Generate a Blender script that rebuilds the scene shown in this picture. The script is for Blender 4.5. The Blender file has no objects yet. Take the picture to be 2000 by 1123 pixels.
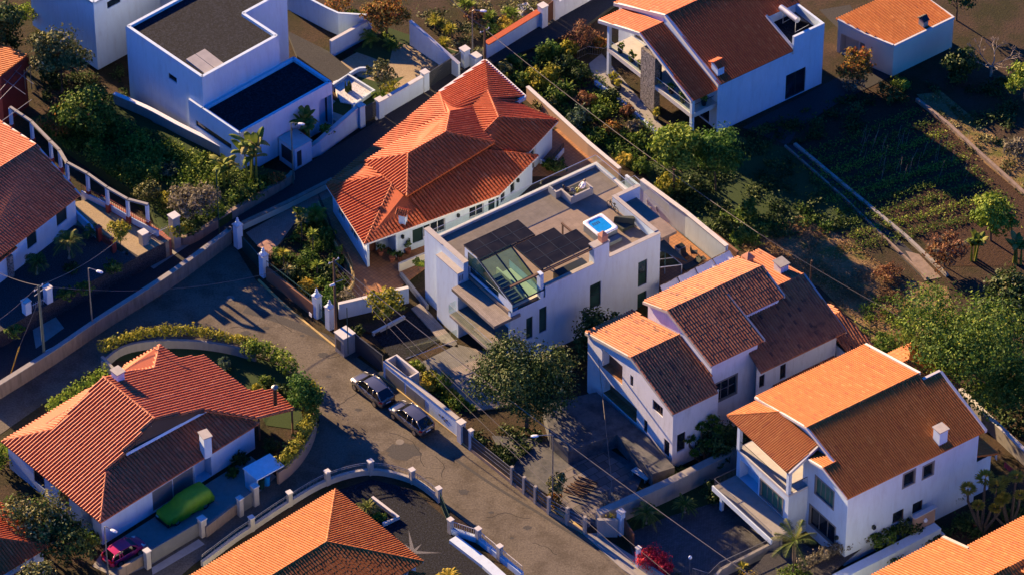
import bpy, math, random
import numpy as np
from mathutils import Vector, Matrix

rng = random.Random(7)
NR = np.random.RandomState(11)
S = bpy.context.scene
COL = S.collection
rad = math.radians

# ------------------------------------------------------------------ camera
PITCH, DIST, LENS = rad(40.0), 420.0, 166.0
cam = bpy.data.objects.new('camera', bpy.data.cameras.new('camera'))
COL.objects.link(cam)
CAM = Vector((0, -DIST * math.cos(PITCH), DIST * math.sin(PITCH)))
cam.location = CAM
cam.rotation_euler = (math.pi / 2 - PITCH, 0, 0)
cam.data.lens = LENS
cam.data.sensor_width = 36
cam.data.clip_start = 1.0
cam.data.clip_end = 3000
S.camera = cam

# ------------------------------------------------------------------ sky and sun
SUN_EL, SUN_TRAVEL = rad(18.0), rad(-47.0)
W = bpy.data.worlds.new("World"); S.world = W; W.use_nodes = True
wn = W.node_tree; wn.nodes.clear()
w_out = wn.nodes.new('ShaderNodeOutputWorld'); w_bg = wn.nodes.new('ShaderNodeBackground')
sky = wn.nodes.new('ShaderNodeTexSky'); sky.sky_type = 'NISHITA'; sky.sun_disc = False
sky.sun_elevation = SUN_EL
sx, sy = -math.cos(SUN_TRAVEL), -math.sin(SUN_TRAVEL)          # towards the sun
sky.sun_rotation = math.atan2(sx, sy)
sky.air_density = 1.0; sky.dust_density = 0.3; sky.ozone_density = 3.0
w_tint = wn.nodes.new('ShaderNodeMix'); w_tint.data_type = 'RGBA'; w_tint.blend_type = 'MULTIPLY'
w_tint.inputs[0].default_value = 1.0
w_tint.inputs[7].default_value = (0.05, 0.47, 1.35, 1)
wn.links.new(sky.outputs[0], w_tint.inputs[6]); wn.links.new(w_tint.outputs[2], w_bg.inputs[0])
w_bg.inputs[1].default_value = 0.05
wn.links.new(w_bg.outputs[0], w_out.inputs[0])
sl = bpy.data.lights.new('sun', 'SUN'); sl.energy = 5.0; sl.angle = rad(0.5); sl.color = (1.0, 0.68, 0.37)
so = bpy.data.objects.new('sun', sl); COL.objects.link(so)
trav = Vector((math.cos(SUN_TRAVEL) * math.cos(SUN_EL), math.sin(SUN_TRAVEL) * math.cos(SUN_EL), -math.sin(SUN_EL)))
so.rotation_euler = trav.to_track_quat('-Z', 'Y').to_euler()
so.location = (-60, 60, 80)
S.cycles.diffuse_bounces = 1
S.view_settings.view_transform = 'Standard'; S.view_settings.look = 'None'
S.view_settings.exposure = 1.72; S.view_settings.gamma = 1.0; S.view_settings.use_curve_mapping = False

# ------------------------------------------------------------------ survey: photo pixel + height -> ground position
_fp = 2000 * LENS / 36.0
_U = Vector((0, math.sin(PITCH), math.cos(PITCH))); _N = Vector((0, math.cos(PITCH), -math.sin(PITCH)))
def P(px, py, z=0.0):
    d = Vector(((px - 1000) / _fp, 0, 0)) + _U * (-(py - 561.5) / _fp) + _N
    t = (z - CAM.z) / d.z
    p = CAM + d * t
    return Vector((p.x, p.y, z))

class Frame:
    """local axes of a house: u runs up-right along its long side, v up-left; z above its own base"""
    def __init__(s, px, py, z0, az):
        s.o = P(px, py, z0); s.a = rad(az); s.c, s.s = math.cos(s.a), math.sin(s.a); s.z0 = z0
    def __call__(s, u, v, z=0.0):
        return Vector((s.o.x + u * s.c - v * s.s, s.o.y + u * s.s + v * s.c, s.z0 + z))

# ------------------------------------------------------------------ mesh builder
class MB:
    def __init__(s): s.v = []; s.f = []; s.r = []; s.has = False
    def add(s, vs, fs, r=0.5):
        b = len(s.v); s.v.extend([tuple(x) for x in vs])
        for f in fs: s.f.append(tuple(b + i for i in f)); s.r.append(r)
    def poly(s, pts, r=0.5): s.add(pts, [tuple(range(len(pts)))], r)
    def hexa(s, b, t, r=0.5):
        s.add(list(b) + list(t), [(3, 2, 1, 0), (4, 5, 6, 7), (0, 1, 5, 4), (1, 2, 6, 5), (2, 3, 7, 6), (3, 0, 4, 7)], r)
    def box(s, fr, u0, u1, v0, v1, z0, z1, r=0.5):
        q = [(u0, v0), (u1, v0), (u1, v1), (u0, v1)]
        s.hexa([fr(a, b, z0) for a, b in q], [fr(a, b, z1) for a, b in q], r)
    def prism(s, pts, dz, r=0.5, taper=None):
        """pts: list of Vectors (bottom ring, CCW from above); dz height"""
        n = len(pts); top = [Vector((p.x, p.y, p.z + dz)) for p in pts]
        s.add(list(pts) + top, [tuple(range(n))[::-1], tuple(range(n, 2 * n))] + [(i, (i + 1) % n, n + (i + 1) % n, n + i) for i in range(n)], r)
    def tube(s, path, rad0, n=6, rad1=None, cap=True, r=0.5):
        path = [Vector(p) for p in path]
        if rad1 is None: rad1 = rad0
        m = len(path); b = len(s.v); up = Vector((0, 0, 1))
        for i, p in enumerate(path):
            t = (path[min(i + 1, m - 1)] - path[max(i - 1, 0)])
            if t.length < 1e-9: t = Vector((0, 0, 1))
            t.normalize()
            a = t.cross(up)
            if a.length < 1e-3: a = t.cross(Vector((1, 0, 0)))
            a.normalize(); c = a.cross(t)
            rr = rad0 + (rad1 - rad0) * i / max(1, m - 1)
            for k in range(n):
                an = 2 * math.pi * k / n
                s.v.append(tuple(p + a * (rr * math.cos(an)) + c * (rr * math.sin(an))))
        for i in range(m - 1):
            for k in range(n):
                k2 = (k + 1) % n
                s.f.append((b + i * n + k, b + i * n + k2, b + (i + 1) * n + k2, b + (i + 1) * n + k)); s.r.append(r)
        if cap:
            s.f.append(tuple(b + k for k in range(n))[::-1]); s.r.append(r)
            s.f.append(tuple(b + (m - 1) * n + k for k in range(n))); s.r.append(r)
    def lathe(s, c, prof, n=12, r=0.5):
        """prof list of (radius, z) about the vertical axis through c"""
        b = len(s.v); c = Vector(c)
        for rr, z in prof:
            for k in range(n):
                a = 2 * math.pi * k / n
                s.v.append((c.x + rr * math.cos(a), c.y + rr * math.sin(a), c.z + z))
        for i in range(len(prof) - 1):
            for k in range(n):
                k2 = (k + 1) % n
                s.f.append((b + i * n + k, b + i * n + k2, b + (i + 1) * n + k2, b + (i + 1) * n + k)); s.r.append(r)
        s.f.append(tuple(b + k for k in range(n))[::-1]); s.r.append(r)
        s.f.append(tuple(b + (len(prof) - 1) * n + k for k in range(n))); s.r.append(r)
    def strip_wall(s, pts, z0, z1, th, r=0.5, closed=False):
        """wall of thickness th along a plan polyline; z0/z1 numbers or lists"""
        n = len(pts); L = []; R = []
        for i, p in enumerate(pts):
            a = Vector(pts[max(i - 1, 0)]); b = Vector(pts[min(i + 1, n - 1)])
            d = Vector((b.x - a.x, b.y - a.y, 0)); d.normalize(); q = Vector((-d.y, d.x, 0)) * (th / 2)
            L.append(Vector((p.x, p.y, 0)) + q); R.append(Vector((p.x, p.y, 0)) - q)
        g = lambda z, i: z[i] if isinstance(z, (list, tuple)) else z
        vs = []
        for i in range(n):
            for q, z in ((R[i], z0), (L[i], z0), (L[i], z1), (R[i], z1)):
                vs.append((q.x, q.y, g(z, i)))
        fs = [(3, 2, 1, 0), tuple(4 * (n - 1) + k for k in (0, 1, 2, 3))]
        for i in range(n - 1):
            for k in range(4):
                k2 = (k + 1) % 4
                fs.append((4 * i + k, 4 * i + k2, 4 * i + 4 + k2, 4 * i + 4 + k))
        s.add(vs, fs, r)
    def build(s, name, mat, parent=None, smooth=False, loc=None):
        o0 = Vector(parent_loc(parent)) if parent is not None else (Vector(loc) if loc is not None else Vector((0, 0, 0)))
        me = bpy.data.meshes.new(name)
        me.from_pydata([(a - o0.x, b - o0.y, c - o0.z) for a, b, c in s.v], [], s.f)
        at = me.attributes.new('rnd', 'FLOAT', 'FACE'); at.data.foreach_set('value', s.r)
        if mat is not None: me.materials.append(mat)
        if smooth: me.polygons.foreach_set('use_smooth', [True] * len(me.polygons))
        me.update()
        o = bpy.data.objects.new(name, me); COL.objects.link(o)
        if parent is not None: o.parent = parent
        else: o.location = o0
        return o

def parent_loc(p):
    l = Vector((0, 0, 0))
    while p is not None:
        l = l + p.location; p = p.parent
    return l

def tag(o, label=None, cat=None, group=None, kind=None):
    if label: o['label'] = label
    if cat: o['category'] = cat
    if group: o['group'] = group
    if kind: o['kind'] = kind
    return o
def thing(name, label, cat, loc, group=None):
    o = bpy.data.objects.new(name, None); COL.objects.link(o); o.location = Vector(loc)
    o.empty_display_size = 0.3
    return tag(o, label, cat, group)
def solo(mb, name, mat, label, cat, loc, group=None, smooth=False):
    o = mb.build(name, mat, None, smooth, loc=loc)
    return tag(o, label, cat, group)
def struct(mb, name, mat, smooth=False, kind='structure'):
    o = mb.build(name, mat, None, smooth); o['kind'] = kind; return o
def copy_tree(o, parent=None):
    c = o.copy(); COL.objects.link(c)
    if parent is not None: c.parent = parent
    for ch in list(o.children): copy_tree(ch, c)
    return c

# ------------------------------------------------------------------ materials
def new_mat(name):
    m = bpy.data.materials.new(name); m.use_nodes = True
    nt = m.node_tree; nt.nodes.clear()
    out = nt.nodes.new('ShaderNodeOutputMaterial'); b = nt.nodes.new('ShaderNodeBsdfPrincipled')
    nt.links.new(b.outputs[0], out.inputs[0])
    return m, nt, b
def _noise(nt, scale, detail=4, rough=0.6, vec=None, stretch=None):
    n = nt.nodes.new('ShaderNodeTexNoise'); n.inputs['Scale'].default_value = scale
    n.inputs['Detail'].default_value = detail; n.inputs['Roughness'].default_value = rough
    g = nt.nodes.new('ShaderNodeNewGeometry'); v = g.outputs['Position']
    if stretch:
        mp = nt.nodes.new('ShaderNodeMapping'); mp.inputs['Scale'].default_value = stretch
        nt.links.new(v, mp.inputs[0]); v = mp.outputs[0]
    nt.links.new(v, n.inputs['Vector'])
    return n
def _ramp(nt, src, stops):
    r = nt.nodes.new('ShaderNodeValToRGB')
    while len(r.color_ramp.elements) < len(stops): r.color_ramp.elements.new(0.5)
    for e, (p, c) in zip(r.color_ramp.elements, stops):
        e.position = p; e.color = (*c, 1) if len(c) == 3 else c
    nt.links.new(src, r.inputs[0]); return r
def _mix(nt, mode, a, b, fac=1.0):
    m = nt.nodes.new('ShaderNodeMix'); m.data_type = 'RGBA'; m.blend_type = mode
    if isinstance(fac, (int, float)): m.inputs[0].default_value = fac
    else: nt.links.new(fac, m.inputs[0])
    for k, x in ((6, a), (7, b)):
        if isinstance(x, tuple): m.inputs[k].default_value = (*x, 1)
        else: nt.links.new(x, m.inputs[k])
    return m.outputs[2]
def _bump(nt, b, h, strength, dist):
    n = nt.nodes.new('ShaderNodeBump'); n.inputs['Strength'].default_value = strength; n.inputs['Distance'].default_value = dist
    nt.links.new(h, n.inputs['Height']); nt.links.new(n.outputs[0], b.inputs['Normal'])
def k_(c, f): return tuple(x * f for x in c)

def plain(name, c, rough=0.6, metal=0.0, var=0.12, scale=1.5, bump=0.0, bscale=30, stretch=None, spec=0.4):
    m, nt, b = new_mat(name)
    n = _noise(nt, scale, 5, 0.65, stretch=stretch)
    r = _ramp(nt, n.outputs[0], [(0.3, k_(c, 1 - var)), (0.7, k_(c, 1 + var))])
    nt.links.new(r.outputs[0], b.inputs['Base Color'])
    b.inputs['Roughness'].default_value = rough; b.inputs['Metallic'].default_value = metal
    b.inputs['Specular IOR Level'].default_value = spec
    if bump:
        n2 = _noise(nt, bscale, 3); _bump(nt, b, n2.outputs[0], bump, 0.02)
    return m
def plaster(name, c, stain=0.35, stain_c=(0.18, 0.17, 0.15), lo=0.58, hi=0.85):
    m, nt, b = new_mat(name)
    n = _noise(nt, 0.7, 6, 0.7, stretch=(1, 1, 0.35))
    r = _ramp(nt, n.outputs[0], [(0.3, k_(c, 0.93)), (0.7, k_(c, 1.03))])
    n2 = _noise(nt, 1.3, 7, 0.75, stretch=(1.6, 1.6, 0.3))
    f = _ramp(nt, n2.outputs[0], [(lo, (0, 0, 0)), (hi, (stain, stain, stain))])
    c2 = _mix(nt, 'MIX', r.outputs[0], stain_c, f.outputs[0])
    nt.links.new(c2, b.inputs['Base Color']); b.inputs['Roughness'].default_value = 0.85
    b.inputs['Specular IOR Level'].default_value = 0.2
    n3 = _noise(nt, 40, 3); _bump(nt, b, n3.outputs[0], 0.15, 0.01)
    return m
def tiles_mat(name, cols, dirt=0.25, dirt_c=(0.05, 0.03, 0.025), rough=0.65, lo=0.55, hi=0.8, dscale=1.8):
    m, nt, b = new_mat(name)
    a = nt.nodes.new('ShaderNodeAttribute'); a.attribute_name = 'rnd'
    k = len(cols)
    r = _ramp(nt, a.outputs['Fac'], [(i / (k - 1), c) for i, c in enumerate(cols)])
    n = _noise(nt, dscale, 6, 0.7)
    f = _ramp(nt, n.outputs[0], [(lo, (0, 0, 0)), (hi, (dirt, dirt, dirt))])
    c2 = _mix(nt, 'MIX', r.outputs[0], dirt_c, f.outputs[0])
    n2 = _noise(nt, 14, 3, 0.6)
    r2 = _ramp(nt, n2.outputs[0], [(0.25, (0.75, 0.75, 0.75)), (0.75, (1.2, 1.2, 1.2))])
    c3 = _mix(nt, 'MULTIPLY', c2, r2.outputs[0])
    nt.links.new(c3, b.inputs['Base Color']); b.inputs['Roughness'].default_value = rough
    b.inputs['Specular IOR Level'].default_value = 0.3
    return m
def leaf_mat(name, cols, trans=0.25, rough=0.5, spec=0.35):
    m, nt, b = new_mat(name)
    a = nt.nodes.new('ShaderNodeAttribute'); a.attribute_name = 'rnd'
    k = len(cols)
    r = _ramp(nt, a.outputs['Fac'], [(i / (k - 1), c) for i, c in enumerate(cols)])
    nt.links.new(r.outputs[0], b.inputs['Base Color']); b.inputs['Roughness'].default_value = rough
    b.inputs['Specular IOR Level'].default_value = spec
    t = nt.nodes.new('ShaderNodeBsdfTranslucent'); nt.links.new(r.outputs[0], t.inputs[0])
    mx = nt.nodes.new('ShaderNodeMixShader'); mx.inputs[0].default_value = trans
    nt.links.new(b.outputs[0], mx.inputs[1]); nt.links.new(t.outputs[0], mx.inputs[2])
    out = [n for n in nt.nodes if n.type == 'OUTPUT_MATERIAL'][0]
    nt.links.new(mx.outputs[0], out.inputs[0])
    return m
def speckle(name, c0, c1, scale=9, lo=0.45, hi=0.7, rough=0.9, patch=None, bump=0.4, dist=0.03):
    """gravel, asphalt, soil: fine grain from c0 to c1, optional larger patches of colour"""
    m, nt, b = new_mat(name)
    n = _noise(nt, scale, 8, 0.75)
    r = _ramp(nt, n.outputs[0], [(lo, c0), (hi, c1)])
    c = r.outputs[0]
    if patch:
        pc, ps, plo, phi = patch
        n2 = _noise(nt, ps, 6, 0.65)
        f = _ramp(nt, n2.outputs[0], [(plo, (0, 0, 0)), (phi, (1, 1, 1))])
        c = _mix(nt, 'MULTIPLY', c, pc, f.outputs[0])
    nt.links.new(c, b.inputs['Base Color']); b.inputs['Roughness'].default_value = rough
    b.inputs['Specular IOR Level'].default_value = 0.25
    if bump: _bump(nt, b, n.outputs[0], bump, dist)
    return m
def paving(name, c, c2, az, w, h, mortar=0.02, mcol=(0.08, 0.07, 0.06), rough=0.7, squash=0.5):
    m, nt, b = new_mat(name)
    g = nt.nodes.new('ShaderNodeNewGeometry'); mp = nt.nodes.new('ShaderNodeMapping'); mp.vector_type = 'POINT'
    mp.inputs['Rotation'].default_value = (0, 0, -rad(az)); nt.links.new(g.outputs['Position'], mp.inputs[0])
    br = nt.nodes.new('ShaderNodeTexBrick'); nt.links.new(mp.outputs[0], br.inputs['Vector'])
    br.offset = squash
    br.inputs['Color1'].default_value = (*c, 1); br.inputs['Color2'].default_value = (*c2, 1); br.inputs['Mortar'].default_value = (*mcol, 1)
    br.inputs['Scale'].default_value = 1.0; br.inputs['Mortar Size'].default_value = mortar
    br.inputs['Brick Width'].default_value = w; br.inputs['Row Height'].default_value = h
    n = _noise(nt, 1.2, 5, 0.7)
    r = _ramp(nt, n.outputs[0], [(0.3, (0.75, 0.75, 0.75)), (0.7, (1.15, 1.15, 1.15))])
    cc = _mix(nt, 'MULTIPLY', br.outputs['Color'], r.outputs[0])
    nt.links.new(cc, b.inputs['Base Color']); b.inputs['Roughness'].default_value = rough
    return m
def glass_mat(name, c=(0.012, 0.02, 0.028), rough=0.08):
    m, nt, b = new_mat(name)
    n = _noise(nt, 0.6, 2)
    r = _ramp(nt, n.outputs[0], [(0.35, k_(c, 0.6)), (0.65, k_(c, 1.6))])
    nt.links.new(r.outputs[0], b.inputs['Base Color'])
    b.inputs['Roughness'].default_value = rough; b.inputs['Specular IOR Level'].default_value = 0.6
    return m
def clear_glass(name, tint=(0.92, 0.97, 0.955), mixf=0.10):
    m, nt, b = new_mat(name)
    tr = nt.nodes.new('ShaderNodeBsdfTransparent'); tr.inputs[0].default_value = (*tint, 1)
    gl = nt.nodes.new('ShaderNodeBsdfGlossy'); gl.inputs['Roughness'].default_value = 0.03
    gl.inputs[0].default_value = (0.8, 0.9, 0.9, 1)
    mx = nt.nodes.new('ShaderNodeMixShader'); mx.inputs[0].default_value = mixf
    nt.links.new(tr.outputs[0], mx.inputs[1]); nt.links.new(gl.outputs[0], mx.inputs[2])
    out = [n for n in nt.nodes if n.type == 'OUTPUT_MATERIAL'][0]
    nt.links.new(mx.outputs[0], out.inputs[0]); nt.nodes.remove(b)
    return m

M = {}
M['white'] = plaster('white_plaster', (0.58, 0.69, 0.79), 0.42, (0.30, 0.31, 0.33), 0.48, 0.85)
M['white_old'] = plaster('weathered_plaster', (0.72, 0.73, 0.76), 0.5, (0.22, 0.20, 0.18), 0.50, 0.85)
M['cream'] = plaster('cream_plaster', (0.74, 0.66, 0.50), 0.15)
M['manhole'] = plain('manhole_concrete', (0.20, 0.18, 0.15), 0.9, var=0.2)
M['cap'] = plain('wall_coping', (0.58, 0.56, 0.53), 0.8, var=0.1)
M['grey_trim'] = plain('grey_coping', (0.40, 0.37, 0.33), 0.8, var=0.12)
M['concrete'] = plaster('concrete', (0.33, 0.31, 0.28), 0.4, (0.12, 0.11, 0.09), 0.45, 0.8)
M['stonewall'] = plaster('old_stone_wall', (0.30, 0.23, 0.18), 0.6, (0.10, 0.08, 0.06), 0.42, 0.7)
M['brownwall'] = plaster('brown_render', (0.25, 0.125, 0.075), 0.3, (0.10, 0.06, 0.04))
M['ochre'] = plain('ochre_render', (0.50, 0.36, 0.14), 0.85, var=0.2)
M['pinkwall'] = plaster('pink_render', (0.47, 0.30, 0.20), 0.3, (0.2, 0.14, 0.10))
M['tile_orange'] = tiles_mat('terracotta_orange', [(0.36, 0.085, 0.018), (0.49, 0.15, 0.028), (0.44, 0.12, 0.022), (0.58, 0.21, 0.055)], 0.4)
M['tile_red'] = tiles_mat('terracotta_red', [(0.40, 0.065, 0.018), (0.52, 0.11, 0.03), (0.46, 0.085, 0.022), (0.60, 0.17, 0.06)], 0.3)
M['tile_old'] = tiles_mat('terracotta_weathered', [(0.10, 0.04, 0.03), (0.42, 0.13, 0.055), (0.52, 0.18, 0.07), (0.48, 0.15, 0.055), (0.58, 0.22, 0.09)], 0.8, (0.035, 0.025, 0.02), lo=0.56, hi=0.72, dscale=1.1)
M['tile_pink'] = tiles_mat('terracotta_pink', [(0.42, 0.09, 0.035), (0.54, 0.15, 0.06), (0.48, 0.115, 0.045), (0.64, 0.22, 0.10)], 0.2)
M['asphalt'] = speckle('asphalt', (0.08, 0.067, 0.051), (0.225, 0.19, 0.142), 6, 0.33, 0.74, 0.9, patch=((0.66, 0.64, 0.62), 0.35, 0.46, 0.62), bump=0.6)
M['asphalt_dark'] = speckle('asphalt_patch', (0.045, 0.042, 0.04), (0.10, 0.095, 0.085), 8, 0.35, 0.7, 0.92)
M['asphalt_new'] = speckle('lane_asphalt', (0.03, 0.03, 0.03), (0.065, 0.063, 0.06), 8, 0.35, 0.7, 0.9)
M['soil'] = speckle('soil', (0.035, 0.022, 0.014), (0.10, 0.06, 0.035), 5, 0.35, 0.75, 0.95, patch=((0.5, 0.75, 0.35), 0.25, 0.42, 0.6), bump=0.8, dist=0.1)
M['soil_red'] = speckle('tilled_soil', (0.03, 0.015, 0.009), (0.085, 0.042, 0.022), 4, 0.35, 0.7, 0.95, bump=1.0, dist=0.12)
M['drygrass'] = speckle('dry_field', (0.12, 0.075, 0.03), (0.34, 0.22, 0.10), 3.5, 0.32, 0.7, 0.95, patch=((0.5, 0.8, 0.35), 0.3, 0.5, 0.62), bump=0.9, dist=0.15)
M['lawn'] = speckle('lawn', (0.018, 0.035, 0.010), (0.05, 0.085, 0.022), 9, 0.3, 0.7, 0.95, bump=0.6)
M['gravel'] = speckle('dark_gravel', (0.003, 0.004, 0.007), (0.05, 0.06, 0.09), 6, 0.46, 0.80, 0.9, bump=1.0, dist=0.05)
M['gravel_white'] = speckle('white_gravel', (0.30, 0.30, 0.31), (0.78, 0.77, 0.76), 9, 0.35, 0.6, 0.9, bump=0.8)
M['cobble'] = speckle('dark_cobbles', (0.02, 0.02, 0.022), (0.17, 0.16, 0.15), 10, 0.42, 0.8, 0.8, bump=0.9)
M['basalt'] = paving('basalt_cobbles', (0.055, 0.055, 0.06), (0.10, 0.10, 0.105), 36, 0.28, 0.16, 0.02, (0.02, 0.02, 0.02))
M['court'] = speckle('exposed_aggregate', (0.25, 0.19, 0.11), (0.46, 0.36, 0.22), 8, 0.35, 0.7, 0.9, bump=0.3)
M['terra_floor'] = paving('terracotta_floor', (0.36, 0.15, 0.055), (0.42, 0.19, 0.075), 42, 0.33, 0.33, 0.02, (0.20, 0.10, 0.05), squash=0.0)
M['brick_floor'] = paving('pink_brick_paving', (0.40, 0.20, 0.14), (0.46, 0.25, 0.18), 42, 0.24, 0.12, 0.015, (0.22, 0.13, 0.1))
M['red_floor'] = paving('red_paving', (0.40, 0.10, 0.055), (0.46, 0.13, 0.07), 53, 0.3, 0.3, 0.03, (0.2, 0.09, 0.06), squash=0.0)
M['deck'] = paving('timber_deck', (0.235, 0.20, 0.175), (0.30, 0.26, 0.23), 126, 2.4, 0.145, 0.012, (0.12, 0.10, 0.08))
M['terrace'] = paving('terrace_tiles', (0.225, 0.17, 0.13), (0.25, 0.19, 0.145), 36, 0.6, 0.6, 0.008, (0.17, 0.13, 0.10), squash=0.0)
M['yard'] = speckle('old_concrete_yard', (0.07, 0.075, 0.08), (0.16, 0.155, 0.15), 2.2, 0.3, 0.7, 0.85, patch=((0.55, 0.6, 0.65), 0.6, 0.45, 0.6))
M['slabs'] = paving('stone_slabs', (0.10, 0.09, 0.085), (0.19, 0.165, 0.15), 36, 1.1, 0.8, 0.03, (0.03, 0.03, 0.025))
M['glass'] = glass_mat('window_glass')
M['glass_g'] = glass_mat('green_window_glass', (0.02, 0.055, 0.05), 0.12)
M['clear'] = clear_glass('clear_glass')
M['skyglass'] = clear_glass('skylight_glass', (0.33, 0.62, 0.56), 0.10)
M['frame_dark'] = plain('dark_frame', (0.035, 0.045, 0.05), 0.4, 0.3)
M['frame_white'] = plain('white_frame', (0.72, 0.70, 0.66), 0.5)
M['frame_stone'] = plain('stone_window_frame', (0.20, 0.19, 0.18), 0.8)
M['frame_brown'] = plain('brown_frame', (0.09, 0.045, 0.03), 0.6)
M['shutter'] = plain('dark_green_shutter', (0.012, 0.035, 0.032), 0.5)
M['green_shutter'] = plain('green_shutter', (0.03, 0.13, 0.095), 0.5)
M['metal_dark'] = plain('dark_metal', (0.02, 0.03, 0.03), 0.4, 0.4)
M['metal_green'] = plain('green_painted_metal', (0.012, 0.06, 0.05), 0.45, 0.1)
M['metal_grey'] = plain('grey_metal', (0.22, 0.22, 0.22), 0.45, 0.6)
M['metal_light'] = plain('galvanised_metal', (0.55, 0.55, 0.55), 0.4, 0.7)
M['lamp_white'] = plain('lamp_housing', (0.78, 0.78, 0.76), 0.4)
M['wood_pole'] = plain('wooden_pole', (0.13, 0.075, 0.045), 0.85, var=0.3, scale=3, stretch=(3, 3, 0.4))
M['wood_red'] = plain('red_wood', (0.20, 0.03, 0.025), 0.6)
M['wood_door'] = plain('brown_door', (0.14, 0.05, 0.025), 0.6)
M['pole_green'] = plain('green_pole', (0.10, 0.13, 0.10), 0.7, var=0.3, scale=2, stretch=(3, 3, 0.6))
M['yellow'] = plain('yellow_guard', (0.75, 0.42, 0.03), 0.5)
M['cable'] = plain('overhead_cable', (0.16, 0.14, 0.12), 0.7)
M['bark'] = plain('bark', (0.10, 0.072, 0.05), 0.9, var=0.4, scale=6, bump=0.6)
M['bark_grey'] = plain('pale_bark', (0.30, 0.25, 0.20), 0.9, var=0.3, scale=6)
M['panel'] = None
M['black'] = plain('black_rubber', (0.012, 0.012, 0.012), 0.7)
M['stone_clad'] = speckle('rough_stone_cladding', (0.04, 0.035, 0.03), (0.42, 0.38, 0.34), 6, 0.38, 0.62, 0.9, bump=1.0, dist=0.08)
M['star'] = speckle('pale_pebbles', (0.05, 0.05, 0.055), (0.24, 0.235, 0.235), 9, 0.3, 0.7)
M['blue_water'] = plain('spa_water', (0.01, 0.26, 0.68), 0.3, spec=0.2, var=0.15, scale=3)
M['acrylic'] = plain('white_acrylic', (0.80, 0.81, 0.83), 0.25)
M['grey_cladding'] = plain('grey_panel', (0.17, 0.19, 0.20), 0.5)
M['gate_dark'] = plain('charcoal_gate', (0.035, 0.042, 0.05), 0.5)
M['gate_grey'] = plain('grey_gate', (0.16, 0.165, 0.165), 0.5)
M['terracotta_pot'] = plain('terracotta_pot', (0.36, 0.12, 0.06), 0.7)
M['terra_cap'] = plain('terracotta_chimney', (0.50, 0.22, 0.13), 0.75)
M['awning'] = plain('white_awning', (0.76, 0.77, 0.80), 0.7, var=0.06)
M['cushion'] = plain('dark_cushion', (0.03, 0.035, 0.04), 0.8)
M['lounger'] = plain('dark_green_cover', (0.045, 0.055, 0.042), 0.8)
# ------------------------------------------------------------------ roofs of real tiles
def newell(pts):
    n = Vector((0, 0, 0))
    for i, p in enumerate(pts):
        q = pts[(i + 1) % len(pts)]
        n += Vector(((p.y - q.y) * (p.z + q.z), (p.z - q.z) * (p.x + q.x), (p.x - q.x) * (p.y + q.y)))
    n.normalize()
    return n if n.z > 0 else -n

def tile_face(mb, pts, sp=0.28, course=0.44, rr=0.088, th=0.14, over=0.06, down=None):
    pts = [Vector(p) for p in pts]
    n = newell(pts); Z = Vector((0, 0, 1))
    d = n * n.z - Z; d.normalize()
    if down is not None: d = (down - n * down.dot(n)).normalized()
    e = n.cross(d)
    o = pts[0]
    c = [((p - o).dot(e), (p - o).dot(d), (p - o).dot(n)) for p in pts]
    # flat bed with thickness
    low = [Vector((p.x, p.y, p.z - th)) for p in pts]; m = len(pts)
    mb.add(pts + low, [tuple(range(m)), tuple(range(m, 2 * m))[::-1]] + [(i, m + i, m + (i + 1) % m, (i + 1) % m) for i in range(m)], 0.35)
    e0 = min(x[0] for x in c); e1 = max(x[0] for x in c)
    k = int((e1 - e0) / sp); off = (e1 - e0 - k * sp) / 2
    angs = [math.pi * (1 - t / 4.0) for t in range(5)]
    for i in range(k + 1):
        ek = e0 + off + i * sp
        xs = []
        for j in range(m):
            a, b = c[j], c[(j + 1) % m]
            if (a[0] - ek) * (b[0] - ek) < 0:
                t = (ek - a[0]) / (b[0] - a[0]); xs.append((a[1] + t * (b[1] - a[1]), a[2] + t * (b[2] - a[2])))
        xs.sort()
        for j in range(0, len(xs) - 1, 2):
            (da, ha), (db, hb) = xs[j], xs[j + 1]
            if db - da < 0.12: continue
            L = db - da; q = max(1, int(round(L / course))); cl = L / q
            tone = rng.random() * 0.35
            for w in range(q):
                u0, u1 = da + w * cl, da + (w + 1) * cl
                h0, h1 = ha + (hb - ha) * w / q, ha + (hb - ha) * (w + 1) / q
                if w == q - 1: u1 += over
                jx = rng.uniform(-0.012, 0.012)
                vs = []
                for (uu, hh, r_, lf) in ((u0, h0, rr * 0.96, -0.002), (u1, h1, rr, 0.003)):
                    for an in angs:
                        vs.append(o + e * (ek + jx + r_ * math.cos(an)) + d * uu + n * (hh + r_ * 1.05 * math.sin(an) + lf))
                mb.add(vs, [(0, 1, 6, 5), (1, 2, 7, 6), (2, 3, 8, 7), (3, 4, 9, 8), (5, 6, 7, 8, 9)], min(1, max(0, rng.random() * 0.65 + tone)))

def ridge_tiles(mb, p, q, r=0.13, cl=0.42, lift=-0.01):
    p, q = Vector(p), Vector(q); L = (q - p).length; k = max(1, int(L / cl))
    for i in range(k):
        a = p.lerp(q, i / k); b = p.lerp(q, (i + 1) / k)
        a = a + Vector((0, 0, lift)); b = b + Vector((0, 0, lift))
        mb.tube([a, b + (b - a) * 0.04], r * 0.86, 8, r * 1.06, r=rng.random())

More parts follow.
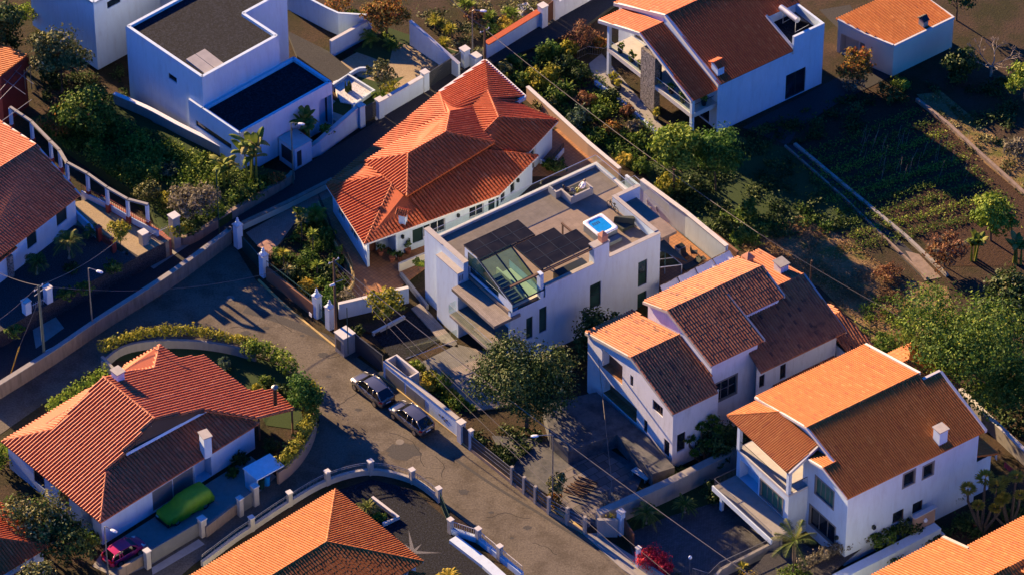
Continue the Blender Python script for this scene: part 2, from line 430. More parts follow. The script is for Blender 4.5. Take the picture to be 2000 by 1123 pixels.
# ------------------------------------------------------------------ houses
class House:
    def __init__(s, name, label, cat, fr, wall_mat, tile_mat=None, group=None, sp=0.28):
        s.sp = sp
        s.fr = fr; s.root = thing(name, label, cat, fr(0, 0, 0), group)
        s.wm, s.tm = wall_mat, tile_mat
        s.w = MB(); s.roof = MB(); s.rid = []; s.trim = []
    def face(s, A, B, z0, z1, ops=(), depth=0.16, mb=None):
        """vertical wall sheet from world plan point A to B (outside on the right hand), with real openings.
        ops: (s0, s1, za, zb, kind, nx, nz)"""
        mb = mb or s.w
        A = Vector((A.x, A.y, 0)); B = Vector((B.x, B.y, 0))
        L = (B - A).length; d = (B - A) / L; inn = Vector((-d.y, d.x, 0)); zb0 = s.fr.z0
        ss = sorted({0, L} | {min(max(o[i], 0), L) for o in ops for i in (0, 1)})
        zz = sorted({z0, z1} | {o[i] for o in ops for i in (2, 3) if z0 <= o[i] <= z1})
        pt = lambda x, z, q=0.0: A + d * x + inn * q + Vector((0, 0, zb0 + z))
        for i in range(len(ss) - 1):
            for j in range(len(zz) - 1):
                cs, cz = (ss[i] + ss[i + 1]) / 2, (zz[j] + zz[j + 1]) / 2
                if any(o[0] < cs < o[1] and o[2] < cz < o[3] for o in ops): continue
                mb.poly([pt(ss[i], zz[j]), pt(ss[i + 1], zz[j]), pt(ss[i + 1], zz[j + 1]), pt(ss[i], zz[j + 1])])
        for o in ops:
            s0, s1, za, zb = o[:4]; kind = o[4] if len(o) > 4 else 'glass'
            dp = 0.9 if kind == 'void' else depth
            for q in ([(s0, za), (s1, za)], [(s1, za), (s1, zb)], [(s1, zb), (s0, zb)], [(s0, zb), (s0, za)]):
                (x0, y0), (x1, y1) = q
                mb.poly([pt(x0, y0), pt(x0, y0, dp), pt(x1, y1, dp), pt(x1, y1)])
            if kind == 'void':
                mb.poly([pt(s0, za, dp), pt(s1, za, dp), pt(s1, zb, dp), pt(s0, zb, dp)]); continue
            s.window(pt, s0, s1, za, zb, dp, kind, o[5] if len(o) > 5 else 1, o[6] if len(o) > 6 else 1)
    KINDS = {'glass': ('frame_dark', 'glass'), 'white': ('frame_white', 'glass'), 'stone': ('frame_stone', 'glass'),
             'green': ('frame_stone', 'green_shutter'), 'shut': ('shutter', 'shutter'), 'brown': ('frame_brown', 'glass'),
             'door': ('frame_brown', 'wood_door'), 'garage': ('frame_white', 'gate_grey'), 'gglass': ('frame_dark', 'glass_g')}
    def window(s, pt, s0, s1, za, zb, dp, kind, nx, nz):
        fm, pm = s.KINDS[kind]
        f = MB(); t = 0.07 if kind not in ('stone', 'green') else 0.13
        out = dp - 0.07 if kind not in ('stone', 'green') else -0.03
        def bar(x0, x1, y0, y1, o=out, dd=None):
            dd = dp - 0.012 if dd is None else dd
            q = [(x0, o), (x1, o), (x1, dd), (x0, dd)]
            f.hexa([pt(a, y0, b) for a, b in q], [pt(a, y1, b) for a, b in q])
        e = 0.004
        if kind in ('stone', 'green'):
            bar(s0 - t, s0 + 0.02, za - t, zb + t); bar(s1 - 0.02, s1 + t, za - t, zb + t)
            bar(s0 + 0.022, s1 - 0.022, za - t, za + 0.02); bar(s0 + 0.022, s1 - 0.022, zb - 0.02, zb + t)
        else:
            bar(s0 + e, s0 + t, za + e, zb - e); bar(s1 - t, s1 - e, za + e, zb - e)
            bar(s0 + t, s1 - t, za + e, za + t); bar(s0 + t, s1 - t, zb - t, zb - e)
        for i in range(1, nx):
            x = s0 + (s1 - s0) * i / nx; bar(x - 0.035, x + 0.035, za + t + e, zb - t - e, dp - 0.06)
        for i in range(1, nz):
            z = za + (zb - za) * i / nz; bar(s0 + t + e, s1 - t - e, z - 0.03, z + 0.03, dp - 0.055)
        nm = 'door' if kind in ('door',) else ('garage_door' if kind == 'garage' else ('shutter' if kind == 'shut' else 'window'))
        w = f.build(nm, M[fm], s.root)
        p = MB(); p.hexa([pt(a, za + 0.005, b) for a, b in ((s0 + 0.005, dp - 0.025), (s1 - 0.005, dp - 0.025), (s1 - 0.005, dp), (s0 + 0.005, dp))],
                         [pt(a, zb - 0.005, b) for a, b in ((s0 + 0.005, dp - 0.025), (s1 - 0.005, dp - 0.025), (s1 - 0.005, dp), (s0 + 0.005, dp))])
        p.build('pane' if nm == 'window' else 'leaf', M[pm], w)
    def box_walls(s, u0, u1, v0, v1, z0, z1, front=(), right=(), back=(), left=(), floor=False):
        """front = the -v wall (seen at right), left = the -u wall (seen at left)"""
        f = s.fr
        s.face(f(u0, v0), f(u1, v0), z0, z1, front); s.face(f(u1, v0), f(u1, v1), z0, z1, right)
        s.face(f(u1, v1), f(u0, v1), z0, z1, back); s.face(f(u0, v1), f(u0, v0), z0, z1, left)
    def tri(s, *pts): s.w.poly(pts)
    def slope(s, pts, **k): k.setdefault('sp', s.sp); k.setdefault('rr', s.sp * 0.40); tile_face(s.roof, pts, **k)
    def ridge(s, *pts, **k):
        for a, b in zip(pts, pts[1:]): m = MB(); ridge_tiles(m, a, b, **k); s.rid.append(m)
    def board(s, p, q, w=0.16, h=0.2, up=0.0):
        """verge or fascia board"""
        p, q = Vector(p), Vector(q); d = (q - p); d.z = 0; d.normalize(); x = Vector((-d.y, d.x, 0)) * (w / 2); z = Vector((0, 0, 1))
        m = MB(); s.trim.append(m); m.hexa([p - x + z * (up - h), q - x + z * (up - h), q + x + z * (up - h), p + x + z * (up - h)], [p - x + z * up, q - x + z * up, q + x + z * up, p + x + z * up])
    def part(s, mb, name, mat): return mb.build(name, M[mat], s.root)
    def finish(s, trim='cap', trim_name='verge'):
        if s.w.v: s.w.build('wall', M[s.wm], s.root)
        if s.roof.v: s.roof.build('roof', M[s.tm], s.root)
        for m in s.rid: m.build('ridge_cap', M[s.tm], s.root)
        for m in s.trim: m.build(trim_name, M[trim], s.root)

def chimney(h, p, w, d, z1, mat='white', cap='grey_trim', fr=None, capw=0.12, z0=-0.9, style='slab', name='chimney'):
    """p: world point where the stack leaves the roof (centre); z1: height above it"""
    fr = fr or h.fr
    def q(a, b, z): return Vector((p.x + a * fr.c - b * fr.s, p.y + a * fr.s + b * fr.c, p.z + z))
    m = MB(); c = [(-w, -d), (w, -d), (w, d), (-w, d)]
    m.hexa([q(a / 2, b / 2, z0) for a, b in c], [q(a / 2, b / 2, z1) for a, b in c])
    o = m.build(name, M[mat], h.root)
    m = MB()
    if style == 'slab':
        m.hexa([q(a * (.5 + capw), b * (.5 + capw), z1 + 0.003) for a, b in c], [q(a * (.5 + capw), b * (.5 + capw), z1 + 0.11) for a, b in c])
        m.build('cap', M[cap], o)
    elif style == 'gable':
        k = 0.5 + capw
        A, B = q(-w * k, -d * k, z1), q(w * k, -d * k, z1); C, D = q(w * k, d * k, z1), q(-w * k, d * k, z1)
        R0, R1 = q(-w * k, 0, z1 + 0.35), q(w * k, 0, z1 + 0.35)
        tile_face(m, [A, B, R1, R0], sp=0.2, course=0.3, rr=0.06, th=0.05); tile_face(m, [C, D, R0, R1], sp=0.2, course=0.3, rr=0.06, th=0.05)
        m.build('cap', M[cap], o)
    elif style == 'pyramid':
        k = 0.5 + capw; t = [q(a * k, b * k, z1 + 0.003) for a, b in c]; u = [q(a * k, b * k, z1 + 0.12) for a, b in c]; ap = q(0, 0, z1 + 0.55)
        m.add(t + u + [ap], [(3, 2, 1, 0)] + [(i, (i + 1) % 4, 4 + (i + 1) % 4, 4 + i) for i in range(4)] + [(4 + i, 4 + (i + 1) % 4, 8) for i in range(4)])
        m.build('cap', M[cap], o)
    return o

def railing(mb_rail, pts, z0, h, step=0.13, r=0.012, top=0.025, mid=True, bars=True):
    """metal railing along plan points (Vectors), base heights z0"""
    n = len(pts)
    T = [Vector((p.x, p.y, z0 + h)) for p in pts]; Bm = [Vector((p.x, p.y, z0 + 0.08)) for p in pts]
    mb_rail.tube(T, top, 6)
    if mid: mb_rail.tube(Bm, r * 1.3, 4)
    if bars:
        for a, b in zip(pts, pts[1:]):
            L = (b - a).length; k = max(1, int(L / step))
            for i in range(k + 1):
                p = a.lerp(b, i / k)
                mb_rail.tube([(p.x, p.y, z0 + 0.02), (p.x, p.y, z0 + h - 0.01)], r, 4, cap=False)

def fillet(pts, k=6):
    """smooth a plan polyline (Catmull-Rom)"""
    out = []; n = len(pts)
    for i in range(n - 1):
        p0, p1, p2, p3 = pts[max(i - 1, 0)], pts[i], pts[i + 1], pts[min(i + 2, n - 1)]
        for j in range(k):
            t = j / k
            out.append(0.5 * ((2 * p1) + (p2 - p0) * t + (2 * p0 - 5 * p1 + 4 * p2 - p3) * t * t + (3 * p1 - p0 - 3 * p2 + p3) * t ** 3))
    out.append(pts[-1]); return out

def sheet(name, mat, px, z=0.0, th=0.0, kind='structure', mb=None):
    pts = [P(x, y, z) for x, y in px]
    a = sum(p.x * q.y - q.x * p.y for p, q in zip(pts, pts[1:] + pts[:1]))
    if a < 0: pts = pts[::-1]
    m = mb or MB()
    if th: m.prism([Vector((p.x, p.y, z - th)) for p in pts], th)
    else: m.poly(pts)
    return m if mb else struct(m, name, M[mat], kind=kind)
# ------------------------------------------------------------------ house at the lower right (white, orange and brown slopes)
fr = Frame(1643, 1083, 2.0, 35)
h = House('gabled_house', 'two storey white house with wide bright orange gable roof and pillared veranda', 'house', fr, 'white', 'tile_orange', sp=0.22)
ZG = -2.2
h.face(fr(0.75, 0.45), fr(14.6, 0.45), ZG, 6.0, [(5.9, 7.05, 3.7, 5.15, 'stone', 1, 1), (8.0, 9.05, 3.6, 4.95, 'stone', 1, 1), (5.0, 6.2, 0.0, 1.25, 'brown'), (7.1, 8.2, 0.0, 1.2, 'brown')])
h.face(fr(14.6, 0.45), fr(14.6, 6.3), ZG, 6.0); h.tri(fr(14.6, 0.45, 6), fr(14.6, 6.3, 6), fr(14.6, 6.3, 7.66))
h.face(fr(14.6, 6.3), fr(13.2, 6.3), ZG, 7.66)
h.face(fr(13.2, 6.3), fr(13.2, 14.1), ZG, 6.0); h.tri(fr(13.2, 6.3, 6), fr(13.2, 14.1, 6), fr(13.2, 7.2, 7.9), fr(13.2, 6.3, 7.66))
h.face(fr(13.2, 14.1), fr(1.9, 14.1), ZG, 6.0)
h.face(fr(1.9, 14.1), fr(1.9, 6.4), ZG, 6.0, [(3.0, 5.6, 5.3, 7.3 - 2.0, 'brown')] if False else [(2.2, 3.4, 3.2, 5.3, 'door'), (4.4, 6.2, 3.25, 5.3, 'brown', 2, 1)])
h.tri(fr(1.9, 14.1, 6), fr(1.9, 0.45, 6), fr(1.9, 7.2, 7.88))
h.face(fr(1.9, 6.4), fr(0.75, 6.4), ZG, 5.95)
h.face(fr(0.75, 6.4), fr(0.75, 0.45), ZG, 6.0, [(1.72, 4.1, 3.05, 4.92, 'green', 4, 1), (1.2, 4.55, -0.8, 1.28, 'stone', 3, 1)])
h.tri(fr(0.75, 6.4, 6), fr(0.75, 0.45, 6), fr(0.75, 3.4, 6.82))
# roof slopes
h.slope([fr(0.42, 0.1, 6), fr(14.95, 0.1, 6), fr(15.2, 6.5, 7.77), fr(13.4, 6.5, 7.77), fr(13.4, 7.2, 8), fr(1.6, 7.2, 8), fr(1.6, 3.4, 6.92), fr(0.42, 3.4, 6.92)])
h.slope([fr(13.4, 7.2, 8), fr(13.5, 14.5, 6), fr(1.85, 14.5, 6), fr(1.6, 7.2, 8)])
h.slope([fr(0.42, 3.4, 6.92), fr(1.75, 3.4, 6.92), fr(1.75, 6.85, 5.95), fr(0.55, 6.85, 5.95)])
h.ridge(fr(1.6, 7.2, 8), fr(13.4, 7.2, 8)); h.ridge(fr(0.42, 3.4, 6.92), fr(1.75, 3.4, 6.92))
h.board(fr(1.58, 7.2, 8), fr(1.83, 14.5, 6), h=0.24, up=0.05); h.board(fr(1.58, 3.4, 6.93), fr(1.58, 7.2, 8), h=0.24, up=0.05)
h.board(fr(0.40, 0.1, 6), fr(0.40, 3.4, 6.92), h=0.22, up=0.05); h.board(fr(0.40, 3.4, 6.92), fr(0.53, 6.85, 5.95), h=0.22, up=0.05)
h.board(fr(15.0, 0.05, 6.0), fr(15.25, 6.5, 7.77), w=0.24, h=0.3, up=0.12); h.board(fr(15.25, 6.62, 7.77), fr(13.4, 6.62, 7.77), w=0.24, h=0.3, up=0.12)
h.board(fr(13.5, 7.2, 8.0), fr(13.62, 14.5, 6.0), w=0.24, h=0.3, up=0.12)
# rear hipped annex behind the far gable
h.face(fr(13.2, 13.9), fr(13.2, 13.95), ZG, 5.2)
h.box_walls(13.3, 17.4, 7.0, 13.0, ZG, 4.9)
q = [fr(13.4, 6.6, 4.9), fr(17.8, 6.6, 4.9), fr(17.8, 13.4, 4.9), fr(13.4, 13.4, 4.9)]; ap = fr(15.0, 10.4, 6.5)
h.slope([q[2], q[3], fr(13.4, 10.4, 6.5), ap]); h.slope([q[1], q[2], ap]); h.slope([q[0], q[1], ap, fr(13.4, 10.4, 6.5)])
h.ridge(ap, q[2], r=0.1); h.ridge(ap, q[1], r=0.1)
# low tiled lean-to beyond the near right corner
h.box_walls(14.65, 16.6, 0.9, 4.5, ZG, 1.9)
h.slope([fr(14.65, 0.5, 3.0), fr(14.65, 4.8, 3.0), fr(17.0, 4.8, 2.1), fr(17.0, 0.5, 2.1)])
h.slope([fr(14.65, 0.5, 3.0), fr(17.0, 0.5, 2.1), fr(14.65, -0.3, 2.2)]) if False else None
# veranda
h.slope([fr(-1.35, 14.2, 5.75), fr(-1.5, 5.6, 5.75), fr(1.82, 5.9, 6.95), fr(1.82, 10.9, 6.95)])
h.slope([fr(-1.35, 14.2, 5.75), fr(1.82, 10.9, 6.95), fr(1.82, 14.25, 5.75)])
h.ridge(fr(-1.35, 14.2, 5.77), fr(1.82, 10.9, 6.97), r=0.11)
h.board(fr(-1.5, 5.5, 5.72), fr(1.7, 5.8, 6.9), h=0.3, up=0.06)
lw = h.w
h.face(fr(-1.25, 12.75), fr(-1.25, 5.65), ZG, 2.9, [(0.45, 3.0, 0.1, 2.2, 'void'), (3.35, 6.3, 0.3, 2.08, 'green', 4, 1)])
h.face(fr(-1.25, 5.65), fr(0.75, 5.65), ZG, 2.9); h.face(fr(1.9, 12.75), fr(-1.25, 12.75), ZG, 2.9)
m = MB(); m.box(fr, -1.3, 1.88, 6.42, 12.8, 2.9, 3.12); m.box(fr, -1.3, 0.73, 5.62, 6.42, 2.9, 3.12); h.part(m, 'upper_floor', 'cap')
for (a, b, c, d, z0, z1) in ((-1.32, -1.0, 12.4, 12.75, 3.12, 5.7), (-1.32, -1.0, 5.68, 6.0, 3.12, 5.7)):
    m = MB(); m.box(fr, a, b, c, d, z0, z1); h.part(m, 'pillar', 'white')
m = MB(); railing(m, [fr(-1.2, 12.4), fr(-1.2, 6.0)], 2.0 + 3.12, 0.95); h.part(m, 'balcony_railing', 'metal_dark')
m = MB(); railing(m, [fr(-1.2, 5.75), fr(0.7, 5.75)], 2.0 + 3.12, 0.95); h.part(m, 'balcony_railing', 'metal_dark')
# lower terrace slab with its own railing
m = MB(); m.box(fr, -3.65, -1.27, 4.6, 12.7, -0.28, 0.1); h.part(m, 'terrace_floor', 'concrete')
m = MB(); m.box(fr, -3.8, -3.655, 4.6, 12.75, -0.35, 0.18); h.part(m, 'terrace_edge_beam', 'white')
m = MB(); m.box(fr, -2.6, -2.4, 4.8, 12.4, ZG, -0.285); h.part(m, 'terrace_wall', 'concrete')
m = MB(); m.box(fr, -3.6, -3.35, 11.6, 11.9, ZG, -0.285); h.part(m, 'pillar', 'white')
m = MB(); railing(m, [fr(-1.4, 12.6), fr(-3.7, 12.6), fr(-3.7, 4.7)], 2.0 + 0.18, 0.85); h.part(m, 'terrace_railing', 'metal_grey')
for (u, v, z, dv) in ((0.75, 5.8, 0.55, 0), (0.75, 1.45, 0.35, 0)):
    m = MB(); m.box(fr, u - 0.3, u - 0.005, v - 0.12, v + 0.12, z, z + 0.3); h.part(m, 'wall_lamp', 'metal_dark')
m = MB(); m.box(fr, 3.5, 3.75, 0.15, 0.445, 0.8, 1.1); h.part(m, 'wall_lamp', 'metal_dark')
chimney(h, fr(10.9, 1.1, 6.25), 0.85, 0.85, 1.35, z0=-0.6)
h.finish('cap', 'verge_board'); H8 = h

# ------------------------------------------------------------------ older house left of it
fr = Frame(1313, 905, 1.5, 35.5)
h = House('old_house', 'weathered white house with stepped mossy roofs, blackened tiles and a taller middle block', 'house', fr, 'white_old', 'tile_old', sp=0.27)
h.face(fr(0.5, 0.7), fr(5.3, 0.7), -1.6, 5.2, [(0.5, 1.4, 0.2, 2.2, 'brown')])
h.face(fr(0.6, 13.0), fr(0.5, 0.7), -1.6, 5.2, [(2.1, 5.05, 2.9, 5.0, 'porch'), (2.3, 7.2, 0.02, 1.75, 'porch'), (6.15, 6.6, 3.75, 4.9, 'brown'), (9.4, 10.85, 3.4, 4.45, 'brown', 3, 1), (8.2, 8.75, 0.0, 1.4, 'brown'), (11.1, 11.9, -0.5, 1.3, 'brown')] if False else
       [(2.1, 5.05, 2.9, 5.0, 'void'), (2.3, 7.2, 0.02, 1.75, 'void'), (6.15, 6.6, 3.75, 4.9, 'brown'), (9.4, 10.85, 3.4, 4.45, 'brown', 3, 1), (8.2, 8.75, 0.0, 1.4, 'brown'), (11.1, 11.9, -0.4, 1.3, 'brown')])
h.tri(fr(0.6, 13.0, 5.2), fr(0.5, 0.7, 5.2), fr(0.55, 6.45, 7.0))
h.face(fr(5.4, 13.0), fr(0.6, 13.0), -1.6, 5.2)
for (v0, v1, z0, z1) in ((7.95, 10.9, 2.9, 5.0), (5.8, 10.7, 0.02, 1.75)):
    m = MB(); m.box(fr, 1.36, 1.40, v0, v1, z0, z1); h.part(m, 'porch_wall', 'brownwall')
    m = MB(); m.box(fr, 0.6, 1.36, v0 + 0.02, v1 - 0.02, z0 + 0.004, z0 + 0.03); h.part(m, 'porch_floor', 'terra_floor')
m = MB(); m.box(fr, 0.3, 0.55, 7.75, 13.0, -0.6, 2.85); m.box(fr, 0.3, 0.55, 7.75, 7.95, 2.85, 6.0) if False else None
# middle block
h.face(fr(5.5, 2.0), fr(10.4, 2.0), -1.6, 7.15, [(0.35, 2.75, 2.35, 4.45, 'stone', 3, 2)])
h.face(fr(5.5, 11.0), fr(5.5, 2.0), 4.6, 7.15); h.tri(fr(5.5, 11.0, 7.15), fr(5.5, 2.0, 7.15), fr(5.5, 7.85, 8.85), fr(5.5, 11.0, 7.6))
h.face(fr(10.4, 2.0), fr(10.4, 4.7), -1.6, 7.15); h.tri(fr(10.4, 2.0, 7.15), fr(10.4, 4.75, 7.15), fr(10.4, 4.75, 7.9))
h.face(fr(10.4, 4.75), fr(14.8, 4.75), 4.5, 7.9)
h.face(fr(14.8, 4.75), fr(14.8, 11.0), 4.0, 7.5); h.tri(fr(14.8, 4.75, 7.5), fr(14.8, 11.0, 7.5), fr(14.8, 7.85, 8.85), fr(14.8, 4.75, 7.9))
h.face(fr(14.8, 11.0), fr(5.5, 11.0), 3.0, 7.55)
h.slope([fr(5.2, 7.85, 9), fr(15.3, 7.85, 9), fr(15.5, 11.4, 7.55), fr(5.3, 11.4, 7.55)])
h.slope([fr(5.2, 1.65, 7.2), fr(10.8, 1.65, 7.2), fr(10.9, 7.85, 9), fr(5.2, 7.85, 9)])
h.slope([fr(10.92, 4.5, 8.02), fr(15.15, 4.5, 8.02), fr(15.3, 7.85, 9), fr(10.92, 7.85, 9)])
h.ridge(fr(5.2, 7.85, 9), fr(15.3, 7.85, 9), r=0.12)
h.board(fr(5.18, 7.85, 9), fr(5.28, 11.4, 7.55), h=0.28); h.board(fr(5.18, 1.65, 7.2), fr(5.18, 7.85, 9), h=0.3, up=0.02)
h.board(fr(10.86, 1.65, 7.22), fr(10.9, 7.7, 8.98), h=0.26, up=0.06); h.board(fr(15.2, 4.5, 8.02), fr(15.34, 7.85, 9), h=0.3, up=0.06)
# front wing
h.slope([fr(0.35, 6.45, 7.15), fr(5.45, 6.45, 7.15), fr(5.5, 13.25, 5.15), fr(0.55, 13.25, 5.15)])
h.slope([fr(0.25, 0.4, 5.2), fr(5.0, 0.4, 5.2), fr(5.45, 2.0, 5.78), fr(5.45, 6.45, 7.15), fr(0.35, 6.45, 7.15)])
h.ridge(fr(0.35, 6.45, 7.15), fr(5.45, 6.45, 7.15), r=0.12)
h.board(fr(0.33, 6.45, 7.15), fr(0.53, 13.25, 5.15), h=0.3, up=0.02); h.board(fr(0.23, 0.4, 5.2), fr(0.33, 6.45, 7.15), h=0.3, up=0.04)
# rear low roof
h.face(fr(9.6, 1.0), fr(18.3, 1.0), -1.6, 5.6, [(0.35, 0.95, 2.65, 4.05, 'brown'), (2.6, 3.25, 2.45, 4.1, 'brown')])
h.face(fr(18.3, 1.0), fr(18.3, 11.8), -1.6, 5.6); h.tri(fr(18.3, 1.0, 5.6), fr(18.3, 11.8, 5.6), fr(18.3, 6.0, 7.7)); h.face(fr(18.3, 11.8), fr(14.8, 11.8), 0, 6.5)
h.slope([fr(9.3, 0.05, 5.45), fr(18.5, 0.05, 5.45), fr(18.5, 6.05, 7.8), fr(15.2, 6.05, 7.8), fr(10.6, 4.75, 7.28), fr(10.4, 2.0, 6.2), fr(9.5, 2.0, 6.2)])
h.slope([fr(15.0, 6.05, 7.8), fr(18.5, 6.05, 7.8), fr(18.4, 12.1, 6.5), fr(15.0, 12.1, 6.5)])
h.ridge(fr(15.3, 6.05, 7.8), fr(18.5, 6.05, 7.8), r=0.12); h.board(fr(18.55, 0.05, 5.45), fr(18.55, 6.05, 7.8), h=0.28, up=0.06)
# low annex and lean-to strip
h.slope([fr(18.5, 3.2, 4.5), fr(18.5, -0.2, 3.4), fr(21.0, -0.8, 3.4), fr(20.5, 3.2, 4.5)])
h.slope([fr(20.5, 3.2, 4.5), fr(21.0, -0.8, 3.4), fr(21.2, 5.0, 3.6)])
h.slope([fr(18.5, 3.2, 4.5), fr(20.5, 3.2, 4.5), fr(21.2, 5.4, 3.6), fr(18.5, 5.4, 3.6)])
h.box_walls(18.4, 20.7, -0.4, 4.9, -1.6, 3.3)
h.slope([fr(11.5, 0.95, 2.3), fr(18.0, 0.95, 2.3), fr(18.0, -0.3, 1.8), fr(11.5, -0.3, 1.8)])
chimney(h, fr(17.5, 7.9, 7.2), 0.85, 0.95, 1.1, mat='white_old', cap='concrete')
m = MB(); chimney(h, fr(16.3, 11.0, 6.4), 0.7, 0.7, 1.0, mat='terra_cap', cap='terra_cap', style='pyramid')
h.finish('grey_trim', 'verge_board'); H7 = h
# ------------------------------------------------------------------ modern house with roof terrace, solar panels and hot tub
fr = Frame(832, 587, 0, 36.2)
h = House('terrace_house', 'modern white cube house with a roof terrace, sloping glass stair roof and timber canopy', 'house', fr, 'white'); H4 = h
FZ, PZ = 6.5, 7.6
h.face(fr(0.5, -12.0), fr(16.8, -12.0), -0.3, FZ, [(13.9, 14.9, 2.45, 5.3, 'gglass', 1, 2), (13.9, 14.9, -0.2, 1.7, 'gglass'), (8.6, 9.8, 2.55, 5.3, 'gglass', 1, 2), (8.6, 9.8, -0.2, 1.7, 'gglass'), (3.1, 3.9, 2.6, 5.4, 'gglass'), (1.7, 2.4, 2.6, 5.0, 'gglass')])
h.face(fr(16.8, -12.0), fr(16.8, -5.8), -0.3, FZ, [(1.2, 3.2, 0.0, 2.3, 'gglass', 2, 1)])
h.face(fr(16.8, -5.8), fr(18.9, -5.8), -0.3, FZ); h.face(fr(18.9, -5.8), fr(18.9, 0.1), -0.3, FZ); h.face(fr(18.9, 0.1), fr(0, 0.1), -0.3, FZ)
# parapets: right wall in segments, chimney pillar, far white box
w = h.w
w.box(fr, 4.25, 9.5, -12.0, -11.65, FZ, PZ); w.box(fr, 9.5, 11.15, -12.003, -11.3, FZ, 9.3); w.box(fr, 11.15, 16.8, -12.0, -11.65, FZ, 7.5)
w.box(fr, 3.7, 4.05, -12.003, -11.5, FZ, 9.2)
w.box(fr, 16.45, 16.8, -11.65, -5.45, FZ, 7.55); w.box(fr, 16.8, 19.3, -5.8, -5.45, 3.2, 7.55)
w.box(fr, 0.0, 0.5, -5.8, 0.1, -0.3, 8.1)                                    # tall privacy wall
w.box(fr, -0.65, -0.002, -5.8, -2.6, -0.3, 7.25)                              # projecting stair box
h.part((lambda m: (m.box(fr, -0.68, 0.0, -5.83, -2.57, 7.252, 7.32), m)[1])(MB()), 'coping', 'grey_trim')
h.part((lambda m: ([m.box(fr, a, a + 0.06, -5.83, -5.805, 6.35, 7.0) for a in (-0.52, -0.34, -0.16)], m)[1])(MB()), 'louvre', 'frame_dark')
m = MB(); m.box(fr, 9.45, 11.2, -12.05, -11.25, 9.302, 9.42); h.part(m, 'chimney_coping', 'grey_trim')
m = MB(); m.box(fr, 4.25, 9.5, -12.03, -11.62, PZ + 0.002, PZ + 0.06); m.box(fr, 11.17, 16.83, -12.03, -11.62, 7.502, 7.56); m.box(fr, 16.42, 16.83, -11.6, -5.42, 7.552, 7.61); m.box(fr, 16.85, 19.33, -5.83, -5.42, 7.552, 7.61)
m.box(fr, -0.03, 0.53, -2.55, 0.13, 8.102, 8.16); m.box(fr, 0.02, 0.53, -5.8, -2.56, 8.102, 8.16); h.part(m, 'coping', 'grey_trim')
chimney(h, fr(10.7, -11.65, 9.42), 0.62, 0.62, 0.55, mat='terra_cap', cap='terra_cap', style='pyramid', z0=0.0, capw=0.06, name='chimney_pot')
# terrace floor, back curb, glass balustrades
m = MB(); m.box(fr, 0.5, 18.9, -11.65, 0.1, FZ - 0.3, FZ); h.part(m, 'terrace_floor', 'terrace')
m = MB(); m.box(fr, 0.5, 18.9, -0.18, 0.12, FZ + 0.002, FZ + 0.26); m.box(fr, 18.55, 18.9, -5.42, -0.18, FZ + 0.002, FZ + 0.26); h.part(m, 'curb', 'cap')
for a, b in ((fr(0.6, 0.0), fr(18.7, 0.0)), (fr(18.75, -0.1), fr(18.75, -5.4))):
    m = MB(); m.strip_wall([a, b], FZ + 0.28, FZ + 1.15, 0.02); g = h.part(m, 'glass_balustrade', 'clear')
    m = MB(); m.tube([a + Vector((0, 0, FZ + 1.17)), b + Vector((0, 0, FZ + 1.17))], 0.025, 6); m.build('handrail', M['metal_light'], g)
# outer glass screen beyond the terrace
m = MB(); m.strip_wall([fr(18.9, -2.4), fr(21.3, -2.4), fr(21.3, -7.5)], 4.6, 5.6, 0.02); g = h.part(m, 'glass_balustrade', 'clear')
m = MB(); m.tube([fr(18.9, -2.4, 5.62), fr(21.3, -2.4, 5.62), fr(21.3, -7.5, 5.62)], 0.03, 6); m.build('handrail', M['metal_light'], g)
m = MB(); m.box(fr, 18.92, 21.4, -7.5, -2.3, -0.3, 3.1); m.box(fr, 18.92, 21.4, -7.5, -2.3, 3.102, 3.2); h.part(m, 'side_terrace', 'pinkwall')
# recessed front with balcony and canopy
h.face(fr(1.5, -5.8), fr(1.5, -11.7), -0.3, FZ, [(0.1, 2.3, 0.0, 2.4, 'glass'), (0.2, 2.3, 3.3, 5.6, 'gglass', 2, 1), (4.6, 5.6, 3.3, 5.7, 'gglass')])
h.face(fr(0.5, -11.7), fr(0.5, -12.0), -0.3, FZ); h.face(fr(1.5, -11.7), fr(0.5, -11.7), -0.3, FZ); h.face(fr(0.5, -5.8), fr(1.5, -5.8), -0.3, FZ)
m = MB(); m.box(fr, -1.35, 1.48, -12.15, -5.85, 5.75, 6.05); h.part(m, 'canopy', 'deck')
m = MB(); m.box(fr, -1.6, 1.48, -12.1, -5.85, 2.95, 3.2); h.part(m, 'balcony', 'deck')
m = MB(); m.strip_wall([fr(-0.7, -5.6), fr(-1.5, -5.6), fr(-1.5, -12.05), fr(0.4, -12.05)], 3.2, 4.2, 0.02); g = h.part(m, 'glass_balustrade', 'clear')
m = MB(); m.tube([fr(-1.5, -5.6, 4.21), fr(-1.5, -12.05, 4.21)], 0.02, 6); m.build('handrail', M['metal_light'], g)
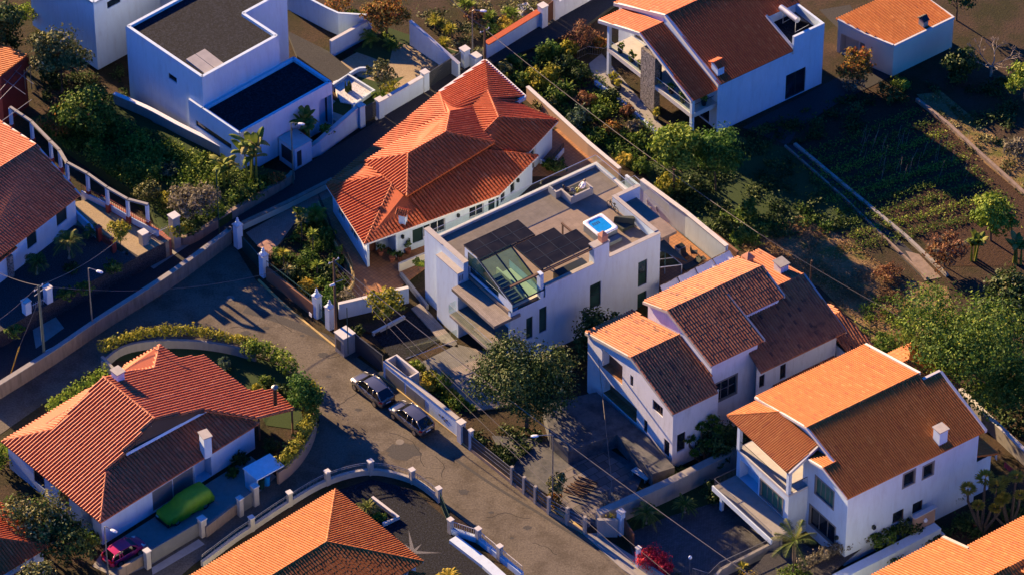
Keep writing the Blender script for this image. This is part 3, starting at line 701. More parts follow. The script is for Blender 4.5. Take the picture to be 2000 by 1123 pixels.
# sloping skylight
h.face(fr(0.7, -5.0), fr(0.7, -12.0), FZ - 0.4, 7.4, [(0.7, 5.0, 7.0 - 0.25, 7.4, 'gglass')])
m = MB()
A, B, C_ = [fr(0.7, -5.0, z) for z in (7.4, 9.15)], None, None
h.w.poly([fr(0.7, -12.0, 7.4), fr(0.7, -11.3, 7.4), fr(0.7, -6.95, 8.95), fr(0.7, -7.0, 9.12)])
h.w.poly([fr(0.7, -5.0, 7.4), fr(0.7, -5.0, 9.1), fr(0.7, -5.45, 9.1), fr(0.7, -5.45, 7.4)]); h.w.poly([fr(0.7, -5.45, 8.9), fr(0.7, -5.45, 9.1), fr(0.7, -7.0, 9.12), fr(0.7, -6.95, 8.95)])
m = MB(); m.poly([fr(0.72, -5.45, 7.4), fr(0.72, -11.3, 7.4), fr(0.72, -6.95, 8.95), fr(0.72, -5.45, 8.9)]); h.part(m, 'side_window', 'glass_g')
sk = MB(); k0, k1, k2 = [(fr(0.72, v, z), fr(4.1, v, z)) for v, z in ((-6.9, 9.12), (-10.4, 7.95), (-12.05, 7.42))]
def bar3(mb, p, q, r): mb.tube([p, q], r, 4)
for a, b in ((k0, k1), (k1, k2)):
    for t in (0, 0.5, 1): bar3(sk, a[0].lerp(a[1], t), b[0].lerp(b[1], t), 0.09)
for k in (k0, k1, k2): bar3(sk, k[0], k[1], 0.09)
g = h.part(sk, 'skylight_frame', 'frame_dark')
m = MB(); m.poly([k0[0], k1[0], k1[1], k0[1]]); m.poly([k1[0], k2[0], k2[1], k1[1]]); m.build('skylight_glass', M['skyglass'], g)
h.face(fr(4.1, -12.0), fr(4.1, -6.9), FZ, 7.3)
m = MB(); m.box(fr, 0.75, 4.05, -11.6, -7.2, FZ - 0.9 + 0.95, FZ + 0.08); h.part(m, 'stair_landing', 'cream')
m = MB()
for i in range(8): m.box(fr, 1.2, 2.3, -11.3 + i * 0.42, -10.9 + i * 0.42, FZ + 0.1, FZ + 0.25 + i * 0.1)
h.part(m, 'stair', 'metal_grey')
m = MB(); m.box(fr, 2.4, 2.55, -11.3, -7.3, FZ + 0.082, FZ + 1.0); h.part(m, 'stair_wall', 'cream')
# pergola that carries the panels, kitchen counter below
m = MB()
for a, b, c, d in ((0.75, 9.6, -11.75, -11.55), (4.2, 4.4, -11.5, -7.4), (9.4, 9.55, -11.5, -7.3), (0.75, 6.6, -7.35, -7.2), (0.75, 6.6, -4.95, -4.8)):
    m.box(fr, a, b, c, d, 9.0, 9.16)
for u, v in ((9.45, -7.5), (6.5, -4.9), (6.5, -7.25)): m.box(fr, u - 0.06, u + 0.06, v - 0.06, v + 0.06, FZ, 9.0)
h.part(m, 'pergola_frame', 'wood_pole')
m = MB(); m.box(fr, 6.2, 9.3, -11.3, -10.5, FZ + 0.002, FZ + 0.9); h.part(m, 'counter', 'stone_clad') if False else h.part(m, 'counter', 'frame_dark')
h.finish()

# solar panels: a material with cells
pm, nt, b = new_mat('solar_cells')
b.inputs['Base Color'].default_value = (0.006, 0.007, 0.008, 1); b.inputs['Roughness'].default_value = 0.35; b.inputs['Specular IOR Level'].default_value = 0.15
n = _noise(nt, 0.8, 3); r = _ramp(nt, n.outputs[0], [(0.3, (0.006, 0.006, 0.007)), (0.7, (0.018, 0.016, 0.016))]); nt.links.new(r.outputs[0], b.inputs['Base Color'])
M['panel'] = pm
def solar_panel(u0, v0, du, dv, lab):
    t = thing('solar_module', lab, 'solar panel', fr(u0 + du / 2, v0 - dv / 2, 9.2), 'black solar panels over the roof terrace')
    m = MB(); m.box(fr, u0 + 0.03, u0 + du - 0.03, v0 - dv + 0.03, v0 - 0.03, 9.19, 9.235); m.build('panel', M['panel'], t)
    m = MB()
    for a, b, c, d in ((u0 + 0.01, u0 + du - 0.01, v0 - 0.032, v0 - 0.008), (u0 + 0.01, u0 + du - 0.01, v0 - dv + 0.008, v0 - dv + 0.032), (u0 + 0.008, u0 + 0.032, v0 - dv + 0.033, v0 - 0.033), (u0 + du - 0.032, u0 + du - 0.008, v0 - dv + 0.033, v0 - 0.033)):
        m.box(fr, a, b, c, d, 9.17, 9.245)
    m.build('rail', M['frame_dark'], t)
for j in range(2):
    for i in range(4):
        solar_panel(0.7 + 1.47 * i, -4.8 - 1.2 * j, 1.47, 1.2, ['black solar panel of the narrow upper block, row farthest from the stair glass', 'black solar panel of the narrow upper block, row touching the stair glass'][j])
for j in range(3):
    for i in range(4):
        if j == 0 and i == 3: continue
        solar_panel(4.15 + 1.44 * i, -7.55 - 1.3 * j, 1.44, 1.3, ['black solar panel of the wide lower block, first row behind the stair glass', 'black solar panel in the middle row of the wide lower block of panels', 'black solar panel in the row along the white parapet, over the terrace kitchen'][j])

# hot tub
t = thing('hot_tub', 'square hot tub full of bright blue water on the roof terrace', 'hot tub', fr(13.3, -7.9, FZ))
def rring(u0, u1, v0, v1, rr, z, k=5):
    out = []
    for cx, cy, a0 in ((u1 - rr, v1 - rr, 0), (u0 + rr, v1 - rr, 90), (u0 + rr, v0 + rr, 180), (u1 - rr, v0 + rr, 270)):
        for i in range(k + 1):
            a = rad(a0 + 90 * i / k); out.append(fr(cx + rr * math.cos(a), cy + rr * math.sin(a), z))
    return out
def loft(mb, rings, cap0=False, cap1=False, r=0.5):
    b = len(mb.v); n = len(rings[0]); vs = [p for q in rings for p in q]; fs = []
    for i in range(len(rings) - 1):
        for k in range(n): fs.append((i * n + k, i * n + (k + 1) % n, (i + 1) * n + (k + 1) % n, (i + 1) * n + k))
    if cap0: fs.append(tuple(range(n))[::-1])
    if cap1: fs.append(tuple((len(rings) - 1) * n + k for k in range(n)))
    mb.add(vs, fs, r)
m = MB(); loft(m, [rring(12.25, 14.35, -9.1, -6.7, 0.15, FZ), rring(12.25, 14.35, -9.1, -6.7, 0.15, FZ + 0.8)]); m.build('cabinet', M['grey_cladding'], t)
m = MB(); loft(m, [rring(12.2, 14.4, -9.15, -6.65, 0.25, FZ + 0.8), rring(12.2, 14.4, -9.15, -6.65, 0.25, FZ + 0.93), rring(12.28, 14.32, -9.07, -6.73, 0.25, FZ + 0.96), rring(12.5, 14.1, -8.85, -6.95, 0.35, FZ + 0.95), rring(12.62, 13.98, -8.7, -7.1, 0.4, FZ + 0.8)], True, False); m.build('shell', M['acrylic'], t, smooth=True)
m = MB(); m.poly(rring(12.52, 14.08, -8.83, -6.97, 0.36, FZ + 0.91)); m.build('water', M['blue_water'], t)
m = MB(); [m.box(fr, 12.75 + 0.2 * i, 12.88 + 0.2 * i, -7.45 - 0.18 * j, -7.35 - 0.18 * j, FZ + 0.912, FZ + 0.92) for i in range(4) for j in range(2)]; m.build('jets', M['black'], t)
m = MB(); m.box(fr, 12.4, 14.2, -9.85, -9.25, FZ + 0.002, FZ + 0.38); solo(m, 'step_box', M['grey_cladding'], 'low grey step in front of the hot tub', 'step', fr(13.3, -9.5, FZ))
# walled day bed
t = thing('day_bed', 'grey box shaped day bed open towards the sun on the roof terrace', 'day bed', fr(14.6, -2.4, FZ))
m = MB(); m.box(fr, 13.7, 15.9, -3.2, -3.05, FZ, FZ + 0.8); m.build('backrest', M['grey_trim'], t)
m = MB(); m.box(fr, 13.55, 13.7, -3.2, -1.6, FZ, FZ + 0.8); m.build('side_panel', M['grey_trim'], t)
m = MB(); m.box(fr, 15.9, 16.05, -3.2, -2.2, FZ, FZ + 0.8); m.build('side_panel', M['grey_trim'], t)
m = MB(); m.box(fr, 13.0, 13.55, -1.75, -1.6, FZ, FZ + 0.75); m.box(fr, 13.0, 13.15, -1.6, -0.6, FZ, FZ + 0.75); m.build('side_wing', M['grey_trim'], t)
m = MB(); m.box(fr, 13.72, 15.88, -3.03, -1.4, FZ, FZ + 0.3); m.build('mattress', M['cushion'], t)
# furniture on the terrace
def corner_seat(u, v, lab):
    t = thing('lounge_chair', lab, 'lounge chair', fr(u, v, FZ))
    m = MB(); m.box(fr, u - 0.6, u + 0.7, v - 0.7, v + 0.6, FZ + 0.02, FZ + 0.34); m.build('seat', M['lounger'], t)
    m = MB(); q = [(u - 0.6, v + 0.6), (u - 0.35, v + 0.6), (u + 0.95, v - 0.4), (u + 0.7, v - 0.7)]
    m.hexa([fr(a, b, FZ + 0.345) for a, b in q[::-1]], [fr(a + 0.12, b + 0.05, FZ + 0.85) for a, b in q[::-1]]); m.build('backrest', M['lounger'], t)
corner_seat(15.5, -8.3, 'dark covered lounge chair between the hot tub and the white parapet')
t = thing('bicycle', 'dark bicycle leaning on the terrace end of the white parapet', 'bicycle', fr(15.9, -6.0, FZ))
bz = FZ
for v in (-6.5, -5.5):
    m = MB(); m.tube([fr(16.1, v + 0.33 * math.cos(a), bz + 0.34 + 0.33 * math.sin(a)) for a in [i * math.pi / 8 for i in range(17)]], 0.03, 5, cap=False); m.build('wheel', M['black'], t)
m = MB()
for p, q in (((-6.5, .34), (-6.15, .34)), ((-6.15, .34), (-6.25, .85)), ((-6.25, .78), (-5.65, .85)), ((-6.15, .34), (-5.65, .8)), ((-5.5, .34), (-5.68, .95)), ((-6.5, .34), (-6.25, .78))):
    m.tube([fr(16.1, p[0], bz + p[1]), fr(16.1, q[0], bz + q[1])], 0.025, 5)
m.build('frame', M['metal_dark'], t)
m = MB(); m.tube([fr(15.85, -5.68, bz + .97), fr(16.35, -5.68, bz + .97)], 0.02, 5); m.build('handlebar', M['metal_dark'], t)
m = MB(); m.box(fr, 16.03, 16.17, -6.38, -6.12, bz + .85, bz + .91); m.build('saddle', M['black'], t)
frH4 = fr

# ------------------------------------------------------------------ flat roofed modern house, top left
fr = Frame(395, 300, 0.4, 43.5)
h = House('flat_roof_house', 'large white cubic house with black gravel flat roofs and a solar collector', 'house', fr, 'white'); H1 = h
TZ, LZ = 8.3, 5.0
h.face(fr(0.6, 0.2), fr(9.9, 0.2), 3.0, TZ); h.face(fr(9.9, 0.2), fr(9.9, 4.9), 0, TZ); h.face(fr(9.9, 4.9), fr(15.0, 4.9), 0, TZ)
h.face(fr(15.0, 4.9), fr(15.0, 11.0), 0, TZ); h.face(fr(15.0, 11.0), fr(0.6, 11.0), 0, TZ)
h.face(fr(0.6, 11.0), fr(0.6, 0.2), 0, TZ, [(5.9, 7.1, 5.55, 6.2, 'glass')])
def parapet(pts, z, w=0.3, hh=0.3, name='parapet'):
    m = MB()
    for a, b in zip(pts, pts[1:] + pts[:1]):
        m.strip_wall([a, b], fr.z0 + z - hh, fr.z0 + z + 0.02, w)
    h.part(m, name, 'white')
def loop(c, d=0.15):
    return [fr(u, v) for u, v in c]
parapet(loop([(0.76, 0.36), (9.74, 0.36), (9.74, 5.06), (14.84, 5.06), (14.84, 10.84), (0.76, 10.84)]), TZ, hh=0.42)
m = MB(); m.prism([fr(u, v, TZ - 0.42) for u, v in [(0.7, 0.3), (9.8, 0.3), (9.8, 5.0), (14.9, 5.0), (14.9, 10.9), (0.7, 10.9)]], 0.14); h.part(m, 'gravel_roof', 'gravel')
h.face(fr(0.3, -5.1), fr(11.6, -5.1), 0, LZ, [(9.6, 11.2, 0.0, 3.6, 'void')]); h.face(fr(11.6, -5.1), fr(11.6, 0.2), 0, LZ, [(0.6, 4.2, 0, 3.4, 'glass', 3, 1)]); h.face(fr(11.6, 0.2), fr(9.9, 0.2), 0, LZ)
h.face(fr(0.3, 2.0), fr(0.3, -5.1), 0, LZ, [(0.9, 5.9, 2.45, 3.1, 'glass', 4, 1)]); h.face(fr(0.6, 2.0), fr(0.3, 2.0), 0, LZ)
h.w.box(fr, 0.302, 0.598, 0.2, 1.998, LZ - 0.02, LZ - 0.003)
parapet(loop([(0.46, -4.94), (11.44, -4.94), (11.44, 0.05), (0.46, 0.05)]), LZ, hh=0.36)
m = MB(); m.box(fr, 0.4, 11.5, -5.0, 0.18, LZ - 0.5, LZ - 0.3); h.part(m, 'gravel_roof', 'gravel')
# left block of the same house
h.box_walls(1.1, 9.0, 16.3, 26.0, 0, 7.8, front=[(1.6, 3.2, 6.3, 7.1, 'glass')])
h.w.poly([fr(1.12, 16.32, 7.6), fr(8.98, 16.32, 7.6), fr(8.98, 25.98, 7.6), fr(1.12, 25.98, 7.6)])
parapet(loop([(1.25, 16.45), (8.85, 16.45), (8.85, 25.85), (1.25, 25.85)]), 7.8, hh=0.22)
h.face(fr(9.0, 16.3), fr(9.0, 11.0), 0, 6.0)
m = MB(); m.strip_wall([fr(11.6, -0.4), fr(11.6, 6.0)], 0, 0.5, 0.3); h.part(m, 'driveway_kerb', 'court')
h.finish()
t = thing('solar_collector', 'grey double solar collector lying at the edge of the gravel roof', 'solar collector', fr(2.4, 2.0, 8.05))
for k in range(2):
    m = MB(); m.hexa([fr(1.35 + 1.15 * k, 0.7, 8.04), fr(2.45 + 1.15 * k, 0.7, 8.04), fr(2.45 + 1.15 * k, 3.3, 8.04), fr(1.35 + 1.15 * k, 3.3, 8.04)], [fr(1.35 + 1.15 * k, 0.7, 8.14), fr(2.45 + 1.15 * k, 0.7, 8.14), fr(2.45 + 1.15 * k, 3.3, 8.34), fr(1.35 + 1.15 * k, 3.3, 8.34)])
    m.build('collector_panel', M['grey_trim'], t)

# ------------------------------------------------------------------ house with porch, top right
fr = Frame(1440, 245, 0, 36.6)
h = House('porch_house', 'tall white house with red roof, stone clad pillar, glass balconies and a solar water heater', 'house', fr, 'white', 'tile_red', sp=0.25); H5 = h
h.face(fr(-2.3, 0.25), fr(10.3, 0.25), -0.3, 5.75, [(8.2, 10.6, 0.0, 2.9, 'glass', 2, 1)])
h.face(fr(10.3, 0.25), fr(10.3, 15.5), -0.3, 5.75); h.face(fr(10.3, 15.5), fr(-2.0, 15.5), -0.3, 5.75)
h.face(fr(-2.0, 15.5), fr(-2.0, 0.25), -0.3, 5.75, [(2.2, 6.6, 0.05, 2.5, 'glass', 4, 1), (9.2, 13.8, 0.05, 2.5, 'glass', 4, 1), (2.4, 6.4, 3.2, 5.4, 'white', 3, 1), (9.0, 12.4, 3.2, 5.4, 'white', 3, 1)])
h.tri(fr(-2.0, 15.5, 5.75), fr(-2.0, 0.25, 5.75), fr(-2.0, 8.6, 8.3))
h.slope([fr(-2.3, 0.05, 5.75), fr(6.45, 0.05, 5.75), fr(6.45, 4.2, 7.04), fr(10.5, 4.2, 7.04), fr(10.5, 8.6, 8.4), fr(-1.9, 8.6, 8.4)])
h.slope([fr(-1.9, 8.6, 8.4), fr(10.5, 8.6, 8.4), fr(10.5, 15.8, 5.7), fr(-2.3, 15.8, 5.7)])
h.ridge(fr(-1.9, 8.6, 8.4), fr(10.5, 8.6, 8.4))
h.board(fr(-2.32, 0.0, 5.73), fr(-1.92, 8.6, 8.4), w=0.3, h=0.35, up=0.08); h.board(fr(-1.92, 8.6, 8.4), fr(-2.32, 15.8, 5.7), w=0.25, h=0.35, up=0.05)
h.board(fr(6.55, 0.1, 5.9), fr(6.55, 4.2, 7.2), w=0.2, h=0.8, up=0.1)
# parapet box with solar water heater
w = h.w
w.box(fr, 6.66, 10.3, 0.24, 0.5, 5.75, 7.05); w.box(fr, 10.05, 10.3, 0.5, 4.4, 5.75, 7.05); w.box(fr, 6.66, 10.05, 4.15, 4.4, 5.75, 7.02)
m = MB(); m.box(fr, 6.66, 10.04, 0.51, 4.14, 5.9, 6.1); h.part(m, 'flat_roof', 'gravel')
# porch gable
PE = 5.0
h.slope([fr(-5.05, 0.55, 4.85), fr(-2.05, 0.55, 4.85), fr(-2.05, 8.8, 7.5), fr(-4.7, 8.8, 7.5)])
h.slope([fr(-4.7, 8.8, 7.5), fr(-2.05, 8.8, 7.5), fr(-2.05, 14.6, 5.65), fr(-5.05, 14.6, 5.65)])
h.ridge(fr(-4.7, 8.8, 7.5), fr(-2.05, 8.8, 7.5), r=0.1)
h.board(fr(-5.1, 0.5, 4.83), fr(-4.75, 8.8, 7.5), w=0.2, h=0.3, up=0.05); h.board(fr(-4.75, 8.8, 7.5), fr(-5.1, 14.6, 5.65), w=0.2, h=0.35, up=0.04)
m = MB(); m.box(fr, -5.0, -2.02, 0.6, 13.4, 2.7, 3.15); h.part(m, 'balcony_slab', 'cap')
for v, zt in ((13.25, 5.95), (0.75, 4.75)):
    m = MB(); m.box(fr, -5.0, -4.7, v - 0.16, v + 0.16, -0.2, 2.69); m.box(fr, -5.0, -4.7, v - 0.16, v + 0.16, 3.16, zt); h.part(m, 'post', 'white')
m = MB(); m.box(fr, -5.06, -4.4, 6.1, 8.2, -0.2, 6.3); h.part(m, 'stone_pillar', 'stone_clad')
m = MB(); m.box(fr, -4.35, -4.15, 6.2, 8.1, 3.16, 6.6); h.part(m, 'dark_panel', 'frame_dark')
for a, b in ((13.0, 8.3), (6.0, 0.95)):
    m = MB(); m.strip_wall([fr(-4.92, a), fr(-4.92, b)], 3.2, 4.1, 0.02); g = h.part(m, 'glass_balustrade', 'clear')
    m = MB(); m.tube([fr(-4.92, a, 4.12), fr(-4.92, b, 4.12)], 0.025, 6); m.build('handrail', M['metal_light'], g)
m = MB(); m.strip_wall([fr(-4.7, 0.66), fr(-2.4, 0.66)], 3.2, 4.1, 0.02); g = h.part(m, 'glass_balustrade', 'clear')
m = MB(); m.tube([fr(-4.7, 0.66, 4.12), fr(-2.4, 0.66, 4.12)], 0.025, 6); m.build('handrail', M['metal_dark'], g)
chimney(h, fr(-1.5, 1.3, 6.25), 0.75, 0.95, 0.85, style='gable', cap='tile_red', capw=0.22, z0=-0.5)
h.finish('cap', 'verge_board')
t = thing('solar_water_heater', 'silver solar water heater tank with collector on the parapet roof', 'water heater', fr(8.3, 2.3, 6.1))
m = MB(); a, b = fr(8.0, 3.9, 7.7), fr(8.0, 1.4, 7.7); m.tube([a, b], 0.3, 14); m.build('tank', M['metal_light'], t, smooth=False)
m = MB(); m.hexa([fr(8.2, 3.6, 7.5), fr(8.2, 1.6, 7.5), fr(9.7, 1.6, 6.3), fr(9.7, 3.6, 6.3)], [fr(8.25, 3.6, 7.58), fr(8.25, 1.6, 7.58), fr(9.75, 1.6, 6.38), fr(9.75, 3.6, 6.38)]); m.build('collector', M['panel'], t)
m = MB()
for v in (1.7, 3.5):
    m.tube([fr(8.0, v, 6.1), fr(8.0, v, 7.45)], 0.04, 5); m.tube([fr(8.0, v, 6.15), fr(9.7, v, 6.3)], 0.03, 5)
m.build('stand', M['metal_light'], t)
frH5 = fr

# ------------------------------------------------------------------ outbuilding, top right
fr = Frame(1742, 150, 0, 37.5)
h = House('outbuilding', 'small cream outbuilding with one bright orange sloping roof and dark chimney', 'outbuilding', fr, 'cream', 'tile_orange', sp=0.3); H6 = h
h.face(fr(0, 0), fr(7.5, 0), -0.3, 3.55); h.face(fr(7.5, 0), fr(7.5, 6.1), -0.3, 3.3); h.face(fr(7.5, 6.1), fr(-1.6, 6.1), -0.3, 3.5)
h.face(fr(-1.6, 6.1), fr(0, 0), -0.3, 3.3, [(0.35, 2.4, 0.0, 2.3, 'void'), (2.42, 3.1, 0, 2.3, 'garage')])
h.tri(fr(-1.6, 6.1, 3.3), fr(0, 0, 3.3), fr(0, 0, 3.6), fr(-0.8, 3.05, 3.4), fr(-1.6, 6.1, 3.9))
h.slope([fr(0.12, 0.15, 3.55), fr(7.4, 0.15, 3.5), fr(7.4, 6.3, 3.55), fr(-1.7, 6.3, 3.75)], down=Vector((-0.6, 0.8, 0)))
h.board(fr(0.02, 0, 3.66), fr(7.5, 0, 3.62), w=0.2, h=0.3); h.board(fr(7.42, 0.12, 3.62), fr(7.42, 6.1, 3.6), w=0.2, h=0.3)
h.board(fr(0.0, 0.1, 3.68), fr(-0.9, 3.2, 3.62), w=0.2, h=0.3); h.board(fr(-0.9, 3.2, 3.62), fr(-1.65, 6.1, 3.86), w=0.2, h=0.3)
chimney(h, fr(4.3, 0.75, 3.6), 0.6, 0.7, 0.75, mat='concrete', cap='frame_dark', style='gable')
h.finish('cap', 'parapet_coping')
class Flat:
    """stand-in frame for houses measured directly: world axes"""
    def __init__(s, p, az=0): s.o = Vector(p); s.z0 = 0; s.a = rad(az); s.c, s.s = math.cos(s.a), math.sin(s.a)
    def __call__(s, u, v, z=0.0): return Vector((s.o.x + u * s.c - v * s.s, s.o.y + u * s.s + v * s.c, z))
def hit(px, py, pl):
    """where the survey ray of a pixel meets the plane through three points"""
    a, b, c = pl; n = (b - a).cross(c - a)
    d = P(px, py, 0) - CAM
    return CAM + d * ((a - CAM).dot(n) / d.dot(n))
def inset(pts, k):
    c = sum(pts, Vector((0, 0, 0))) / len(pts)
    out = []
    n = len(pts)
    for i, p in enumerate(pts):
        a = (pts[i - 1] - p); b = (pts[(i + 1) % n] - p); a.z = b.z = 0
        d = a.normalized() + b.normalized()
        cr = (p - pts[i - 1]).cross(pts[(i + 1) % n] - p).z
        if d.length < 0.15: d = Vector((-(pts[(i + 1) % n] - p).y, (pts[(i + 1) % n] - p).x, 0)).normalized(); out.append(p + d * k); continue
        out.append(p + d.normalized() * (k if cr > 0 else -k))
    return out

# ------------------------------------------------------------------ centre house with the big red hipped roof
fr = Flat(P(705, 497, 0), 42)
h = House('hipped_house', 'sprawling white house under a many sided red tiled roof in the centre', 'house', fr, 'white', 'tile_red', sp=0.34); H3 = h
q = lambda x, y, z: P(x, y, z)
L, Fc, K, R_ = q(637, 361, 3.2), q(712, 477, 3.2), q(974, 381, 3.2), q(1051, 304, 3.2)
E_, J, Q1, Q2, N_ = q(1090, 236, 3.2), q(1006, 201, 3.0), q(1025, 190, 2.95), q(947, 119, 2.95), q(859, 181, 3.1)
h1, h2 = q(766, 360, 4.3), q(747, 345, 4.3)
T2L, T2F, T2R = q(713, 315, 3.85), q(795, 383, 4.45), q(966, 279, 4.45)
A1, A2 = q(797, 301, 5.5), q(871, 259, 5.5)
B1, B2 = q(879, 219, 4.8), q(872, 224, 4.5)
W0, W1, X1, X0, Y1 = q(953, 179, 4.1), q(974, 230, 4.9), q(945, 259, 4.5), q(923, 208, 4.1), q(1033, 297, 3.3)
h.slope([L, Fc, h1, h2]); h.slope([Fc, K, R_, q(945, 294, 4.2), q(840, 345, 4.3), q(793, 376, 4.3), h1])
h.slope([T2F, T2R, A2, A1]); h.slope([T2L, q(747, 347, 4.1), T2F, A1])
h.slope([L, h2, q(713, 317, 3.75), q(823, 249, 3.85), B2, N_]); h.slope([T2L, A1, A2, B1, q(823, 249, 4.25)])
dn = Vector((math.cos(rad(36)), math.sin(rad(36)), 0)); h.slope([A2, T2R, X1, X0, W0, Q2, N_, B2, B1], down=dn); h.slope([W0, W1, E_, J, Q1, Q2], down=dn)
h.slope([X0, X1, W1, W0]); h.slope([X1, q(948, 291, 4.1), Y1, E_, W1])
for a, b in ((Fc, h1), (L, h2), (A1, A2), (A1, T2F), (A1, T2L), (A2, T2R), (A2, B1), (B2, N_), (W1, W0), (W1, X1), (W1, E_), (R_, q(945, 294, 4.2)), (h1, h2)): h.ridge(a, b)
h.board(N_, Q2, w=0.35, h=0.35, up=0.1); h.board(Q2, Q1, w=0.35, h=0.35, up=0.1); h.board(Q1, J, w=0.3, h=0.35, up=0.1)
for a, b in ((L, Fc), (Fc, K), (K, R_), (Y1, E_)): h.board(a, b, w=0.1, h=0.16, up=-0.03)
ev = inset([L, Fc, K, R_, Y1, E_, J, Q1, Q2, N_], 0.55)
wl = [Vector((p.x, p.y, 0)) for p in ev]
d01 = (wl[1] - wl[0]).length
h.face(wl[0], wl[1], -0.3, 3.15, [(1.2, 3.0, 0.9, 2.6, 'white', 3, 1), (4.2, 6.2, 0.9, 2.6, 'white', 3, 1)])
# corner entrance recess
e = (wl[2] - wl[1]).normalized(); nrm = Vector((-e.y, e.x, 0))
h.face(wl[1], wl[1] + e * 0.25, -0.3, 3.15)
h.face(wl[1] + e * 0.25, wl[1] + e * 0.25 + nrm * 1.6, -0.3, 3.15)
h.face(wl[1] + e * 0.25 + nrm * 1.6, wl[1] + e * 3.1 + nrm * 1.6, -0.3, 3.15, [(0.3, 1.6, 0, 2.2, 'door')])
h.face(wl[1] + e * 3.1 + nrm * 1.6, wl[1] + e * 3.1, -0.3, 3.15)
LL = (wl[2] - wl[1]).length
h.face(wl[1] + e * 3.1, wl[2], -0.3, 3.15, [(1.6, 2.7, 0.75, 2.35, 'shut'), (2.72, 5.0, 0.95, 2.35, 'white', 3, 1), (7.5, 9.0, 1.2, 2.4, 'white', 2, 1), (9.5, 10.6, 1.2, 2.4, 'shut')])
h.face(wl[2], wl[3], -0.3, 3.15, [(1.0, 1.7, 1.2, 2.3, 'glass'), (2.6, 3.3, 1.2, 2.3, 'glass')]); h.face(wl[3], wl[4], -0.3, 3.15); h.face(wl[4], wl[5], -0.3, 3.15, [(0.8, 2.3, 0.0, 2.4, 'white', 2, 1)])
for i in range(5, 9): h.face(wl[i], wl[i + 1], -0.3, 2.9)
h.face(wl[9], wl[0], -0.3, 3.1)
m = MB(); pp = wl[1] + e * 3.0
m.box(Flat(pp, 40), -0.12, 0.1, -0.15, 0.05, -0.2, 3.1); h.part(m, 'pillar', 'white')
m = MB(); pb = [wl[4].lerp(wl[5], 0.55), wl[4].lerp(wl[5], 1.0)]; o_ = Vector((e.x, e.y, 0)); 
s_ = (wl[5] - wl[4]).normalized(); out_ = Vector((s_.y, -s_.x, 0))
m.strip_wall([pb[0] + out_ * 0.1, pb[0] + out_ * 1.2, pb[1] + out_ * 1.2], 0.0, 0.55, 0.15); h.part(m, 'balcony_wall', 'white')
m = MB(); railing(m, [pb[0] + out_ * 1.2, pb[1] + out_ * 1.2], 0.55, 0.6, step=0.25, r=0.03); h.part(m, 'balcony_railing', 'metal_dark')
for t in (0.05, 0.62, 0.75):
    m = MB(); pq = (wl[1] + e * 3.1).lerp(wl[2], t) if t < 0.7 else wl[2].lerp(wl[3], 0.6); m.box(Flat(pq - nrm * 0.15, 42), -0.1, 0.1, -0.1, 0.1, 2.0, 2.35); h.part(m, 'wall_lamp', 'metal_dark')
cf = Flat(P(786, 418, 4.1), 32); cf.z0 = 0
chimney(h, P(787, 424, 4.0), 0.6, 0.6, 0.55, style='gable', cap='tile_red', fr=Flat(P(787, 424, 4.0), -20), capw=0.35)
h.finish('frame_white', 'eave_board')

# ------------------------------------------------------------------ house with the covered car, lower left
fr = Flat(P(205, 1070, 0), 42)
h = House('hedged_house', 'low white house with big salmon hipped roof, two white chimneys and a curved hedge', 'house', fr, 'white', 'tile_pink', sp=0.34); H9 = h
L, Fc, Rc = q(3, 862, 3.0), q(196, 1020, 3.0), q(507, 826, 3.0)
pf = (Fc, Rc, q(324, 845, 4.15)); HT = hit(207, 923, pf)
pa = (L, Fc, HT); G0, G1, VL = hit(201, 735, pa), hit(302, 817, pa), hit(105, 838, pa)
pr = (G0, G1, q(397, 694, 3.0))
h.slope([L, Fc, HT, G1, G0, VL])
R1 = [hit(x, y, pr) for x, y in ((399, 801), (498, 817), (575, 799), (534, 760), (484, 763), (397, 694), (345, 698), (312, 674), (301, 720), (235, 728))]
h.slope([G0, G1] + R1)
h.slope([R1[9], R1[8], R1[7], q(246, 712, 3.2)])
h.slope([L, VL, VL.lerp(q(192, 748, 4.0), 0.96), q(171, 761, 3.0)])
U1, U2 = hit(246, 888, pf), hit(402, 803, pf)
h.slope([Fc, Rc, U2, U1, HT])
for a, b in ((G0, G1), (Fc, HT), (L, VL), (R1[8], R1[7]), (R1[9], R1[8]), (Rc, U2)): h.ridge(a, b, r=0.14)
h.board(HT, G1, w=0.12, h=0.25, up=-0.02); h.board(G1, R1[0], w=0.12, h=0.25, up=-0.02); h.board(VL, G0, w=0.12, h=0.25, up=-0.02)
m = MB(); m.tube([U1 + Vector((0, -0.1, 0.1)), U2 + Vector((0, -0.1, 0.1))], 0.16, 4); h.part(m, 'clerestory_sill', 'acrylic')
m = MB(); 
m.poly([HT + Vector((0.15, 0.2, -0.3)), U1 + Vector((0.15, 0.2, -0.2)), U2 + Vector((0.1, 0.15, -0.2)), R1[0] + Vector((0, 0.15, -0.1)), G1 + Vector((0.0, 0.15, -0.1))]); h.part(m, 'clerestory_window', 'frame_brown')
m = MB(); m.tube([hit(296, 850, pf), hit(296, 850, pf) + Vector((0, 0, 1.3))], 0.06, 6); h.part(m, 'post', 'frame_white')
ev = inset([L, Fc, Rc, R1[4], R1[5], R1[6], R1[7], q(246, 714, 3.2), q(171, 761, 3.0)], 0.5)
wl = [Vector((p.x, p.y, 0)) for p in ev]; n = len(wl)
h.face(wl[0], wl[1], -0.3, 2.95, [(3.5, 5.0, 0.9, 2.3, 'glass', 2, 1), (7.0, 8.4, 0.9, 2.3, 'glass', 2, 1), (10.0, 11.6, 0.0, 2.4, 'void')])
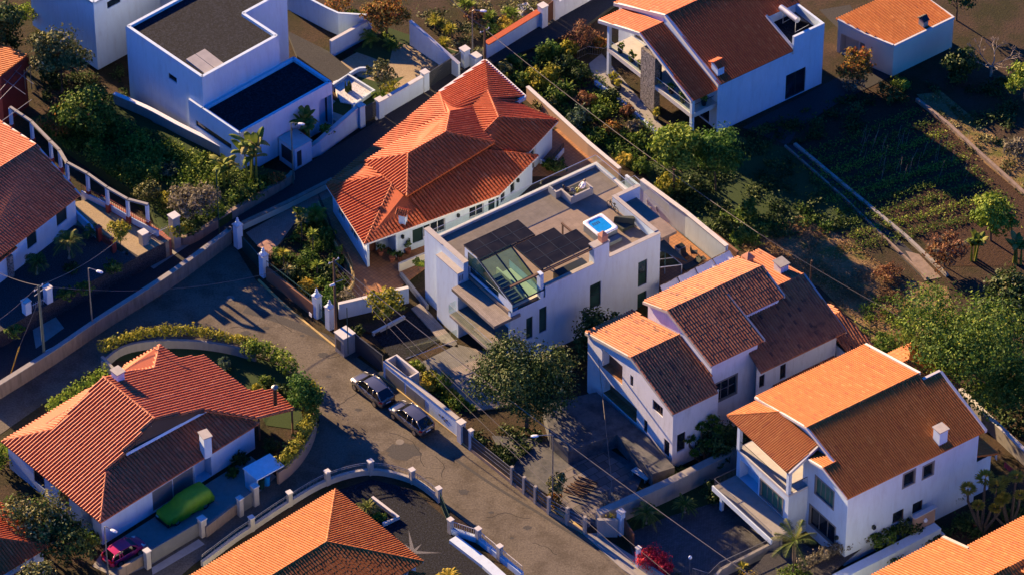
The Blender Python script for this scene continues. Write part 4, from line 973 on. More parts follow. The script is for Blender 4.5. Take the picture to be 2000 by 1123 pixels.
h.face(wl[1], wl[2], -0.3, 2.95, [(5.6, 10.3, 0.0, 2.35, 'garage', 2, 1), (10.4, 12.2, 0.0, 2.4, 'void')])
for i in range(2, n): h.face(wl[i], wl[(i + 1) % n], -0.3, 2.95)
m = MB(); 
ff = Flat(P(400, 880, 3.7), 42)
chimney(h, P(402, 872, 3.9), 0.7, 0.9, 1.35, fr=Flat(P(402, 872, 3.9), 30))
chimney(h, P(231, 742, 5.6), 0.75, 0.85, 1.0, fr=Flat(P(231, 742, 5.6), 42), z0=-1.2)
m = MB(); pp = P(538, 790, 3.2); m.tube([pp, pp + Vector((0, 0, 1.9))], 0.17, 8); o = h.part(m, 'stove_pipe', 'metal_dark')
m = MB(); m.lathe(pp + Vector((0, 0, 1.9)), [(0.3, 0), (0.3, 0.12), (0.02, 0.32)], 10); m.build('cap', M['metal_grey'], o)
# open timber porch under the low right end
m = MB()
for x, y in ((570, 800), (505, 812)): pp = P(x, y, 2.7); m.tube([Vector((pp.x, pp.y, -0.2)), pp], 0.09, 5)
h.part(m, 'porch_post', 'wood_pole')
m = MB(); pp = P(497, 838, 2.6); m.box(Flat(pp, 42), -0.2, 0.2, -0.2, 0.2, 2.3, 2.85); h.part(m, 'lantern', 'yellow') if False else None
h.finish('frame_brown', 'verge_board')

# ------------------------------------------------------------------ hipped roof at the bottom centre
fr = Flat(P(700, 1190, 0), 42)
h = House('corner_house', 'house with plain orange hipped roof inside the curved railing wall', 'house', fr, 'white', 'tile_orange', sp=0.26); H10 = h
E1, E2, RT = q(655, 955, 3.0), q(826, 1096, 3.0), q(638, 1058, 4.5)
X1, X2, X3 = q(130, 1268, 3.0), q(300, 1265, 4.5), q(330, 1390, 3.0)
h.slope([E1, RT, X2, X1]); h.slope([E1, E2, RT]); h.slope([E2, X3, X2, RT])
for a, b in ((E1, RT), (RT, E2), (RT, X2)): h.ridge(a, b, r=0.14)
ev = inset([X1, X3, E2, E1], 0.6); wl = [Vector((p.x, p.y, 0)) for p in ev]
for i in range(4): h.face(wl[i], wl[(i + 1) % 4], -0.3, 2.95)
h.slope([q(800, 1112, 2.6), q(830, 1120, 2.3), q(822, 1150, 2.3), q(790, 1140, 2.6)])
h.board(E1, E2, w=0.1, h=0.16, up=-0.03); h.board(E1, X1, w=0.1, h=0.16, up=-0.03)
h.finish('frame_white', 'eave_board')

# ------------------------------------------------------------------ bottom right corner roof
fr = Flat(P(1900, 1150, 0), 36)
h = House('edge_house', 'house with two stepped orange roof slopes cut by the lower right corner', 'house', fr, 'white', 'tile_orange'); H11 = h
bd = Vector((math.cos(rad(-54)), math.sin(rad(-54)), 0)); ad = Vector((math.cos(rad(36)), math.sin(rad(36)), 0))
o1 = q(1840, 1051, 6.5); o2 = q(1884, 1069, 6.75)
h.slope([o1, o1 - ad * 18, o1 - ad * 18 + bd * 8 + Vector((0, 0, 2.9)), o1 + bd * 8 + Vector((0, 0, 2.9))])
h.slope([o2 + ad * 0.1, o2 + ad * 0.1 + bd * 8 + Vector((0, 0, 2.9)), o2 + ad * 15 + bd * 8 + Vector((0, 0, 2.9)), o2 + ad * 15])
h.board(o1 + ad * 0.15 - bd * 0.1 + Vector((0, 0, .0)), o1 + ad * 0.15 + bd * 3.0 + Vector((0, 0, 1.05)), w=0.3, h=0.3, up=0.12)
w0 = [o1 + bd * 0.6 - ad * 17.5, o1 + bd * 0.6 - ad * 17.5 + bd * 15, o1 + ad * 14.5 + bd * 16, o1 + bd * 1.9 + ad * 14.5, o1 + bd * 1.9 - ad * 0.0, o1 + bd * 0.6 - ad * 0.2]
w0 = [Vector((p.x, p.y, 0)) for p in w0]
for i in range(6): h.face(w0[i], w0[(i + 1) % 6], -0.3, 6.5)
h.slope([p + bd * 16 + Vector((0, 0, 0)) for p in (o1 - ad * 18, o1 + ad * 15)] + [o1 + ad * 15 + bd * 8 + Vector((0, 0, 2.9)), o1 - ad * 18 + bd * 8 + Vector((0, 0, 2.9))])
h.finish('grey_trim', 'verge_board')

# ------------------------------------------------------------------ bottom left corner roof
fr = Flat(P(20, 1150, 0), 42)
h = House('edge_house', 'house with a red hipped roof corner cut by the lower left corner', 'house', fr, 'white', 'tile_red'); H12 = h
E1, Ap = q(97, 1065, 3.0), q(-140, 1030, 5.9)
X1, X2 = q(-150, 851, 3.0), q(-90, 1178, 3.0)
h.slope([E1, Ap, X1]); h.slope([E1, X2, Ap]); h.ridge(E1, Ap)
ev = inset([X1, X2, E1], 0.6); wl = [Vector((p.x, p.y, 0)) for p in ev]
for i in range(3): h.face(wl[i], wl[(i + 1) % 3], -0.3, 2.95)
h.slope([q(20, 1112, 1.9), q(66, 1088, 1.9), q(70, 1120, 1.5), q(20, 1150, 1.5)])
m = MB(); pp = P(70, 1130, 0); m.box(Flat(pp, 42), -0.15, 0.15, -0.15, 0.15, 0, 2.9); h.part(m, 'pillar', 'white')
h.finish()

# ------------------------------------------------------------------ left edge house
fr = Flat(P(143, 436, 2.2), 53)
h = House('edge_house', 'white house with a pinkish red gable roof and dark shutters cut by the left edge', 'house', fr, 'white', 'tile_pink'); H2 = h
E1, E0 = q(157, 381, 5.4), q(-60, 547, 5.4)
G1, G0 = q(71, 283, 7.35), q(-110, 398, 7.35)
V1, V0 = q(-30, 217, 5.6), q(-220, 330, 5.6)
h.slope([E0, E1, G1, G0]); h.slope([G0, G1, V1, V0]); h.ridge(G0, G1)
h.board(E1, G1, w=0.15, h=0.2, up=0.03); h.board(G1, V1, w=0.15, h=0.2, up=0.03)
ev = inset([E0, E1, V1, V0], 0.5); wl = [Vector((p.x, p.y, 0)) for p in ev]
La = (wl[1] - wl[0]).length
h.face(wl[0], wl[1], 0, 5.35, [(La - 2.6, La - 1.2, 3.4, 4.95, 'shut'), (La - 6.6, La - 5.3, 3.4, 4.95, 'shut')])
for i in (1, 2, 3): h.face(wl[i], wl[(i + 1) % 4], 0, 5.35)
h.tri(wl[1] + Vector((0, 0, 5.35)), wl[2] + Vector((0, 0, 5.35)), Vector((G1.x, G1.y, 7.15)))
h.slope([q(34, 483, 4.9), q(-60, 560, 4.9), q(-120, 480, 5.6), q(-30, 450, 5.6)])
m = MB(); pp = P(22, 540, 2.2); m.box(Flat(pp, 53), -0.22, 0.22, -0.22, 0.22, 2.0, 4.6); h.part(m, 'speckled_pillar', 'stone_clad')
m = MB(); pp = P(64, 437, 4.2); m.box(Flat(pp, 53), -0.1, 0.1, -0.25, -0.02, 4.0, 4.4); h.part(m, 'wall_lamp', 'metal_dark')
h.finish()
# red and white verandah piece above it
fr = Flat(P(20, 170, 2.2), 53)
h = House('garden_shelter', 'small red timber garden shelter with an orange tiled roof at the left edge', 'shelter', fr, 'wood_red', 'tile_orange'); 
a, b, c, d = q(55, 108, 5.9), q(0, 150, 5.9), q(-70, 120, 4.7), q(-15, 78, 4.7)
h.slope([b, a, d, c]); 
ev = inset([b, a, d, c], 0.3); wl = [Vector((p.x, p.y, 0)) for p in ev]
for i in range(4): h.face(wl[i], wl[(i + 1) % 4], 0, 4.65)
h.board(b, a, w=0.12, h=1.2, up=-0.02)
h.finish('wood_red', 'eave_board')
# ------------------------------------------------------------------ ground, roads, paths
g = MB(); k = 60; ext = 900
g.poly([Vector((-ext, -300, -0.02)), Vector((ext, -300, -0.02)), Vector((ext, ext, -0.02)), Vector((-ext, ext, -0.02))])
struct(g, 'ground', M['soil'])
sheet('road', 'asphalt', [(455, 475), (500, 548), (610, 640), (690, 692), (750, 735), (905, 858), (1030, 955), (1150, 1045), (1260, 1130), (1330, 1200), (1060, 1200), (1012, 1128), (975, 1082), (935, 1040), (865, 985), (805, 938), (725, 918), (640, 936), (560, 985), (460, 1045), (380, 1100), (290, 1180), (140, 1240), (-40, 1300), (-120, 1200), (120, 1180), (290, 1100), (400, 1025), (500, 965), (600, 880), (625, 820), (600, 770), (540, 710), (470, 680), (380, 668), (290, 672), (195, 715), (90, 785), (-60, 890), (-140, 860), (0, 772), (100, 712), (200, 640), (330, 558)], 0.004)
sheet('lane', 'asphalt_new', [(-80, 790), (0, 745), (120, 670), (330, 535), (440, 455), (520, 415), (640, 362), (760, 285), (900, 178), (960, 125), (1130, 60), (1240, -20), (1140, -30), (1020, 55), (930, 100), (890, 130), (700, 260), (575, 335), (430, 420), (320, 490), (130, 575), (0, 665), (-80, 700)], 0.35, 0.45)
# worn patches, one trench strip and one thin dark line in the road
def strip(name, mat, px, w, z):
    pts = fillet([P(x, y, z) for x, y in px], 4); m = MB(); n = len(pts); Lp = []; Rp = []
    for i, p in enumerate(pts):
        d = pts[min(i + 1, n - 1)] - pts[max(i - 1, 0)]; d.normalize(); s_ = Vector((-d.y, d.x, 0)) * w / 2; Lp.append(p + s_); Rp.append(p - s_)
    for i in range(n - 1): m.poly([Rp[i], Rp[i + 1], Lp[i + 1], Lp[i]])
    return struct(m, name, M[mat])
strip('dark_road_strip', 'asphalt_dark', [(478, 604), (540, 622), (600, 645), (655, 668), (700, 695)], 0.9, 0.008)
strip('dark_road_strip', 'asphalt_dark', [(885, 893), (960, 945), (1050, 1000), (1130, 1050), (1215, 1100)], 0.28, 0.008)  # narrow strip of darker colour along the lower road
def blob(name, mat, cx, cy, r, z, n=22, seed=0, sq=0.7):
    q_ = random.Random(seed); c = P(cx, cy, z)
    m = MB(); m.poly([c + Vector((r * math.cos(a) * q_.uniform(0.65, 1.15), r * sq * math.sin(a) * q_.uniform(0.65, 1.15), 0)) for a in [2 * math.pi * i / n for i in range(n)]]); return struct(m, name, M[mat])
for i, (x, y, r) in enumerate(((632, 693, 0.5), (700, 800, 0.35), (642, 735, 0.28), (790, 880, 1.6), (520, 640, 0.3), (420, 655, 0.6), (480, 650, 0.45), (742, 792, 0.2), (590, 655, 0.25), (890, 1000, 0.3), (1030, 1030, 0.4), (905, 960, 0.5), (1000, 1050, 0.2), (960, 1000, 0.25))):
    blob('road_patch', 'asphalt_dark', x, y, r, 0.008 + 0.0003 * i, seed=i)
M['crack'] = plain('road_crack', (0.02, 0.018, 0.016), 0.9)
ck = MB()
for seed, (x, y, ln) in enumerate(((640, 700, 60), (660, 790, 90), (760, 845, 120), (560, 690, 70), (505, 615, 80), (950, 1010, 90), (850, 890, 60), (700, 740, 50), (450, 640, 60), (1040, 1060, 60), (800, 940, 50))):
    q_ = random.Random(seed + 50); a = q_.uniform(-0.9, 0.9); pts = [(x, y)]
    for i in range(7): a += q_.uniform(-0.7, 0.7); x += ln / 7 * math.cos(a); y += ln / 9 * math.sin(a); pts.append((x, y))
    w = [P(px, py, 0.010) for px, py in pts]
    for p0, p1 in zip(w, w[1:]):
        d = (p1 - p0).normalized(); s_ = Vector((-d.y, d.x, 0)) * 0.025; ck.poly([p0 - s_, p1 - s_, p1 + s_, p0 + s_])
struct(ck, 'road_crack', M['crack'])
def manhole(x, y, lab):
    t = MB(); t.lathe(P(x, y, 0.0), [(0.36, 0.0), (0.36, 0.016), (0.3, 0.018), (0.02, 0.019)], 18); solo(t, 'manhole_cover', M['manhole'], lab, 'manhole cover', P(x, y, 0))
manhole(781, 863, 'pale round manhole cover on the road behind the parked cars'); manhole(450, 582, 'worn manhole cover near the white gate posts')
# raised kerb with ochre edge along the right side of the street
def kerb(px, w, hgt, mat, name='kerb'):
    pts = fillet([P(x, y, 0) for x, y in px], 4); m = MB(); m.strip_wall(pts, 0.0, hgt, w); return struct(m, name, M[mat])
kerb([(505, 548), (560, 600), (620, 650), (660, 682), (672, 688)], 0.18, 0.14, 'ochre')
kerb([(742, 728), (800, 776), (850, 815), (905, 858)], 0.55, 0.16, 'ochre')
kerb([(905, 864), (960, 905), (1025, 955), (1080, 992), (1140, 1040)], 0.4, 0.14, 'ochre')
sheet('pavement', 'concrete', [(1140, 1042), (1165, 1040), (1245, 1090), (1320, 1150), (1290, 1160), (1215, 1110)], 0.07, 0.07)
sheet('verge', 'drygrass', [(1046, 965), (1075, 975), (1085, 992), (1065, 985)], 0.10, 0.1)
# yards
sheet('yard_ground', 'yard', [(960, 850), (1165, 860), (1260, 920), (1230, 985), (1180, 1010), (1165, 1030), (1090, 975), (1000, 930)], 0.012)
sheet('yard_terrace', 'yard', [(1060, 790), (1165, 765), (1262, 850), (1318, 912), (1275, 925), (1205, 848), (1110, 880), (1075, 850)], 1.5, 1.6)
sheet('yard_slabs', 'slabs', [(1085, 925), (1175, 880), (1215, 905), (1240, 925), (1190, 955), (1110, 985)], 0.02)
sheet('yard_slabs', 'slabs', [(1050, 985), (1150, 940), (1180, 985), (1150, 1030)], 0.018)
sheet('driveway', 'basalt', [(1225, 1035), (1300, 1005), (1425, 965), (1600, 1080), (1400, 1150), (1250, 1150)], 0.012)
sheet('garden_strip', 'lawn', [(1215, 1020), (1300, 960), (1420, 910), (1480, 950), (1425, 972), (1300, 1010), (1230, 1040)], 0.02)
sheet('field', 'soil_red', [(1540, 285), (1700, 180), (1790, 190), (2050, 400), (2050, 520), (1850, 520), (1800, 470), (1650, 350)], 0.0)
sheet('dry_field', 'drygrass', [(1440, 480), (1560, 420), (1660, 470), (1760, 545), (1850, 560), (1880, 640), (1760, 700), (1690, 650), (1600, 560), (1500, 520)], 0.004)
sheet('dry_bank', 'drygrass', [(1790, 185), (1840, 180), (2020, 330), (2020, 400), (1900, 300)], 0.006)
sheet('grass_field', 'lawn', [(1250, 330), (1420, 260), (1540, 290), (1640, 370), (1700, 440), (1560, 470), (1440, 490), (1330, 420)], 0.002)
sheet('channel', 'asphalt_new', [(1535, 285), (1548, 283), (1838, 542), (1806, 548)], 0.012)
sheet('channel', 'stonewall', [(1768, 490), (1795, 497), (1838, 542), (1806, 548)], 0.018)
sheet('garden_bed', 'lawn', [(60, 230), (250, 190), (300, 240), (480, 320), (570, 340), (430, 430), (330, 470), (290, 400), (200, 330), (100, 260)], 1.2, 1.3)
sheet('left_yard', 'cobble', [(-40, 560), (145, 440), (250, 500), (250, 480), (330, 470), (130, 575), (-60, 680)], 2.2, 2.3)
sheet('garden_path', 'court', [(145, 395), (200, 385), (300, 440), (330, 470), (270, 500), (190, 450), (150, 440)], 2.21, 2.3)
sheet('red_path', 'red_floor', [(170, 385), (215, 395), (315, 450), (335, 468), (310, 470), (250, 435)], 2.22, 2.3)
sheet('gate_apron', 'concrete', [(265, 500), (335, 462), (370, 478), (300, 525)], 0.38, 0.5)
sheet('gate_apron', 'concrete', [(60, 620), (95, 600), (125, 640), (70, 680)], 0.38, 0.5)
sheet('forecourt', 'brick_floor', [(480, 455), (640, 365), (650, 385), (620, 410), (580, 430), (525, 505)], 0.012)
sheet('house_terrace', 'terra_floor', [(620, 395), (655, 380), (705, 495), (835, 470), (835, 520), (730, 600), (690, 590), (680, 540), (640, 440)], 0.10, 0.1)
sheet('garden_bed', 'soil', [(525, 505), (600, 425), (632, 420), (670, 500), (690, 560), (660, 600), (640, 600)], 0.02)
sheet('back_terrace', 'terra_floor', [(1035, 345), (1075, 260), (1090, 250), (1180, 330), (1160, 340), (1100, 345)], 0.02)
sheet('gravel_court', 'gravel', [(725, 650), (800, 607), (862, 664), (795, 702), (765, 700)], 0.02)
sheet('timber_deck', 'deck', [(803, 602), (822, 591), (892, 668), (895, 678), (863, 668)], 0.16, 0.15)
sheet('timber_deck', 'deck', [(812, 712), (893, 672), (965, 690), (1010, 790), (935, 800)], 0.16, 0.15)
sheet('planting_bed', 'soil', [(795, 705), (935, 800), (900, 812), (800, 735)], 0.03)
sheet('planting_bed', 'soil', [(690, 640), (790, 600), (795, 606), (735, 652)], 0.2, 0.2)
sheet('courtyard', 'court', [(650, 130), (770, 60), (895, 100), (760, 190)], 0.41, 0.5)
sheet('courtyard_lawn', 'lawn', [(690, 100), (760, 55), (895, 102), (860, 112), (770, 80), (760, 125)], 0.42, 0.5)
sheet('front_lawn', 'lawn', [(640, 215), (700, 150), (735, 160), (790, 150), (730, 200), (680, 230)], 0.415, 0.5)
sheet('gravel_bed', 'gravel_white', [(650, 160), (680, 150), (730, 180), (690, 205), (665, 200)], 0.5, 0.6)
sheet('driveway', 'asphalt_new', [(560, 60), (640, 100), (700, 150), (650, 160), (580, 110)], 0.413, 0.5)
sheet('entrance_path', 'concrete', [(615, 185), (650, 195), (700, 225), (690, 235), (660, 240), (620, 215)], 0.412, 0.5)
sheet('house_path', 'concrete', [(1150, 125), (1175, 105), (1300, 255), (1275, 262), (1160, 160)], 0.02)
sheet('side_path', 'asphalt_new', [(1450, 250), (1620, 160), (1680, 130), (1640, 60), (1600, 20), (1660, 10), (1740, 150), (1640, 200), (1560, 250), (1540, 285)], 0.006)
sheet('corner_court', 'gravel', [(650, 960), (725, 935), (805, 955), (870, 1010), (960, 1100), (1010, 1160), (700, 1160)], 0.012)
sheet('parking_yard', 'concrete', [(205, 1070), (490, 890), (540, 930), (480, 985), (300, 1100), (230, 1130), (180, 1105)], 0.012)
sheet('hedge_garden', 'lawn', [(205, 705), (300, 672), (470, 682), (560, 720), (600, 780), (590, 840), (520, 830), (480, 760), (390, 695)], 0.012)
sheet('gravel_garden', 'cobble', [(1500, 1075), (1650, 1065), (1720, 1040), (1600, 1140), (1420, 1150), (1480, 1100)], 1.0)
# white compass star set into the dark paving
cs = P(806, 1078, 0.016); st = MB()
for px, py in ((798, 1034), (862, 1079), (824, 1061), (790, 1061)):
    tip = P(px, py, 0.017); d = (tip - cs).normalized(); s_ = Vector((-d.y, d.x, 0)) * 0.2
    st.poly([cs - s_, tip, cs + s_])
solo(st, 'paving_star', M['star'], 'pale compass star inlaid in the black paving beside the orange hipped roof', 'paving star', cs)
# ------------------------------------------------------------------ walls, fences, gates
def wall(name, mat, label, px, z0, z1, th=0.2, cat='wall', cap=None, capw=0.06, smooth=True, zg=0.0, k=4, capmat='cap'):
    pts = [P(x, y, zg) for x, y in px]
    if smooth and len(pts) > 2: pts = fillet(pts, k)
    c = pts[len(pts) // 2]
    if isinstance(z1, tuple): z1 = [zg + z1[0] + (z1[1] - z1[0]) * i / (len(pts) - 1) for i in range(len(pts))]
    else: z1 = [zg + z1] * len(pts)
    m = MB(); m.strip_wall(pts, zg + z0, z1, th)
    if cap is None: return solo(m, name, M[mat], label, cat, c)
    t = thing(name, label, cat, c); m.build('wall', M[mat], t)
    m = MB(); m.strip_wall(pts, [z + 0.003 for z in z1], [z + cap for z in z1], th + 2 * capw); m.build('coping', M[capmat], t)
    return t
def gate_post(x, y, w, hgt, mat, label, fin=None, name='gate_post', az=40, z0=-0.2, capmat='cap', z=0.0):
    c = P(x, y, z); hgt += z; f = Flat(c, az); t = thing(name, label, 'gate post', c)
    m = MB(); m.box(f, -w / 2, w / 2, -w / 2, w / 2, z0, hgt); m.build('shaft', M[mat], t)
    m = MB(); m.box(f, -w / 2 - 0.06, w / 2 + 0.06, -w / 2 - 0.06, w / 2 + 0.06, hgt + 0.003, hgt + 0.1); m.build('coping', M[capmat], t)
    if fin:
        m = MB(); m.lathe(Vector((c.x, c.y, hgt + 0.1)), [(w * .62, 0), (w * .5, 0.1), (0.10, 0.24), (0.16, 0.36), (0.17, 0.46), (0.08, 0.56), (0.11, 0.62), (0.09, 0.70), (0.01, 0.80)], 12); m.build('finial', M[mat], t, smooth=True)
    return t
def panel_gate(name, label, a, b, z0, z1, mat, th=0.06, cat='gate', frame=None, slats=0, z=0.0):
    A, B = P(*a, z), P(*b, z); z0 += z; z1 += z; t = thing(name, label, cat, A.lerp(B, 0.5))
    if slats:
        m = MB(); n = slats
        for i in range(n): m.strip_wall([A, B], z0 + (z1 - z0) * i / n, z0 + (z1 - z0) * (i + 0.8) / n, th)
        m.build('slats', M[mat], t)
    else:
        m = MB(); m.strip_wall([A, B], z0, z1, th); m.build('panel', M[mat], t)
    d = (B - A).normalized(); m = MB()
    m.strip_wall([A, B], z1 + 0.002, z1 + 0.06, th + 0.04)
    m.build('top_rail', M[frame or mat], t)
    return t
def bar_gate(name, label, a, b, z0, z1, mat, cat='gate', step=0.14, arch=0.0, z=0.0):
    A, B = P(*a, z), P(*b, z); z0 += z; z1 += z; t = thing(name, label, cat, A.lerp(B, 0.5)); L = (B - A).length; n = max(3, int(L / step))
    m = MB()
    for i in range(n + 1):
        s_ = i / n; p = A.lerp(B, s_); top = z1 - arch * math.sin(math.pi * s_)
        m.tube([(p.x, p.y, z0), (p.x, p.y, top)], 0.018, 4)
    m.build('bars', M[mat], t)
    m = MB()
    for z in (z0 + 0.1, z0 + (z1 - arch - z0) * 0.85): m.tube([Vector((A.x, A.y, z)), Vector((B.x, B.y, z))], 0.025, 5)
    m.build('rails', M[mat], t); return t

# upper lane, the white property with the gravel roofs
wall('retaining_wall', 'stonewall', 'long weathered brown stone wall between the plaza and the shaded upper lane', [(-30, 795), (100, 713), (200, 645), (330, 562), (440, 482), (447, 474)], -0.2, 1.55, 0.35, cap=0.08, capmat='concrete', k=6)
wall('garden_wall', 'stonewall', 'brown stone wall holding the overgrown garden beside the shaded lane', [(335, 472), (370, 476), (430, 440), (500, 398), (560, 362), (572, 350)], -1.0, 0.95, 0.4, zg=0.35)
wall('garden_wall', 'concrete', 'dark curved low wall in front of the left yard, between the two blue gate posts and the grated gate', [(262, 500), (210, 545), (160, 575), (110, 590), (95, 582)], -1.0, 1.4, 0.3, zg=0.35)
wall('garden_wall', 'concrete', 'dark curved low wall at the left edge below the blue gate post', [(-30, 690), (20, 665), (55, 640), (60, 618)], -1.0, 1.4, 0.3, zg=0.35)
wall('boundary_wall', 'concrete', 'dark wall with bright white coping sweeping past the flat roofed house', [(225, 215), (290, 243), (350, 275), (410, 305), (476, 340)], -1.0, 1.9, 0.3, cap=0.08, capmat='acrylic', k=5, zg=0.4)
wall('roadside_wall', 'white', 'white street wall with grey cap below the banana plants', [(598, 305), (625, 295), (700, 240)], -1.0, (0.7, 1.9), 0.3, cap=0.1, smooth=False, zg=0.4)
wall('roadside_wall', 'white', 'white street wall between the small slatted gate and the long slatted gate', [(748, 225), (825, 180)], -1.0, 1.75, 0.28, cap=0.12, smooth=False, zg=0.4)
gate_post(705, 240, 0.6, 2.0, 'white', 'white street post left of the small dark slatted gate', z=0.4)
gate_post(742, 228, 0.6, 1.95, 'white', 'white street post right of the small dark slatted gate', z=0.4)
gate_post(830, 175, 0.6, 2.0, 'white', 'white street post at the lower end of the long dark slatted gate', z=0.4)
gate_post(908, 128, 0.7, 1.9, 'white', 'grey white post at the upper end of the long dark slatted gate', z=0.4)
gate_post(929, 130, 0.8, 1.2, 'white', 'squat white meter post beside the tall street lamp', z=0.4)
panel_gate('slatted_gate', 'long charcoal slatted sliding gate along the upper lane', (838, 172), (900, 132), 0.05, 1.75, 'gate_dark', slats=9, z=0.4)
panel_gate('slatted_gate', 'small charcoal slatted pedestrian gate in the white street wall', (712, 240), (735, 228), 0.05, 1.75, 'gate_dark', slats=9, z=0.4)
# white meter house by the lane
f = Flat(P(577, 330, 0.35), 42); t = thing('meter_cabinet', 'white masonry cabinet with two dark doors beside the lane lamp post', 'cabinet', f.o)
m = MB(); m.box(f, 0, 2.0, 0, 2.3, 0.0, 2.55); m.build('body', M['white'], t)
m = MB(); m.box(f, 0.25, 0.75, -0.03, -0.003, 0.45, 2.15); m.build('door', M['gate_dark'], t)
m = MB(); m.box(f, -0.03, -0.003, 0.3, 1.9, 0.65, 2.15); m.build('door', M['gate_dark'], t)
m = MB(); m.box(f, -0.06, 2.06, -0.06, 2.36, 2.552, 2.63); m.build('coping', M['cap'], t)
wall('garden_wall', 'white', 'white wall closing the sunlit courtyard with coping, seen in blue shade', [(802, 88), (897, 152)], -1.0, (2.8, 1.6), 0.22, cap=0.06, smooth=False, zg=0.4)
wall('garden_wall', 'white', 'white wall on the left of the sunlit courtyard', [(646, 106), (725, 62)], -1.0, 1.5, 0.22, cap=0.06, smooth=False, zg=0.4)
wall('garden_wall', 'white', 'tall white wall stepping up behind the courtyard shrubs', [(560, 10), (640, 52), (662, 62), (726, 66)], -1.0, 2.2, 0.22, smooth=False, zg=0.4)
wall('planter_wall', 'white', 'white kerb wall of the pebble bed with the spiky cactus', [(650, 172), (680, 152), (731, 183), (688, 212)], -1.0, 0.4, 0.22, smooth=False, cat='planter', zg=0.4)
wall('planter_wall', 'white', 'curved white kerb wall beside the courtyard lawn', [(683, 150), (700, 140), (716, 139)], -1.0, 0.4, 0.22, cat='planter', zg=0.4)
wall('roadside_wall', 'white', 'white street wall topped with red tiles beyond the utility pole', [(950, 113), (1052, 50)], -1.0, 1.6, 0.25, cap=0.1, capmat='tile_red', capw=0.2, smooth=False, zg=0.4)
wall('roadside_wall', 'white_old', 'pale street wall at the upper edge beyond the brown gate', [(1090, 34), (1180, -16)], -1.0, 1.9, 0.25, smooth=False, zg=0.4)
gate_post(1060, 50, 0.7, 2.3, 'white_old', 'tall pale gate post left of the brown lane gate', z=0.4); gate_post(1085, 36, 0.5, 2.4, 'white_old', 'pale gate post right of the brown lane gate', z=0.4)
panel_gate('lane_gate', 'dark red brown metal gate at the upper edge of the lane', (1066, 47), (1080, 38), 0.05, 2.1, 'wood_door', slats=0, z=0.4)
# left properties
gate_post(282, 508 - 16, 0.65, 2.2, 'concrete', 'weathered blue grey pier left of the grated driveway gate', z=1.3); gate_post(342, 466, 0.75, 2.6, 'concrete', 'tall grey pier right of the grated driveway gate', z=1.3)
bar_gate('driveway_gate', 'grey grated double gate of the left garden', (290, 486), (336, 466), 0.05, 1.7, 'metal_light', z=1.3)
gate_post(54, 626, 0.6, 2.2, 'white', 'blue shaded pier left of the small shaded gate', z=1.3); gate_post(96, 604, 0.6, 2.5, 'white', 'blue shaded pier right of the small shaded gate', z=1.3)
bar_gate('garden_gate', 'pale barred gate in the shade at the left edge', (60, 622), (90, 607), 0.1, 1.6, 'metal_light', step=0.2, z=1.3)
# pergola along the left garden
pg = [(12, 262), (66, 300 - 14), (102, 330), (120, 350), (133, 370), (172, 398), (213, 425), (252, 452), (290, 478 - 22)]
pt = [P(x, y, 2.2) for x, y in ((24, 258), (65, 286), (102, 324), (120, 342), (134, 366), (174, 388), (212, 415), (252, 438), (290, 448))]
t = thing('pergola', 'white posted garden pergola with blue grey beams along the red path', 'pergola', pt[4])
for i, p in enumerate(pt):
    f = Flat(p, 53); m = MB(); m.box(f, -0.13, 0.13, -0.13, 0.13, 3.1, 4.95); o = m.build('post', M['white'], t)
    m = MB(); m.box(f, -0.17, 0.17, -0.17, 0.17, 2.1, 3.098); m.build('base', M['wood_red'], o)
for a, b in zip(pt, pt[1:]):
    m = MB(); d = (b - a).normalized() * 0.5; m.strip_wall([a - d * 0.0, b + d * 0.2], 4.952, 5.15, 0.26); m.build('beam', M['concrete'], t)
wall('garden_wall', 'white', 'low white wall with small iron railing beside the red paved path', [(160, 383), (215, 410), (262, 438), (310, 462)], -1.0, 0.6, 0.2, smooth=False, zg=2.2)
t = MB(); pts = [P(x, y, 2.2) for x, y in ((160, 383), (215, 410), (262, 438), (310, 462))]; railing(t, pts, 2.82, 0.6, step=0.25, r=0.02); solo(t, 'iron_railing', M['wood_red'], 'dark red iron railing on the low white garden wall under the pergola', 'railing', pts[1])
wall('garden_wall', 'white', 'short white wall from the left house to the red gate piers', [(144, 422), (190, 466)], -1.0, 0.9, 0.2, smooth=False, zg=2.2)
gate_post(194, 470, 0.4, 1.5, 'wood_red', 'red pier nearest the left house', capmat='wood_red', z=2.2); gate_post(222, 492, 0.4, 1.3, 'wood_red', 'red pier beside the round clipped tree', capmat='wood_red', z=2.2)
bar_gate('garden_gate', 'small dark red garden gate between the two red piers', (197, 472), (219, 490), 0.05, 1.0, 'wood_red', step=0.2, z=2.2)
# washing lines / wire trellis at the left edge
t = thing('wire_trellis', 'thin metal trellis of crossed bars in front of the red shelter', 'trellis', P(40, 190, 0))
m = MB()
for a, b in (((0, 178), (55, 112)), ((-5, 200), (62, 130)), ((0, 240), (62, 195)), ((0, 150), (50, 185)), ((20, 132), (66, 165))): m.tube([P(*a, 5.4), P(*b, 5.4)], 0.03, 5)
for x, y in ((50, 175), (62, 175)): p = P(x, y, 2.2); m.tube([p, p + Vector((0, 0, 3.2))], 0.05, 5)
m.build('bars', M['metal_grey'], t)
